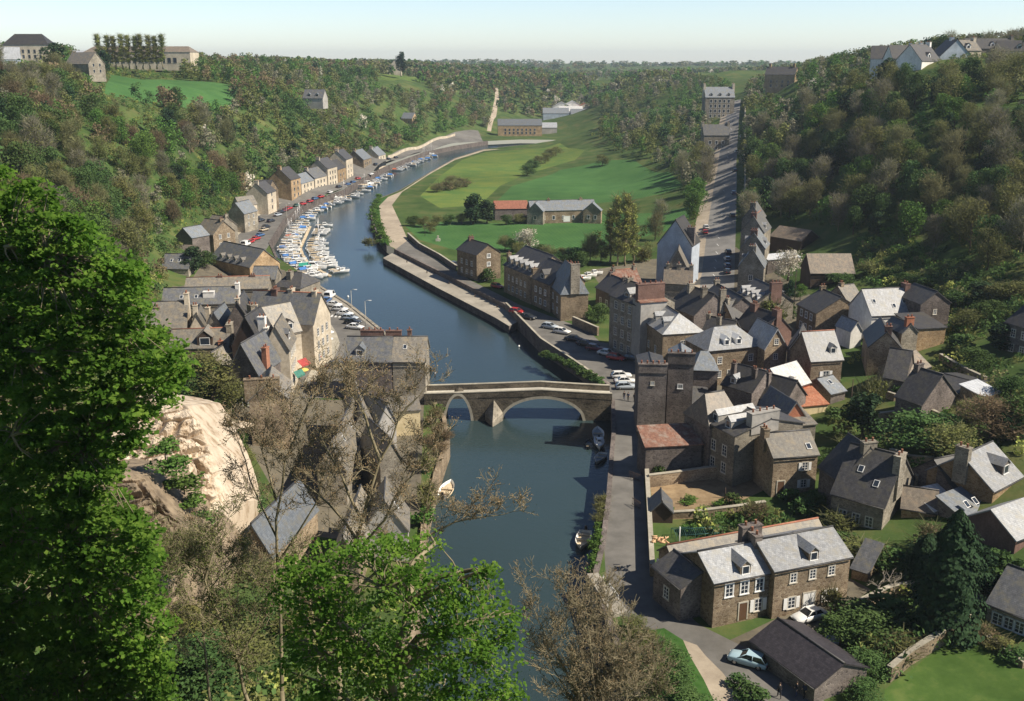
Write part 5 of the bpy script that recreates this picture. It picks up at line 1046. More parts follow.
def car(label,px,py,heading,col,kind='hatch',z=0,group=None,cat='car',world=None):
    p=P(px,py,z) if world is None else Vector(world)
    p.z=max(Hs(p.x,p.y),0)+.01
    m=CM[kind]; r=empty('parked_car' if kind!='van' else 'parked_van',tuple(p),R(heading)); tag(r,label,cat if kind!='van' else 'van',group)
    b=link('body',m['body'],r); b.material_slots[0].link='OBJECT'; b.material_slots[0].material=MATS['car_'+col]
    link('cabin_glass',m['cabin_glass'],r)
    hw=.72 if kind!='van' else .82; wb=1.25 if kind!='van' else 1.45
    for sx in (-1,1):
        for sy in (-1,1):
            w=link('wheel',m['wheel'],r,(sx*wb,sy*hw,.31)); link('rim',m['rim'],w)
        link('bumper',m['bumper'],r,(sx*(m['L']+.0),0,.45))
    for sy in (-.52,.52):
        link('headlight',m['head'],r,(m['L']-.01,sy,.62 if kind!='van' else .75)); link('tail_light',m['tail'],r,(-m['L']+.01,sy,.62 if kind!='van' else .8))
    return r
# foreground
car('pale blue hatchback parked on the lane at the foot of the picture',748,664,152,'paleblue','hatch')
car('white coupe parked on the forecourt in front of the white shutters',809,623,205,'white','saloon')
# bridge head
car('white car at the bridge head, rear one of the three nose to tail',621,378,5,'white','hatch')
car('white saloon in the middle of the three cars at the bridge head',625,383.5,3,'white','saloon')
car('silver blue estate nearest the bridge, beside the tall dark gable',626,389,2,'silver','hatch')
car('grey car parked in the shadow before the stone town house',637,356,-8,'silver','saloon')
# quay row right bank
for x,y,hd,col,kd,lb in [(633,361,-30,'dark','hatch','dark car beside the grey one before the stone town house'),(616,360,-33,'red','hatch','bright red car nearest the bridge in the quay car park'),(607,355.5,-33,'white','saloon','white car with blue shade between two red cars of the quay row'),
  (595,350.5,-33,'maroon','hatch','dark red car in the middle of the quay row'),(586,346,-33,'dark','saloon','dark saloon behind the dark red car of the quay row'),(574,341,-33,'dark','saloon','dark car just after the white one in the quay row'),
  (562,333.5,-33,'white','hatch','white hatchback on the quay near the corner house'),(550,328.5,-33,'silver','hatch','silver green hatchback, farthest of the quay row by the corner house'),
  (528,319,-33,'dark','hatch','dark green hatchback on the quay before the warehouse'),(517,313.5,-33,'red','hatch','red hatchback on the quay before the warehouse'),
  (497,288,-50,'red','hatch','dark red car against the warehouse wall'),(566,291,-30,'dark','hatch','dark car by the gable of the dormer house')]: car(lb,x,y,hd,col,kd)
for x,y,hd,col,kd,lb in [(482,281,-50,'dark','hatch','dark car in the shade beside the isolated house'),(455,266,-55,'dark','hatch','dark car at the field wall before the isolated house')]: car(lb,x,y,hd,col,kd)
# left quay square
for i,(x,y,col,kd,lb) in enumerate([(334,306.5,'white','saloon','white car farthest in the slanted row on the left quay'),(340,311,'white','hatch','second white car of the slanted row on the left quay'),(345,315.5,'white','saloon','third white car of the slanted row on the left quay'),(350,320,'silver','hatch','silver car in the slanted row on the left quay'),(353,324,'dark','hatch','dark car in the slanted row on the left quay'),(355,329,'white','saloon','white saloon nearest the red chimney pots on the left quay')]): car(lb,x,y,-18,col,kd)
car('white van parked at the far corner of the left quay square',330,298,80,'white','van'); car('dark blue van in front of the white van on the left quay square',327,302,80,'blue','hatch')
car('dark teal car at the kerb beside the dark slate quayside house',336,367,20,'dark','saloon')
# marina road cars
row=[(256,240,'red'),(260,236.5,'blue'),(264,231,'beige'),(266,228,'dark'),(271,222,'dark'),(278,216,'silver'),(281,213,'dark'),(285,211.5,'maroon'),(289,209.5,'red'),(297,206.5,'green'),(303,205,'red'),(310,202.5,'red'),(315,200,'blue'),(321,198.5,'red'),
  (339,190.5,'dark'),(348,186.5,'blue'),(353,184,'blue'),(358,181,'red'),(371,175,'white')]
nm={'red':'red','blue':'blue','beige':'beige','dark':'dark','silver':'silver','maroon':'maroon','green':'green','white':'white'}
seen={}
import itertools
ordw=['nearest the market hall','second','third','fourth','fifth','sixth','seventh','eighth']
for x,y,c_ in row:
    k=seen.get(c_,0); seen[c_]=k+1
    car(f'{nm[c_]} car parked along the marina road, '+('nearest the hall' if k==0 else f'{ordw[k]} {nm[c_]} one from the hall'),x,y,70,c_,'hatch' if k%2 else 'saloon',group='cars parked along the marina road')
for x,y,hd,c_,lb in [(256,219,70,'dark','dark car against the left kerb at the bend of the marina road'),(261,221.5,70,'dark','dark car just past the bend opposite the parked marina row'),(330,195.5,75,'white','white car driving up the middle of the marina road'),(376,171,70,'dark','small dark car on the road by the last pale house'),(389,165,70,'dark','dark car far up the river road'),(396,161,70,'dark','dark car farthest up the river road')]: car(lb,x,y,hd,c_,'hatch')
car('white camper van parked near the market hall gable',246,246,80,'white','van')
car('red trailer sized car right of the white camper van',251,243,80,'red','hatch')
# uphill road cars
def rc(px,Y,c_,k,lb): 
    z=1+(Y-263)*.0667; p=D(px,Y,z); car(lb,0,0,88,c_,k,world=p)
rc(706,345,'white','hatch','white car above the red one on the uphill road edge'); rc(705,337,'red','hatch','bright red car on the left edge of the uphill road')
for i,(px,Y,c_,lb) in enumerate([(727,282,'dark','dark car lowest in the shade at the right edge of the uphill road'),(727,289,'blue','blue car second from the foot of the uphill road'),(727,297,'silver','silver car third from the foot of the uphill road'),(728,305,'dark','dark car fourth from the foot of the uphill road'),(732,352,'dark','dark car in the tree shade halfway along the terrace'),(733,385,'blue','blue car above the terrace on the uphill road'),(734,430,'dark','dark car under the trees of the uphill road'),(736,480,'silver','silver car high on the shaded side of the uphill road'),(741,545,'white','white car near the top of the uphill road')]): rc(px,Y,c_,'hatch',lb)
# ------------------------------------------------------------------ boats
mat('hull_white',(.72,.72,.70),(.80,.80,.77),scale=2,rough=.35,spec=.6); mat('hull_blue',(.05,.12,.28),rough=.4); mat('deck_beige',(.50,.40,.26),(.60,.50,.36),scale=3); mat('deck_grey',(.32,.35,.36),rough=.6)
mat('cover_green',(.04,.30,.22),rough=.8); mat('cover_blue',(.06,.18,.45),rough=.8); mat('cover_orange',(.5,.14,.07),rough=.8); mat('mast_metal',(.6,.6,.6),rough=.35,metal=.6)
def boat_meshes(kind):
    L,B,Hh={'yacht':(8,2.6,1.0),'motor':(7,2.6,1.1),'open':(4.6,1.8,.6)}[kind]
    n=14; h=MB(); rings=[]; dk=[]
    for i in range(n+1):
        t=i/n; x=-L/2+L*t; w=B/2*min(1,(1-max(0,(t-.45)/.55)**2.2))*(.82+.18*min(1,t/.3)); w=max(w,.02); sh=Hh*(.82+.28*t*t)
        rings.append([(x+.15*t,-w,sh),(x,-w*.85,sh*.45),(x-.25*t*t,-w*.25,-.25),(x-.25*t*t,w*.25,-.25),(x,w*.85,sh*.45),(x+.15*t,w,sh)]); dk.append((x,w,sh))
    base=0
    for r in rings: h.v+=r
    for i in range(n):
        for k in range(5): h.f.append((i*6+k,(i+1)*6+k,(i+1)*6+k+1,i*6+k+1)[::-1]); h.uv+=[(0,0)]*4; h.mi.append(0); h.sm.append(True)
    h.f.append((5,4,3,2,1,0)[::-1]); h.uv+=[(0,0)]*6; h.mi.append(0); h.sm.append(False)
    hm=h.mesh('hull','hull_white')
    d=MB(); dz=.06 if kind!='open' else .35
    for i in range(n):
        x0,w0,s0=dk[i];x1,w1,s1=dk[i+1]; d.face([(x0,-w0*.94,s0-dz),(x1,-w1*.94,s1-dz),(x1,w1*.94,s1-dz),(x0,w0*.94,s0-dz)])
    dm=d.mesh('deck','hull_white' if kind!='open' else 'deck_beige')
    res=dict(hull=hm,deck=dm,kind=kind,H=Hh)
    if kind!='open':
        c_=MB(); x0,x1=(-.9,1.9) if kind=='yacht' else (-.6,1.5); hh=.5 if kind=='yacht' else 1.0; z=Hh*.86
        A=[(x0,-B*.30,z),(x1,-B*.20,z+.05),(x1,B*.20,z+.05),(x0,B*.30,z)]; T=[(x0+.05,-B*.27,z+hh),(x1-.7,-B*.2,z+hh*.95),(x1-.7,B*.2,z+hh*.95),(x0+.05,B*.27,z+hh)]
        for i in range(4):
            j=(i+1)%4; c_.face([A[i],A[j],T[j],T[i]])
        c_.face(T); res['cabin']=c_.mesh('cabin','hull_white')
        g=MB()
        def mid(p,q,t): return Vector(p).lerp(Vector(q),t)
        for i in (0,1,2):
            j=(i+1)%4; a,b,c2,d2=A[i],A[j],T[j],T[i]; cen=(Vector(a)+Vector(b)+Vector(c2)+Vector(d2))/4; nrm=(Vector(b)-Vector(a)).cross(Vector(d2)-Vector(a)).normalized()*.02
            lo0,lo1=mid(a,d2,.45),mid(b,c2,.45); hi0,hi1=mid(a,d2,.88),mid(b,c2,.88)
            g.face([mid(lo0,lo1,.1)+nrm,mid(lo0,lo1,.9)+nrm,mid(hi0,hi1,.9)+nrm,mid(hi0,hi1,.1)+nrm])
        res['window']=g.mesh('cabin_window','car_glass')
        k=MB(); k.box((-L*.44,-B*.30,Hh*.72),(x0-.1,B*.30,Hh*.90)); res['cockpit']=k.mesh('cockpit','deck_beige')
    else:
        k=MB(); k.box((-.2,-B*.42,Hh*.55),(.15,B*.42,Hh*.66)); k.box((-1.5,-B*.40,Hh*.55),(-1.2,B*.40,Hh*.66)); res['thwart']=k.mesh('thwart','deck_beige')
        o_=MB(); o_.box((-L/2-.35,-.15,.1),(-L/2-.05,.15,.95)); res['outboard_motor']=o_.mesh('outboard_motor','tyre')
    if kind=='yacht':
        m_=MB(); m_.tube([(.6,0,Hh*.9),(.6,0,10.2)],[.09,.055],6); m_.tube([(.6,0,5.8),(.6,-.7,5.8)],.03,4); m_.tube([(.6,0,5.8),(.6,.7,5.8)],.03,4)
        m_.tube([(.6,0,10),(L/2+.1,0,Hh)],.015,3); m_.tube([(.6,0,10),(-L/2,0,Hh)],.015,3); res['mast']=m_.mesh('mast','mast_metal')
        b_=MB(); b_.tube([(.5,0,Hh+1.0),(-2.6,0,Hh+1.05)],[.14,.12],7); res['boom']=b_.mesh('boom','deck_beige')
    if kind=='motor':
        s_=MB(); s_.tube([(1.5,-.95,Hh),(1.5,-.95,Hh+.5),(3.3,0,Hh+.75),(1.5,.95,Hh+.5),(1.5,.95,Hh)],.03,4); res['rail']=s_.mesh('bow_rail','mast_metal')
    cv=MB(); q=L*.42
    A=[(-q,-B*.42,Hh*.95),(0,-B*.42,Hh*.95),(0,B*.42,Hh*.95),(-q,B*.42,Hh*.95)]
    cv.face([A[0],A[1],(0,0,Hh+.8),(-q,0,Hh+.5)]); cv.face([A[2],A[3],(-q,0,Hh+.5),(0,0,Hh+.8)]); cv.face([A[1],A[2],(0,0,Hh+.8)]); cv.face([A[3],A[0],(-q,0,Hh+.5)]); res['cover']=cv.mesh('boat_cover','cover_green')
    return res
BM={k:boat_meshes(k) for k in ('yacht','motor','open')}
def boat(label,px,py,hd,kind,sc=1.0,cover=None,hull=None,deck=None,group=None,loc=None):
    p=P(px,py,WZ) if loc is None else Vector(loc); r=empty('moored_boat',(p.x,p.y,WZ+.12 if loc is None else p.z),R(hd)); r.scale=(sc,sc,sc); tag(r,label,'boat',group); m=BM[kind]
    for k,nm_ in (('hull','hull'),('deck','deck'),('cabin','cabin'),('window','cabin_window'),('cockpit','cockpit'),('thwart','thwart'),('outboard_motor','outboard_motor'),('mast','mast'),('boom','boom'),('rail','bow_rail')):
        if k in m:
            par=r
            if k=='window': par=cab
            o=link(nm_,m[k],par)
            if k=='cabin': cab=o
            if (k=='hull' and hull) or (k=='deck' and deck): o.material_slots[0].link='OBJECT'; o.material_slots[0].material=MATS[hull if k=='hull' else deck]
    if cover: o=link('boat_cover',m['cover'],r); o.material_slots[0].link='OBJECT'; o.material_slots[0].material=MATS[cover]
    return r
boat('open white boat with orange inside moored by the ivy bank, lower right of the river',583,543,258,'open',1.15)
boat('white boat moored below the left bank trees downstream of the bridge',447,492,80,'open',1.2)
boat('green grey open boat nearest the bridge, against the right quay wall',598,436,88,'open',1.15,deck='deck_grey')
boat('pale blue cabin boat between two open boats by the right quay wall',599,446,268,'motor',.72)
boat('small grey dinghy below the cabin boat by the right quay wall',600,460,250,'open',.95,deck='deck_grey')
boat('dark low raft like boat beside the pale cabin boat',589,446,88,'open',.7,hull='car_dark',deck='car_dark')
# marina: berths at right angles to the quay, in rows
rb=random.Random(21)
berths=[]
edge=[P(x,y,0).xy for x,y in [(299,270),(288,264),(278,257.5),(273,248),(271.5,241),(278,231),(285,220),(294,212),(304,205),(326,196.5),(348,189),(368,176),(388,166),(408,158.5),(426,152)]]
acc=0; out=[]
for i in range(len(edge)-1):
    a,b=edge[i],edge[i+1]; d=(b-a).normalized(); n=Vector((d.y,-d.x)); Ls=(b-a).length; s=0
    while s<Ls:
        pos=a+d*s; out.append((pos,n,i)); s+=3.3 if i<6 else 6.5
k=0; words=['white','cream white','bright white','off white']
for (pos,n,i) in out:
    hd=math.degrees(math.atan2(n.y,n.x))+rb.uniform(-6,6)
    r1=rb.random(); kd='yacht' if r1<(.35 if i<7 else .12) else 'motor'
    sc=rb.uniform(.78,1.05); off=4.8*sc+1.0
    p=pos+n*off; cov=rb.choice([None]*9+['cover_blue','cover_blue','cover_orange'])
    if i<9 or rb.random()<.75:
        nmk={'yacht':'sailing yacht with bare mast','motor':'cabin cruiser'}[kd]; cn={None:'',"cover_blue":' under a blue cover',"cover_orange":' under an orange cover',"cover_green":' under a green cover'}[cov]
        where='packed by the near left quay' if i<6 else 'along the far left quay'
        boat(f'white {nmk}{cn} {where}',0,0,hd+(180 if rb.random()<.4 else 0),kd,sc,cov,group=f'{nmk}s{cn} {"packed by the near left quay" if i<6 else "along the far left quay"}',loc=(p.x,p.y,WZ+.12))
    if i<6 and rb.random()<.7:
        p=pos+n*(off+9.5); kd=rb.choice(['yacht','motor','motor']); nmk={'yacht':'sailing yacht with bare mast','motor':'cabin cruiser'}[kd]
        boat(f'white {nmk} in the outer row of the marina',0,0,hd,kd,sc*.95,None,group=f'{nmk}s in the outer row of the marina',loc=(p.x,p.y,WZ+.12))
boat('large white motor boat with green cover at the near end of the marina',312,270,0,'motor',1.35,'cover_green')
boat('white yacht with tall mast lying outermost at the near end of the marina',318,266,5,'yacht',1.05)
boat('white motor cruiser nearest the dark hipped roof at the marina end',312,279,-2,'motor',1.0)
boat('biggest white cruiser moored beyond the marina row, alongside the quay',367,187,60,'motor',1.7)
boat('white cruiser with a blue canopy at the outer end of the boat rows',333,200,30,'motor',1.3,'cover_blue')
boat('white cabin boat alone at the top of the river',428,155.5,20,'motor',1.3)
mb=MB()
for i in range(len(edge)-1):
    a,b=edge[i],edge[i+1]; d=(b-a).normalized(); n=Vector((d.y,-d.x))
    if i>5: break
    q=[a+n*9.2,b+n*9.2,b+n*10.2,a+n*10.2]; mb.prism([tuple(p) for p in q],WZ+.05,WZ+.3)
o=mb.build('floating_pontoon','deck_beige'); tag(o,'floating wooden pontoon between the two boat rows of the marina','pontoon')
# white and orange boats laid up in the yard
for i,(x,y,cv,lb) in enumerate([(582,282,'cover_orange','laid up boat with orange cover, left one in the yard behind the corner house'),(588,279,None,'white boat on land, middle one in the yard behind the corner house'),(594,276.5,None,'white boat on land, right one in the yard behind the corner house')]):
    p=G(x,y); boat(lb,0,0,20,'motor',.8,cv,loc=(p.x,p.y,p.z+.5))
# ------------------------------------------------------------------ people
def person(px,py,hd,top,legs,label,z=0,pose='walk',hair='hair_dark'):
    mat('skin',(.50,.32,.22),rough=.6); mat('hair_dark',(.04,.025,.02)); mat('hair_fair',(.3,.2,.1))
    import bmesh
    hgt=1.72; st=.22 if pose=='walk' else .08
    V=[(0,0,.95),(0,0,1.15),(0,0,1.38),(0,0,1.48),(0,0,1.56),(.02,0,1.66),  # pelvis..head
       (0,.09,.90),(st*.7,.10,.50),(st,.10,.08),(st+.14,.11,.04), (0,-.09,.90),(-st*.5,-.10,.50),(-st*1.2,-.10,.10),(-st*1.2+.13,-.11,.04),
       (0,.18,1.36),(-.06,.24,1.10),(.06,.24,.88),(.08,.24,.80),(0,-.18,1.36),(.06,-.24,1.10),(.16,-.23,.90),(.19,-.22,.82)]
    E_=[(0,1),(1,2),(2,3),(3,4),(4,5),(0,6),(6,7),(7,8),(8,9),(0,10),(10,11),(11,12),(12,13),(2,14),(14,15),(15,16),(16,17),(2,18),(18,19),(19,20),(20,21)]
    Rr=[.14,.135,.15,.06,.07,.095,.09,.065,.045,.035,.09,.065,.045,.035,.06,.045,.034,.035,.06,.045,.034,.035]
    me=bpy.data.meshes.new('person'); me.from_pydata(V,E_,[]); o=bpy.data.objects.new('person',me); COL.objects.link(o)
    sk_=o.modifiers.new('s','SKIN'); sv=me.skin_vertices[0].data
    for i,r in enumerate(Rr): sv[i].radius=(r,r)
    sv[0].use_root=True
    sb=o.modifiers.new('b','SUBSURF'); sb.levels=1; sb.render_levels=1
    dg=bpy.context.evaluated_depsgraph_get(); m2=bpy.data.meshes.new_from_object(o.evaluated_get(dg)); o.modifiers.clear(); o.data=m2; bpy.data.meshes.remove(me)
    m2.name='person'; m2.materials.clear()
    for k in ('skin',top,legs): m2.materials.append(MATS[k])
    for q in m2.polygons:
        c_=q.center; q.material_index=1 if (1.0<c_.z<1.47 and not (c_.z<1.0)) else (2 if c_.z<=1.0 and abs(c_.y)<.19 else 0); q.use_smooth=True
    h=MB(); n=7
    for i in range(n):
        for j in range(4):
            def sp(a,b): return (-.01+.105*math.cos(a)*math.sin(b),.10*math.sin(a)*math.sin(b),1.67+.115*math.cos(b))
            a0,a1=2*math.pi*i/n,2*math.pi*(i+1)/n; b0,b1=j*.42,(j+1)*.42; h.face([sp(a0,b0),sp(a0,b1),sp(a1,b1),sp(a1,b0)],smooth=True)
    h.build('hair',hair,o)
    p=P(px,py,z); o.location=(p.x,p.y,max(0,Hs(p.x,p.y))+.01); o.rotation_euler=(0,0,R(hd)); tag(o,label,'person')
mat('cloth_white',(.6,.6,.62)); mat('cloth_navy',(.03,.04,.09)); mat('cloth_black',(.02,.02,.025)); mat('cloth_red',(.35,.04,.05))
person(624,400,90,'cloth_black','cloth_navy','person in black walking on the sunlit road beside the bridge end')
person(628,401,250,'cloth_navy','cloth_black','person in navy top standing right of the walker at the bridge end','walk' and 0,'stand')
person(634,402,200,'cloth_black','cloth_black','person in dark clothes nearest the tall dark gable at the bridge',0,'stand')
person(796,697,180,'cloth_black','cloth_navy','person in dark coat, left one of the trio at the foot of the picture',0,'stand')
person(804,698,200,'cloth_navy','cloth_black','person in navy, middle one of the trio at the foot of the picture',0,'stand')
person(812,699,160,'cloth_white','cloth_navy','person in white top, right one of the trio at the foot of the picture',0,'stand','hair_fair')
person(779,698,90,'cloth_black','cloth_black','person in black at the lane edge left of the trio',0,'walk')
person(435,376,0,'cloth_white','cloth_black','person in white at the restaurant end of the bridge',.5,'stand')
# ------------------------------------------------------------------ vegetation
def fol(name,a,b,c3=None,tr=.25,hue=.015,val=.22,sc=.35):
    return mat(name,a,b,c3,scale=sc,rough=.9,spec=.12,hue=hue,val=val,trans=tr,coord='Object',detail=3)
fol('leaf_fresh',(.075,.15,.03),(.13,.22,.05)); fol('leaf_mid',(.055,.105,.032),(.10,.16,.05)); fol('leaf_olive',(.13,.15,.045),(.20,.20,.07)); fol('leaf_yellow',(.26,.30,.075),(.38,.40,.12))
fol('leaf_dark',(.022,.048,.022),(.042,.078,.034),tr=.15); fol('twig_brown',(.135,.14,.068),(.22,.215,.10),tr=.35); fol('twig_red',(.17,.13,.08),(.24,.18,.11),tr=.35); fol('twig_grey',(.18,.17,.12),(.28,.265,.19),tr=.35)
fol('blossom_white',(.55,.50,.42),(.72,.68,.58),tr=.3,hue=0,val=.05); fol('twig_pale',(.42,.38,.30),(.55,.50,.42),tr=0,hue=0,val=0)
mat('bark',(.07,.055,.04),(.13,.105,.08),scale=3,stretch=(1,1,.3),rough=1); mat('bark_pale',(.16,.135,.085),(.27,.23,.145),scale=3,stretch=(1,1,.3),rough=1)
def rnd_unit(n,rg): 
    v=rg.normal(size=(n,3)); return v/np.linalg.norm(v,axis=1)[:,None]
def quads(cen,nor,size,rg,aspect=1.0):
    n=len(cen); r=rnd_unit(n,rg); t=np.cross(nor,r); t/=np.linalg.norm(t,axis=1)[:,None]+1e-9; b=np.cross(nor,t)
    s=(size*(.6+.8*rg.random(n)))[:,None] if np.isscalar(size) else size[:,None]
    k=.5*s; q=np.stack([cen-t*k-b*k*aspect*.35,cen+t*k*.2-b*k*aspect,cen+t*k+b*k*.3*aspect,cen-t*k*.3+b*k*aspect],axis=1)
    return q.reshape(-1,3)
def crown_pts(n,rg,h,w,base,lobes,col=False):
    """points scattered through lumpy lobes; returns centres and outward normals"""
    L=[]
    for i in range(lobes):
        a=rg.random()*6.28; f=(i+.5)/lobes; z=base+(h-base)*(.12+.80*f)
        prof=math.sin(min(1,max(.05,(z-base)/(h-base)))**.75*math.pi)**.6 if not col else .75*(1-.5*f)
        rr=w/2*prof*(.25+.5*rg.random()); lr=w/2*(.34+.26*rg.random())*(.75+.4*prof)
        L.append((rr*math.cos(a),rr*math.sin(a),z,lr,lr*(.7+.4*rg.random())))
    L=np.array(L); k=rg.integers(0,lobes,n); u=rnd_unit(n,rg); rad=rg.random(n)**.35
    p=L[k,:3]+u*np.stack([L[k,3],L[k,3],L[k,4]],1)*rad[:,None]
    p[:,2]=np.clip(p[:,2],base*.7,h*1.02)
    nn=u*.75+rnd_unit(n,rg)*.8; nn/=np.linalg.norm(nn,axis=1)[:,None]
    return p,nn,L
def twigs(p,u,ln,wd,rg):
    n=len(p); d=u*.6+rnd_unit(n,rg)*.5; d[:,2]=np.abs(d[:,2])*.7+.25; d/=np.linalg.norm(d,axis=1)[:,None]
    t=np.cross(d,rnd_unit(n,rg)); t/=np.linalg.norm(t,axis=1)[:,None]; l=(ln*(.5+rg.random(n)))[:,None]
    q=np.stack([p-t*wd/2,p+t*wd/2,p+d*l+t*wd*.15,p+d*l-t*wd*.15],1); return q.reshape(-1,3)
def trunk_mesh(h,w,base,L,rg,mt,r0=.22,limbs=6):
    m=MB(); top=h*.7; m.tube([(0,0,-1.0),(0,0,base*.6),(.1*rg.normal(),.1*rg.normal(),base),(.2*rg.normal(),.2*rg.normal(),top)],[r0*1.3,r0,r0*.8,r0*.25],7)
    for i in range(min(limbs,len(L))):
        c_=L[i*len(L)//limbs]; z0=min(base*.8+(c_[2]-base)*.35,top*.9)
        m.tube([(0,0,z0),(c_[0]*.5,c_[1]*.5,(z0+c_[2])/2+.1),(c_[0],c_[1],c_[2])],[r0*.5,r0*.33,r0*.12],5,cap=False)
    return m.mesh('trunk',mt)
PROTO={}
def proto(kind,var,mt,h,w,base,lobes,nl,ls,tw=0,bark='bark',col=False,asp=1.0,r0=.22,twm=None,limbs=6):
    rg=np.random.default_rng(abs(hash((kind,var)))%9973 if False else (sum(map(ord,kind))*31+var*7))
    p,nn,L=crown_pts(nl+tw,rg,h,w,base,lobes,col)
    v=quads(p[:nl],nn[:nl],ls,rg,asp); mi=np.zeros(nl,int); ms=[mt]
    if tw:
        v=np.concatenate([v,twigs(p[nl:],nn[nl:],1.3,.10,rg)]) if nl else twigs(p,nn,1.3,.10,rg); mi=np.concatenate([mi,np.ones(tw,int)]); ms=[mt,twm or 'twig_brown']
    cm=npmesh('crown',v,4,ms,mi)
    PROTO.setdefault(kind,[]).append((cm,trunk_mesh(h,w,base,L,rg,bark,r0,limbs),h,w))
for i in range(3):
    proto('leafy',i,'leaf_mid',10,8.5,1.4,13,3200,.36); proto('fresh',i,'leaf_fresh',9,8,1.2,12,2800,.34)
    proto('bare',i,'twig_brown',10.5,8.5,1.8,13,2000,.24,1600); proto('russet',i,'twig_red',9,7.5,1.5,11,1800,.24,1400,twm='twig_red')
    proto('greybare',i,'leaf_olive',11,8.5,1.8,13,1500,.24,1600,twm='twig_grey',bark='bark_pale')
    proto('budding',i,'leaf_olive',10,8.5,1.4,13,2600,.30,600); 
for i in range(2):
    proto('evergreen',i,'leaf_dark',10,7,1.2,10,2200,.5); proto('blossom',i,'blossom_white',7,7,1.6,10,1300,.32,200)
    proto('poplar',i,'leaf_yellow',18,3.6,1.2,18,2600,.28,900,col=True,bark='bark_pale'); proto('yellow',i,'leaf_yellow',9,7,2,10,900,.4,400)
    proto('shrub',i,'leaf_mid',3,4,.2,7,700,.36,r0=.06,limbs=4); proto('olive_shrub',i,'leaf_olive',3,4,.2,7,500,.32,250,r0=.06,limbs=4); proto('red_shrub',i,'twig_red',3.2,4,.2,7,450,.3,300,r0=.06,limbs=4,twm='twig_brown'); proto('fresh_shrub',i,'leaf_fresh',3,4,.2,7,700,.34,r0=.06,limbs=4)
def conifer_proto():
    rg=np.random.default_rng(5); n=9000; f=rg.random(n)**.85; z=.8+f*13.2; a=rg.random(n)*6.283; lump=_vn(a*2.2+40,z*.9,1,6)*.75+_vn(a*5+9,z*2.1,1,7)*.45; r=(1-f**1.6)**.6*4.3*(.35+.75*lump)*np.sqrt(rg.random(n)*.7+.3)
    p=np.stack([r*np.cos(a),r*np.sin(a),z-r*.15],1); nn=np.stack([np.cos(a),np.sin(a),np.full(n,.6)],1)+rnd_unit(n,rg)*.5; nn/=np.linalg.norm(nn,axis=1)[:,None]
    m=MB(); m.tube([(0,0,-1),(0,0,14)],[.35,.05],7); PROTO['conifer']=[(npmesh('crown',quads(p,nn,.36,rg),4,['leaf_dark']),m.mesh('trunk','bark'),14,8)]
conifer_proto()
KN={'leafy':('leafy_tree','dark green leafy tree'),'fresh':('leafy_tree','bright green leafing tree'),'bare':('bare_tree','bare brown twiggy tree'),'russet':('bare_tree','reddish brown bare tree'),'greybare':('bare_tree','grey barked tree with sparse spring buds'),'budding':('budding_tree','olive green budding tree'),
    'evergreen':('evergreen_tree','very dark evergreen tree'),'blossom':('blossom_tree','white blossoming tree'),'poplar':('poplar_tree','tall slim yellow green poplar'),'yellow':('budding_tree','yellow green budding tree'),'shrub':('shrub','green shrub'),'olive_shrub':('shrub','olive shrub'),'red_shrub':('shrub','russet shrub'),'fresh_shrub':('shrub','bright green shrub'),'conifer':('conifer_tree','dark conifer')}
rt=random.Random(99)
def plant(kind,loc,hgt,label=None,group=None,wd=None,var=None):
    v=PROTO[kind][rt.randrange(len(PROTO[kind])) if var is None else var]; s=hgt/v[2]; sw=(wd/v[3] if wd else s)
    nm,lb=KN[kind]; r=empty(nm,tuple(loc),rt.random()*6.28); r.scale=(sw,sw,s)
    tag(r,label or lb,'shrub' if nm=='shrub' else 'tree',group); link('trunk',v[1],r); link('crown',v[0],r); return r
# --- named single plants
def pg(kind,px,py,h,label,group=None,wd=None,z=None): return plant(kind,G(px,py) if z is None else P(px,py,z),h,label,group,wd)
pg('evergreen',473,224,11.5,'taller of two round dark evergreens left of the farm',wd=10); pg('evergreen',487,223,9,'smaller of two round dark evergreens beside the red farm roof',wd=8.5)
pg('blossom',529,252,7.5,'large white blossoming tree behind the warehouse roof',wd=9.5)
for i,(x,y,h) in enumerate([(610,263,18),(617,266,23),(625,266,23.5),(633,264,20)]): pg('poplar',x,y,h,['leftmost poplar of the clump behind the quay houses','second poplar of the clump behind the quay houses','tallest poplar of the clump behind the quay houses','rightmost poplar of the clump behind the quay houses'][i],wd=5.2)
pg('bare',590,262,8.5,'round brown tree left of the poplar clump'); pg('budding',601,262,7,'low olive tree between brown tree and poplars'); pg('bare',655,240,9,'brown bare tree left of the slate hung gable'); pg('olive_shrub',642,262,4,'olive shrub below the poplars',wd=6)
pg('greybare',661,225,9,'pale twiggy tree beside the bright field corner'); pg('leafy',574,264,5,'dark bush behind the white laid up boats',wd=8)
pg('blossom',788,281,8,'pinkish white blossoming tree above the mansard house',wd=9); pg('blossom',744,318,5.5,'white blossoming tree among the roofs beside the brick chimneys',wd=7.5); pg('olive_shrub',766,326,6,'olive thicket right of the white blossom among the roofs',wd=8)
pg('fresh',800,300,4,'bright conical bush on the lawn below the pinkish blossom'); pg('evergreen',788,304,6,'narrow dark evergreen on the lawn below the pinkish blossom',wd=3)
pg('evergreen',862,438,7.5,'dense round evergreen in the walled gardens, right of the orange roof',wd=7.5)
plant('conifer',P(944,634,1.0),14.5,'huge dark conifer between the ivy wing and the near lawn',None,8.5); plant('conifer',P(922,590,1.5),7,'smaller dark conifer at the left foot of the huge conifer',None,6)
pg('evergreen',972,598,6,'dark evergreen right of the huge conifer',wd=5.5)
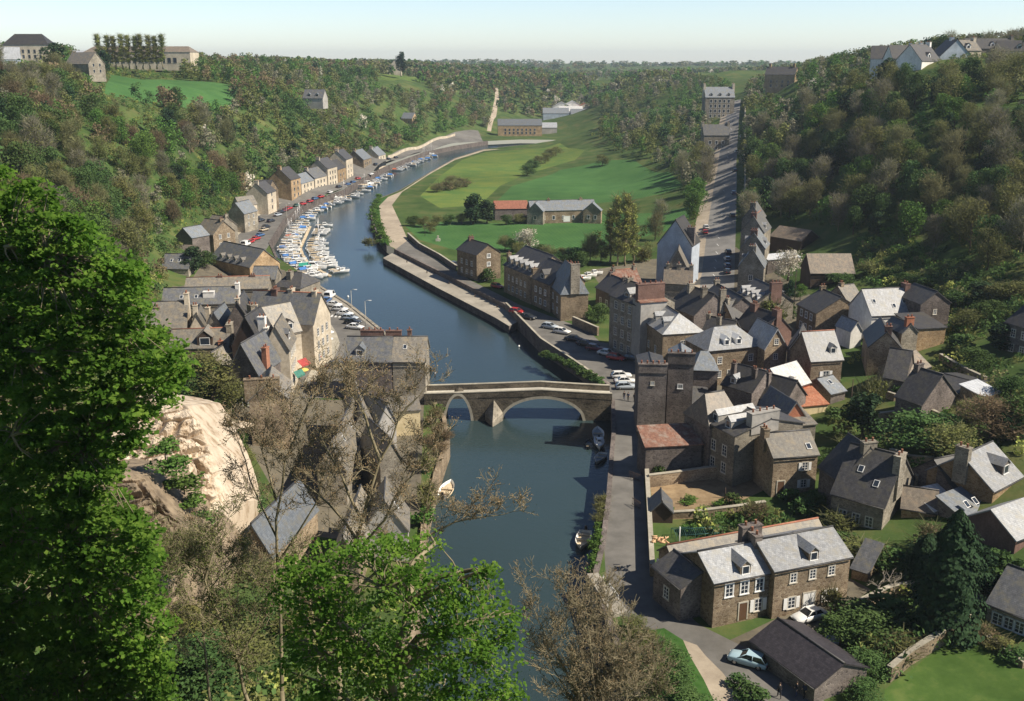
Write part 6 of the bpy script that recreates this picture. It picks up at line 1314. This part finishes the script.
pg('leafy',868,640,3.6,'broad green bush on the small lawn before the white coupe terrace',wd=8.5); pg('leafy',840,645,3.2,'low green bush beside the round basin',wd=6); pg('olive_shrub',832,612,2.6,'golden brown bush next to the white coupe',wd=2.6)
pg('shrub',880,625,3,'dark bush under the bare fruit trees',wd=8); pg('leafy',922,452,6,'wide olive green tree over the grass terrace',wd=13); pg('budding',950,462,5.5,'pale green bush on the right of the grass terrace',wd=9); pg('russet',990,440,6,'reddish bare tree above the rough white roof',wd=9); pg('leafy',1015,435,6,'green tree at the right edge above the white roof',wd=8)
pg('olive_shrub',870,410,5,'tall olive bush behind the round evergreen',wd=5); pg('fresh_shrub',906,396,3,'small bright bush by the dark barn',wd=4); pg('shrub',732,505,1.4,'low clipped bush in the vegetable plot',wd=3)
pg('olive_shrub',716,600,2.4,'tangled bush against the front of the pale roofed cottage',wd=4); pg('shrub',658,478,2.2,'ivy bush at the lane wall below the rusty roof',wd=3.5); pg('olive_shrub',653,470,2.6,'olive bush in the yard corner below the rusty roof',wd=3.5)
pg('shrub',706,527,1.7,'dark bush between the two garden plots',wd=4); pg('fresh_shrub',695,533,1.3,'green clump right of the netted cage',wd=4); pg('red_shrub',756,522,2.2,'brown bush at the end of the low dividing wall',wd=4); pg('fresh_shrub',740,522,1.2,'low green clump at the low dividing wall',wd=3)
for i,(x,y,w_) in enumerate([(668,510,2.2),(690,502,3),(705,513,3),(720,505,2)]): pg('fresh_shrub',x,y,.7,['small leafy bed beside the shed','long leafy bed in the vegetable plot','leafy bed at the front of the plot','last leafy bed toward the cottage'][i],wd=w_)
pg('red_shrub',932,550,3,'red leaved climber bush at the foot of the ivy wing',wd=5); pg('shrub',905,566,1.8,'dark thicket below the sunlit gable',wd=5); pg('olive_shrub',862,562,2,'dry olive scrub below the big dark roof',wd=7)
pg('fresh_shrub',586,316,3,'garden bush behind the car park wall',wd=5); pg('leafy',598,322,4.5,'leafy small tree beside the stone town house',wd=6); pg('shrub',486,282,3.5,'brown green bush between the isolated house and the warehouse',wd=5); pg('leafy',497,276,6,'dark tree against the isolated house',wd=6)
pg('red_shrub',475,277,3,'russet bush at the corner of the isolated house',wd=3.5)
pg('evergreen',193,272,7,'dark evergreen between the two roof window house and the hall',wd=8); pg('leafy',205,268,5,'dark tree behind the market hall',wd=7)
pg('budding',213,400,8,'big olive bush over the top of the pale rock',wd=14); pg('leafy',190,398,7,'green bush left of the olive bush over the rock',wd=10); pg('budding',236,415,6,'olive bush before the brown fronted slate gable',wd=7)
for i,(x,y,h,w_,k) in enumerate([(436,425,3,4,'red_shrub'),(440,442,3,4,'russet'),(434,457,3.5,4,'russet'),(440,412,1.5,2.5,'fresh_shrub'),(428,472,2.5,3,'olive_shrub'),(428,505,3,4,'olive_shrub'),(424,525,2.5,4,'fresh_shrub')]):
    pg(k,x,y,h,f'{KN[k][1]} on the left river bank, '+['just below the bridge','facing the yellow house','second below the yellow house','at the bridge foot','above the white moored boat','beneath the white moored boat','by the grey slate house'][i],wd=w_,z=0)
for i,(x,y) in enumerate([(437,192),(446,190),(455,189),(463,187),(452,184)]): pg('red_shrub' if i%2 else 'bare',x,y,4,'brown scrub tree in the thicket beside the towpath bend','brown thicket by the towpath',wd=9)
pg('olive_shrub',369,246,2.5,'olive bush leaning over the water at the towpath bank',wd=5,z=-1.5)
# ivy bank along the lane (right bank, by the open white boat)
for i,t in enumerate(np.linspace(0,1,11)):
    x=603-(603-594)*t; y=505+(572-505)*t; pg('fresh_shrub' if i>3 else 'olive_shrub',x,y,1.3,'bright green shrub of the ivy bank between lane and river','shrubs of the ivy bank below the lane',wd=2.4,z=-1.0)
for i,t in enumerate(np.linspace(0,1,9)): pg('shrub',547+(600-547)*t,357+(384-357)*t,1.5,'clipped bush of the low hedge inside the quay wall before the bridge','hedge bushes before the bridge',wd=3.2,z=-.2)
for i in range(16):
    t=i/15; Y=420-60*0; p=P(386-(386-373.5)*min(1,t*1.6) if t<.62 else 373.5+(379-373.5)*(t-.62)/.38,246-(246-199)*t,-1.2); plant('fresh_shrub',p,2.4,'lush green bank bush between river and towpath','green bank bushes along the towpath bend',5.5)
for i,(x,y) in enumerate([(414,226),(424,227),(436,226),(450,225),(462,224),(520,224),(506,225),(545,163),(538,166),(532,170),(551,158),(556,156),(527,176),(602,166),(430,233)]): pg('budding' if i%3 else 'leafy',x,y,4 if y>200 else 6,'small rounded tree in the hedge between the green fields','hedge trees between the fields',wd=6 if y>200 else 9)
for i,(x,y) in enumerate([(540,258),(548,260),(560,262),(583,266),(570,263),(520,256),(512,252),(505,250)]): pg(['leafy','bare','budding'][i%3],x,y,4.5,'low tree in the line behind the quay houses','low trees behind the quay houses',wd=6)
# poplars on the left skyline
for i,x in enumerate([101,109,116,123,129.5,136.5,143,150,157,163]): plant('poplar',D(x,585,58),19-.5*(i%3),'slim poplar of the even row in front of the long hangar','poplar row on the left skyline',6)
plant('evergreen',D(106,560,56),11,'broad dark evergreen at the left foot of the skyline poplars'); plant('evergreen',D(55,520,58),12,'dark evergreen group beside the manor on the left skyline',None,14)
plant('evergreen',D(401,1000,50),21,'tallest lone tree standing out on the distant left ridge',None,11)
mb=MB(); mb.tube([(0,0,0),(0,0,9)],[2.2,1.6],10); o=mb.build('brick_tower','brick_red'); o.location=D(62,545,58); tag(o,'short red brick tower between the manor and the poplar row','tower')
# pale bare fruit trees
def pale_tree(px,py,h,label,seed):
    rr=random.Random(seed); m=MB(); root=P(px,py,.8)
    def br(p,d,l,r,lv):
        pts=[p]; q=p
        for k in range(3):
            d=(d+Vector((rr.gauss(0,.18),rr.gauss(0,.18),rr.gauss(.05,.12)))).normalized(); q=q+d*l/3; pts.append(q)
        m.tube(pts,[r,r*.85,r*.7,r*.5],5,cap=False)
        if lv>0:
            for k in range(3): br(pts[rr.choice([1,2,3])],(d+Vector((rr.gauss(0,.8),rr.gauss(0,.8),rr.gauss(.2,.4)))).normalized(),l*.62,r*.55,lv-1)
    r=empty('bare_tree',tuple(root)); tag(r,label,'tree')
    br(Vector((0,0,-.3)),Vector((0,0,1)),h*.4,.13,4); m.build('trunk','twig_pale',r)
pale_tree(876,600,5.5,'pale lichened bare fruit tree behind the long pale garden wall',3); pale_tree(892,606,5.5,'second pale bare fruit tree, right of the first above the garden wall',8); pale_tree(905,622,4,'low pale bare bush at the foot of the garden wall',12)
pale_tree(925,338,3.5,'small pale dead tree on the scrub slope above the town',15)
for i,(x,y,h,w_,k) in enumerate([(838,420,2,4,'shrub'),(848,452,2,4,'olive_shrub'),(905,430,2.5,5,'leafy'),(940,430,2,5,'olive_shrub'),(965,420,3,5,'budding'),(985,415,3,6,'leafy'),(1010,400,4,6,'leafy'),(975,370,4,7,'leafy'),(1000,350,5,7,'evergreen'),(960,350,3,6,'shrub'),(940,480,1.6,4,'shrub'),(955,450,2.5,6,'leafy'),(1008,440,4,6,'evergreen'),(880,570,2,4,'shrub'),(910,580,2,4,'leafy'),(930,570,4,6,'evergreen'),(1000,600,2.5,5,'leafy'),(1005,580,3,5,'shrub'),(985,640,1.6,3,'red_shrub'),(1000,650,1.2,3,'olive_shrub'),(1014,658,1.2,3,'shrub'),(850,470,2,4,'shrub'),(826,470,2.5,3.5,'leafy'),(790,500,1.5,4,'shrub'),(815,505,2,4,'leafy'),(800,515,2,4,'shrub'),(835,530,2,5,'olive_shrub'),(846,545,1.6,4,'shrub'),(895,655,2,5,'olive_shrub'),(870,675,2.5,5,'leafy'),(862,700,2,4,'leafy'),(770,310,4,6,'leafy'),(785,318,3.5,5,'shrub'),(845,300,4,6,'leafy'),(838,285,3,8,'leafy'),(925,290,3,6,'shrub'),(905,285,3,6,'leafy'),(870,275,3,6,'olive_shrub'),(955,310,4,8,'leafy'),(970,330,4,8,'budding'),(990,320,4,8,'leafy'),(1010,300,4,9,'budding'),(985,300,4,8,'evergreen')]):
    pg(k,x,y,h,f'{KN[k][1]} in the gardens on the right of the town',f'{KN[k][1]}s in the right hand gardens',wd=w_)
for i,(x,y,h,w_,k) in enumerate([(232,448,3,5,'leafy'),(240,468,3,6,'budding'),(246,490,2.5,5,'bare'),(250,510,3,6,'leafy'),(226,430,3,5,'budding'),(150,560,3,6,'budding'),(170,575,3,6,'leafy'),(130,580,3,7,'budding'),(190,560,3,5,'bare'),(176,470,1.6,5,'fresh_shrub'),(184,490,1.6,5,'fresh_shrub'),(192,508,1.4,4,'fresh_shrub'),(200,525,1.4,4,'fresh_shrub'),(165,455,1.6,4,'fresh_shrub')]): plant(k,G(x,y) if x>220 else Q(x,y,101 if y<540 else 84),h,f'{KN[k][1]} growing beside the pale rock face',f'{KN[k][1]}s beside the pale rock face',w_)
# --- woods
POLY_WL=[(-120,50),(70,60),(150,66),(250,66),(560,66),(610,95),(600,116),(585,126),(545,128),(500,127),(480,131),(440,137),(400,150),(350,166),(300,183),(280,192),(255,193),(240,203),(222,207),(203,214),(188,226),(172,236),(150,252),(150,300),(110,360),(-120,400)]
POLY_WM=[(585,112),(620,80),(700,72),(733,85),(733,97),(722,125),(715,160),(706,210),(700,225),(690,215),(690,190),(668,168),(640,157),(612,150),(590,135)]
POLY_WR=[(744,235),(742,150),(745,97),(760,70),(800,60),(1200,40),(1200,330),(1060,300),(960,262),(900,245),(860,238),(815,226),(790,226),(768,215)]
POLY_SC=[(856,262),(860,240),(900,246),(960,262),(1060,300),(1060,345),(1010,325),(985,380),(955,345),(950,318),(930,290),(915,285),(870,285)]
HP=np.array([(h.location.x,h.location.y) for h in HOUSES])
def near_house(x,y,r):
    return (np.hypot(HP[None,:,0]-x[:,None],HP[None,:,1]-y[:,None])<r).any(axis=1)
def fieldmask(xy):
    m=np.zeros(len(xy),bool)
    for nm,mt,pl in REG:
        if nm not in('left_town_ground','town_ground'): m|=inpoly(xy,pl)
    return m
rg=np.random.default_rng(77)
def cand(x0,x1,y0,y1,s):
    X,Y=np.meshgrid(np.arange(x0,x1,s),np.arange(y0,y1,s)); X=X.ravel()+rg.uniform(-.45,.45,X.size)*s; Y=Y.ravel()+rg.uniform(-.45,.45,Y.size)*s; return X,Y
def projn(x,y,z):
    dep=y*CP+(CAMZ-z)*SP; up=y*SP+(z-CAMZ)*CP; return np.stack([512+F*x/dep,350.5-F*up/dep],1)
def visible(x,y,z,top=9,n=60):
    """keep trees whose crown can be seen over the ground in front"""
    ok=np.ones(len(x),bool); t=np.linspace(.25,.985,n)
    for i in range(0,len(x),1500):
        xs=x[i:i+1500,None]*t; ys=y[i:i+1500,None]*t; zs=CAMZ+(z[i:i+1500,None]+top-CAMZ)*t
        hh=H(xs.ravel(),ys.ravel()).reshape(xs.shape); ok[i:i+1500]=~((hh>zs+1).any(axis=1))
    return ok
VIEW=[(0,48,44,61,556),(64,92,50,70,478),(76,178,56,70,660),(872,905,44,60,422),(893,924,44,60,412),(915,948,46,66,397),(940,970,44,60,407),(960,980,44,58,414),(972,1024,40,54,425),(702,735,82,112,640),(700,732,122,146,520),(764,796,72,92,700),
  (495,600,108,136,1040),(302,324,86,97,640),(399,414,110,122,780),(380,425,78,84,1000),(100,240,80,108,470)]
def blocks(x,y,z):
    # gardens and lawns that keep the houses on the hills free of trees
    b=projn(x,y,z); t=projn(x,y,z+9); m=np.zeros(len(x),bool)
    for x0,x1,y0,y1,Yh in VIEW: m|=(b[:,0]>x0-2)&(b[:,0]<x1+2)&(t[:,1]<y1)&(b[:,1]>y0)&(y<Yh+4)
    return m
T=[]  # x,y,z,kindcode,scale,region
def kindpick(mix,n):
    k=list(mix); return np.array(k)[rg.choice(len(k),n,p=np.array([mix[q] for q in k])/sum(mix.values()))]
def region(poly,x0,x1,y0,y1,s,mix,reg,hs=1.0,hr=8.5,patch=True):
    X,Y=cand(x0,x1,y0,y1,s); Z=H(X,Y); pp=projn(X,Y,Z); m=inpoly(pp,poly)
    m&=~fieldmask(np.stack([X,Y],1))&~near_house(X,Y,hr); X,Y,Z=X[m],Y[m],Z[m]
    v=visible(X,Y,Z)&~blocks(X,Y,Z); X,Y,Z=X[v],Y[v],Z[v]; K=kindpick(mix,len(X)); 
    # stands of one kind
    pn=_vn(X,Y,38,8); kk=[q for q in mix if q not in('blossom','evergreen')]; 
    K2=np.array(kk)[np.clip((pn*len(kk)*1.15).astype(int),0,len(kk)-1)]; use=rg.random(len(X))<.55; K=np.where(use,K2,K)
    S=hs*(.62+.6*rg.random(len(X))); T.extend(zip(X,Y,Z,K,S,[reg]*len(X)))
mixL={'bare':.16,'greybare':.14,'leafy':.27,'budding':.22,'russet':.03,'fresh':.12,'evergreen':.08,'blossom':.012}
mixR={'evergreen':.16,'bare':.14,'leafy':.30,'greybare':.11,'budding':.2,'fresh':.09,'blossom':.012}
region(POLY_WL,-520,60,225,620,8.2,mixL,'left'); region(POLY_WL,-620,120,620,1500,11.5,mixL,'left',1.15)
region(POLY_WM,40,190,330,1300,9.5,mixR,'mid',1.0); region(POLY_WR,70,420,150,900,8.2,mixR,'right',1.0)
POLY_NL=[(-400,120),(150,200),(168,262),(158,330),(150,392),(110,400),(60,480),(-400,600)]
region(POLY_NL,-260,-50,95,330,8.5,mixL,'left',.8)
region([(590,258),(650,255),(655,225),(640,215),(600,232),(560,262)],20,60,300,380,9,{'budding':.5,'bare':.5},'meadow',.6)
# far country, sparser and larger with distance
Tfar=[]
for y0,y1,s,hs in ((1300,2200,24,1.5),(2200,4200,46,2.6),(4200,9000,110,5)):
    X,Y=cand(-y1*.62,y1*.62,y0,y1,s); Z=H(X,Y); pp=projn(X,Y,Z); m=(pp[:,0]>-80)&(pp[:,0]<1100); X,Y,Z=X[m],Y[m],Z[m]
    d=_vn(X,Y,260,5); m=(d>.34)|(rg.random(len(X))<.15); X,Y,Z=X[m],Y[m],Z[m]; v=visible(X,Y,Z,10,40)&~blocks(X,Y,Z); X,Y,Z=X[v],Y[v],Z[v]
    Tfar.extend(zip(X,Y,Z,kindpick(mixL,len(X)),hs*(.6+.5*rg.random(len(X))),['far']*len(X)))
T.sort(key=lambda t:(t[1]**2+t[0]**2)/t[4]**2)
NI=285; cnt={}
rgn={'left':'on the wooded left hillside','mid':'in the wood left of the uphill road','right':'on the steep wood of the right hillside','meadow':'in the meadow behind the quay houses'}
ind=[];rest=[]
for t in T:
    # those in frame first
    pp=projn(np.array([t[0]]),np.array([t[1]]),np.array([t[2]+4]))[0]
    if len(ind)<NI and -10<pp[0]<1034: ind.append(t)
    else: rest.append(t)
for x,y,z,k,s,rgk in ind:
    k=str(k); plant(k,(x,y,z-.2),PROTO[k][0][2]*s,f'{KN[k][1]} {rgn[rgk]}',f'{KN[k][1]}s {rgn[rgk]}')
rest+=Tfar
print('TREES',len(ind),len(rest))
def woodland(items):
    mats_=['leaf_mid','leaf_fresh','twig_brown','twig_red','twig_grey','leaf_olive','leaf_dark','blossom_white']
    mi_of={'leafy':0,'fresh':1,'bare':2,'russet':3,'greybare':4,'budding':5,'evergreen':6,'blossom':7}
    tem={}
    for k in mi_of:
        for lod,(n,ls) in enumerate(((260,.95),(70,2.0))):
            h,w=(10,8); p,nn,L=crown_pts(n,rg,h,w,1.2,9); v=quads(p,nn,ls,rg,.7)
            tem[k,lod]=v
    VV=[];MI=[]
    for x,y,z,k,s,_ in items:
        k=str(k); v=tem[k,0 if y<1000 else 1]; a=rg.random()*6.28; c_,s_=math.cos(a),math.sin(a)
        q=v@np.array([[c_,s_,0],[-s_,c_,0],[0,0,1]])*np.array([s,s,min(s,.9+.12*s)])+np.array([x,y,z]); VV.append(q); MI.append(np.full(len(v)//4,mi_of[k]))
    me=npmesh('woodland',np.concatenate(VV),4,mats_,np.concatenate(MI)); o=link('woodland',me); tag(o,'spring woodland covering the farther hillsides and the distant country','woodland',None,'stuff')
woodland(rest)
def undergrowth():
    VV=[];MI=[]; tem=[]
    for i in range(6):
        p,nn,L=crown_pts(80,rg,2.2,4.2,.0,5); tem.append(quads(p,nn,.5,rg,.8))
    for poly,(x0,x1,y0,y1),s in ((POLY_WL,(-420,60,225,760),5.2),(POLY_WR,(70,330,150,520),4.0),(POLY_NL,(-240,-50,95,330),3.6),(POLY_SC,(70,210,190,330),2.0),(POLY_WM,(40,190,330,760),6.5),([(120,190),(250,192),(262,200),(240,212),(215,228),(180,250),(160,262),(160,300),(130,340),(100,340)],(-240,-80,240,480),2.6),([(690,262),(700,225),(712,200),(716,160),(722,125),(700,125),(690,160),(680,200),(668,235),(660,262)],(40,130,290,620),4.0),([(830,330),(1040,330),(1040,520),(960,480),(840,470)],(50,140,130,240),3.4),([(640,500),(770,500),(820,540),(870,560),(960,640),(860,680),(850,600),(700,540),(650,545)],(10,60,85,140),2.2),([(0,420),(240,560),(300,620),(430,560),(520,600),(640,640),(700,900),(0,900)],(-90,10,36,130),2.4)):
        X,Y=cand(x0,x1,y0,y1,s); Z=H(X,Y); pp=projn(X,Y,Z); m=inpoly(pp,poly)&~fieldmask(np.stack([X,Y],1))&~near_house(X,Y,6)
        for x,y,z in zip(X[m],Y[m],Z[m]):
            v=tem[rg.integers(6)]; a=rg.random()*6.28; c_,s_=math.cos(a),math.sin(a); sc=.35+.75*rg.random()
            VV.append(v@np.array([[c_,s_,0],[-s_,c_,0],[0,0,1]])*sc+np.array([x,y,z-.1])); MI.append(np.full(len(v)//4,rg.choice(5,p=[.35,.25,.15,.1,.15])))
    me=npmesh('undergrowth',np.concatenate(VV),4,['leaf_mid','leaf_olive','leaf_fresh','leaf_yellow','twig_brown'],np.concatenate(MI)); o=link('undergrowth',me); tag(o,'scrub and bramble covering the slopes between the trees','undergrowth',None,'stuff'); print('UG',len(VV))
undergrowth()
# ------------------------------------------------------------------ trees close to the viewer
fol('near_leaf',(.06,.14,.018),(.23,.36,.06),(.12,.24,.034),tr=.6,hue=0,val=0,sc=1.2); mat('bud_brown',(.16,.11,.06),(.27,.19,.10),scale=6,rough=.9); fol('bud_green',(.10,.13,.04),(.17,.20,.06),tr=.2,hue=0,val=0)
def near_leafy(label,outline,dist,spread,nclus,seed,trunk_px,per=34,leaf=.17,low=None):
    """crown filled with leafy boughs; the outline is the crown's silhouette at its own distance"""
    g=np.random.default_rng(seed); rr=random.Random(seed)
    xs=[p[0] for p in outline]; ys=[p[1] for p in outline]; pts=[]
    cx,cy=np.mean(xs),np.mean(ys)
    while len(pts)<nclus:
        x,y=rr.uniform(min(xs),max(xs)),rr.uniform(min(ys),max(ys))
        if not inpoly(np.array([[x,y]]),outline)[0]: continue
        # rounded in depth: clusters lie on the near and far shells as well as inside
        ex=min(1,math.hypot((x-cx)/(max(xs)-min(xs))*2,(y-cy)/(max(ys)-min(ys))*2)); dd=math.sqrt(max(.05,1-ex*ex*.8))
        u=rr.choice([-1,-1,-1,1])*rr.random()**.4*dd
        pts.append(Q(x,y,dist+u*spread))
    base=Q(trunk_px[0],trunk_px[1],dist); base.z=Hs(base.x,base.y)-.5 if base.z>Hs(base.x,base.y) else base.z
    root=empty('leafy_tree',tuple(base)); tag(root,label,'tree')
    loc=[p-base for p in pts]; topz=max(p.z for p in loc)
    # boughs: a few mains, each cluster reached from its closest main
    mains=[]
    nm=9; order=sorted(loc,key=lambda p:p.z)
    sel=[order[int(len(order)*(i+.5)/nm)] for i in range(nm)]
    tm=MB(); tp=Vector((sum(p.x for p in loc)/len(loc),sum(p.y for p in loc)/len(loc),topz*.85)); r0=.5
    tr=[Vector((0,0,0))]; 
    for i in range(1,7): tr.append(Vector((0,0,0)).lerp(tp,i/6)+Vector((rr.gauss(0,.35),rr.gauss(0,.35),0)))
    tm.tube(tr,[r0*(1-.13*i) for i in range(7)],9)
    joints=list(tr[1:])
    for s_ in sel+[rr.choice(loc) for _ in range(22)]:
        st=min(tr[1:],key=lambda q:abs(q.z-(s_.z-2.5))); a=st; b=s_; m1=a.lerp(b,.4)+Vector((rr.gauss(0,.4),rr.gauss(0,.4),.5)); m2=a.lerp(b,.72)+Vector((rr.gauss(0,.3),rr.gauss(0,.3),.3))
        tm.tube([a,m1,m2,b],[.17,.12,.08,.03],6,cap=False); joints+= [m1,m2,a.lerp(m1,.5),m1.lerp(m2,.5)]
    J=np.array([tuple(j) for j in joints])
    for p in loc:
        if rr.random()<.55:
            j=J[np.argmin(np.linalg.norm(J-np.array(tuple(p)),axis=1))]; j=Vector(j); m1=j.lerp(p,.5)+Vector((rr.gauss(0,.15),rr.gauss(0,.15),.1)); tm.tube([j,m1,p],[.05,.03,.012],4,cap=False)
    tm.build('trunk','bark_pale',root)
    L=np.array([tuple(p) for p in loc]); n=len(L)*per
    k=np.repeat(np.arange(len(L)),per); u=rnd_unit(n,g); pos=L[k]+u*np.array([.62,.62,.26])*(g.random(n)**.45)[:,None]*(.7+.6*g.random(len(L))[k])[:,None]
    nn=rnd_unit(n,g)*.7+np.array([.1,-.1,.8]); nn/=np.linalg.norm(nn,axis=1)[:,None]
    link('crown',npmesh('crown',quads(pos,nn,leaf,g,.8),4,['near_leaf']),root)
near_leafy('huge fresh green tree filling the left side of the picture',[(-90,150),(0,163),(32,182),(50,190),(60,215),(88,222),(110,248),(135,262),(150,292),(146,318),(168,335),(188,362),(186,372),(172,386),(178,398),(160,412),(140,425),(142,440),(128,452),(122,470),(118,490),(148,530),(160,560),(152,590),(172,620),(168,660),(176,720),(-90,740)],43,6.5,2500,5,(-30,720),52,.21)
near_leafy('fresh green tree at the bottom centre, crown only in view',[(272,600),(285,560),(300,548),(330,536),(352,546),(380,532),(405,545),(425,528),(442,545),(436,562),(458,572),(492,566),(505,575),(500,598),(525,612),(512,630),(528,655),(520,690),(528,740),(290,740),(300,690),(284,660),(290,625)],36,3.6,620,6,(400,760),32,.155)
def near_bare(label,limbs,dist,seed,levels=3,buds=1,twl=1.6,budmat='bud_brown',thick=.16,barkm='bark_pale',nsub=5,dens=1.0,name='bare_tree'):
    """limbs are courses of thick branches; finer twigs grow from them and end in buds"""
    rr=random.Random(seed); g=np.random.default_rng(seed); first=Q(*limbs[0][0][:2],dist+(limbs[0][0][2] if len(limbs[0][0])>2 else 0)); base=Vector((first.x,first.y,Hs(first.x,first.y)))
    root=empty(name,tuple(base)); tag(root,label,'shrub' if name=='bare_shrub' else 'tree'); tm=MB(); tw=MB(); tips=[]
    def grow(p,d,l,r,lv,target):
        pts=[p]; q=p; n=4 if lv>1 else 3
        for k in range(n):
            d=(d+Vector((rr.gauss(0,.16),rr.gauss(0,.16),rr.gauss(.05,.10)))).normalized(); q=q+d*l/n; pts.append(q)
        target.tube(pts,[max(.012,r*(1-.6*i/n)) for i in range(n+1)],4 if lv<2 else 5,cap=False)
        if lv<=1: tips.append(pts[-1]); tips.append(pts[1])
        if lv>0:
            for k in range(nsub if lv>1 else 4):
                st=pts[rr.randint(1,n)]; dd=(d*.7+Vector((rr.gauss(0,.6),rr.gauss(0,.6),rr.gauss(.2,.35)))).normalized(); grow(st,dd,l*rr.uniform(.45,.72),r*.55,lv-1,tw)
    for lm in limbs:
        w=[Q(p[0],p[1],dist+(p[2] if len(p)>2 else 0))-base for p in lm]
        n=len(w); r0=thick*(1 if lm is limbs[0] else .6); pts=[w[0]]
        for i in range(1,n): pts.append(w[i-1].lerp(w[i],.5)+Vector((rr.gauss(0,.08),rr.gauss(0,.08),0))); pts.append(w[i])
        if lm is limbs[0]: tm.tube([Vector((pts[0].x,pts[0].y,-.5)),pts[0]],[r0*1.5,r0*1.1],8)
        tm.tube(pts,[r0*(1-.75*i/(len(pts)-1)) for i in range(len(pts))],7,cap=False)
        for i in range(2,len(pts)):
            for k in range(max(1,int(2*dens))):
                d=(pts[i]-pts[i-1]).normalized(); dd=(d*.6+Vector((rr.gauss(0,.7),rr.gauss(0,.7),rr.gauss(.25,.4)))).normalized(); grow(pts[i].lerp(pts[i-1],rr.random()),dd,twl*rr.uniform(.7,1.3),r0*.22,levels,tw)
        grow(pts[-1],(pts[-1]-pts[-2]).normalized(),twl,r0*.22,levels,tw)
    tm.build('trunk',barkm,root); tw.build('twigs',barkm,root)
    if buds:
        L=np.array([tuple(p) for p in tips]); k=np.repeat(np.arange(len(L)),buds); n=len(k); pos=L[k]+rnd_unit(n,g)*.16*g.random(n)[:,None]*2; sel_=g.random(n)<.42; pos=pos[sel_]; n=len(pos); link('crown',npmesh('crown',quads(pos,rnd_unit(n,g),.065,g,.8),4,[budmat]),root)
    print('TIPS',len(tips))
near_bare('leaning bare tree with brown buds before the left bank street, middle of the picture',[[(338,660),(345,600,.5),(362,520,.5),(380,460,1),(398,420,1)],[(352,560),(385,520,-1),(410,478,-1),(424,456,-1)],[(362,520),(340,470,1),(318,430,1)],[(380,460),(365,415,0),(352,395,0)],[(345,600),(405,545,-1),(455,522,-1.5),(500,515,-1.5)],[(398,420),(420,395,0)],[(357,540),(330,505,1),(300,480,1)]],47,3,3,3,1.45,thick=.15,nsub=4)
near_bare('tall bare tree standing in front of the pale lane, left of the leaning tree',[[(282,690),(280,600,0),(276,520,0),(285,460,0),(300,420,0)],[(278,540),(250,480,1),(238,440,1)],[(280,560),(318,500,-1),(330,450,-1)],[(276,500),(262,450,.5),(270,410,.5)],[(282,600),(230,560,0),(205,540,0)],[(290,450),(310,400,0),(330,385,0)]],52,4,3,3,1.45,thick=.12,nsub=4)
near_bare('slender bare tree with green buds leaning left at the bottom of the picture',[[(255,720),(238,660,0),(222,620,0),(205,580,0)],[(238,660),(270,610,0),(290,570,0)],[(222,620),(190,600,0),(172,560,0)],[(205,580),(215,545,0)]],44,5,3,4,1.4,'bud_green',.11)
near_bare('second slender bare tree with green buds, between the two green trees',[[(212,720),(205,650,0),(202,600,0),(208,560,0)],[(205,650),(180,620,0)],[(202,600),(235,560,0)]],50,6,3,4,1.3,'bud_green',.09)
near_bare('wide brown bare shrub tree over the river at the bottom, right of the green tree',[[(600,760),(600,700,0),(590,640,0),(575,600,0)]]+[[(600,740),(600+(x-600)*.5,(740+y)/2,dz),(x,y,dz)] for x,y,dz in ((532,605,0),(545,625,1),(560,600,1),(585,605,-1),(608,615,0),(622,630,1),(632,650,0),(560,650,-1),(540,660,0),(615,655,-1),(640,675,.5),(580,690,-1),(625,690,-1),(532,640,1),(572,612,0),(598,608,1))],50,7,3,1,1.5,'bud_brown',.12,'bark_pale',4,1.0)
near_bare('low olive bare thicket right of the wide brown shrub tree, beside the lane slope',[[(650,760),(650,710,0),(645,670,0)]]+[[(650,740),(650+(x-650)*.5,(740+y)/2,0),(x,y,0)] for x,y in ((622,660),(636,655),(648,665),(656,682),(660,698),(630,690))],60,8,3,2,1.1,'bud_green',.09,'bark_pale',5,1.0,name='bare_shrub')
for i,(x,y,h,w_,k) in enumerate([(662,668,2.6,5,'leafy'),(676,690,2.4,5,'leafy'),(648,652,2.2,4,'budding'),(690,712,2.0,5,'leafy'),(634,636,2,4,'budding'),(752,698,1.6,3.4,'shrub'),(738,688,1.1,2.6,'shrub')]): pg(k,x,y,h,['dark green bush at the top of the curved slope by the lane','second green bush down the curved slope','olive bush where the lane turns','lowest green bush of the curved slope','olive bush near the landing slab','bush on the verge between path and lane','small bush on the verge tip between path and lane'][i],wd=w_,z=0)
# green and brown cover on the near left slope
for i,(x,y,h,w_,k) in enumerate([(200,600,5,9,'budding'),(225,625,4,9,'leafy'),(180,640,4,9,'budding'),(250,590,4,7,'bare'),(215,560,3,6,'leafy'),(265,640,4,8,'leafy'),(240,670,4,8,'budding'),(195,690,4,8,'leafy'),(170,540,3,6,'bare'),(160,590,3,6,'bare'),(300,650,4,7,'budding'),(320,620,3,6,'russet')]):
    plant(k,G(x,y),h,f'{KN[k][1]} on the slope under the near trees, lower left',f'{KN[k][1]}s on the slope under the near trees',w_)
# ------------------------------------------------------------------ air
def haze():
    m=bpy.data.materials.new('haze_air'); m.use_nodes=True; n=m.node_tree.nodes; n.clear(); o_=n.new('ShaderNodeOutputMaterial'); v=n.new('ShaderNodeVolumePrincipled')
    v.inputs['Color'].default_value=(.74,.86,1.0,1); v.inputs['Density'].default_value=.00011; v.inputs['Anisotropy'].default_value=.2; m.node_tree.links.new(v.outputs[0],o_.inputs['Volume'])
    MATS['haze_air']=m; b=MB(); b.box((-6500,-120,-8),(6500,7900,150)); o=b.build('haze','haze_air'); tag(o,kind='stuff'); o['label']='thin blue spring haze lying over the whole valley'; o['category']='haze'
haze()
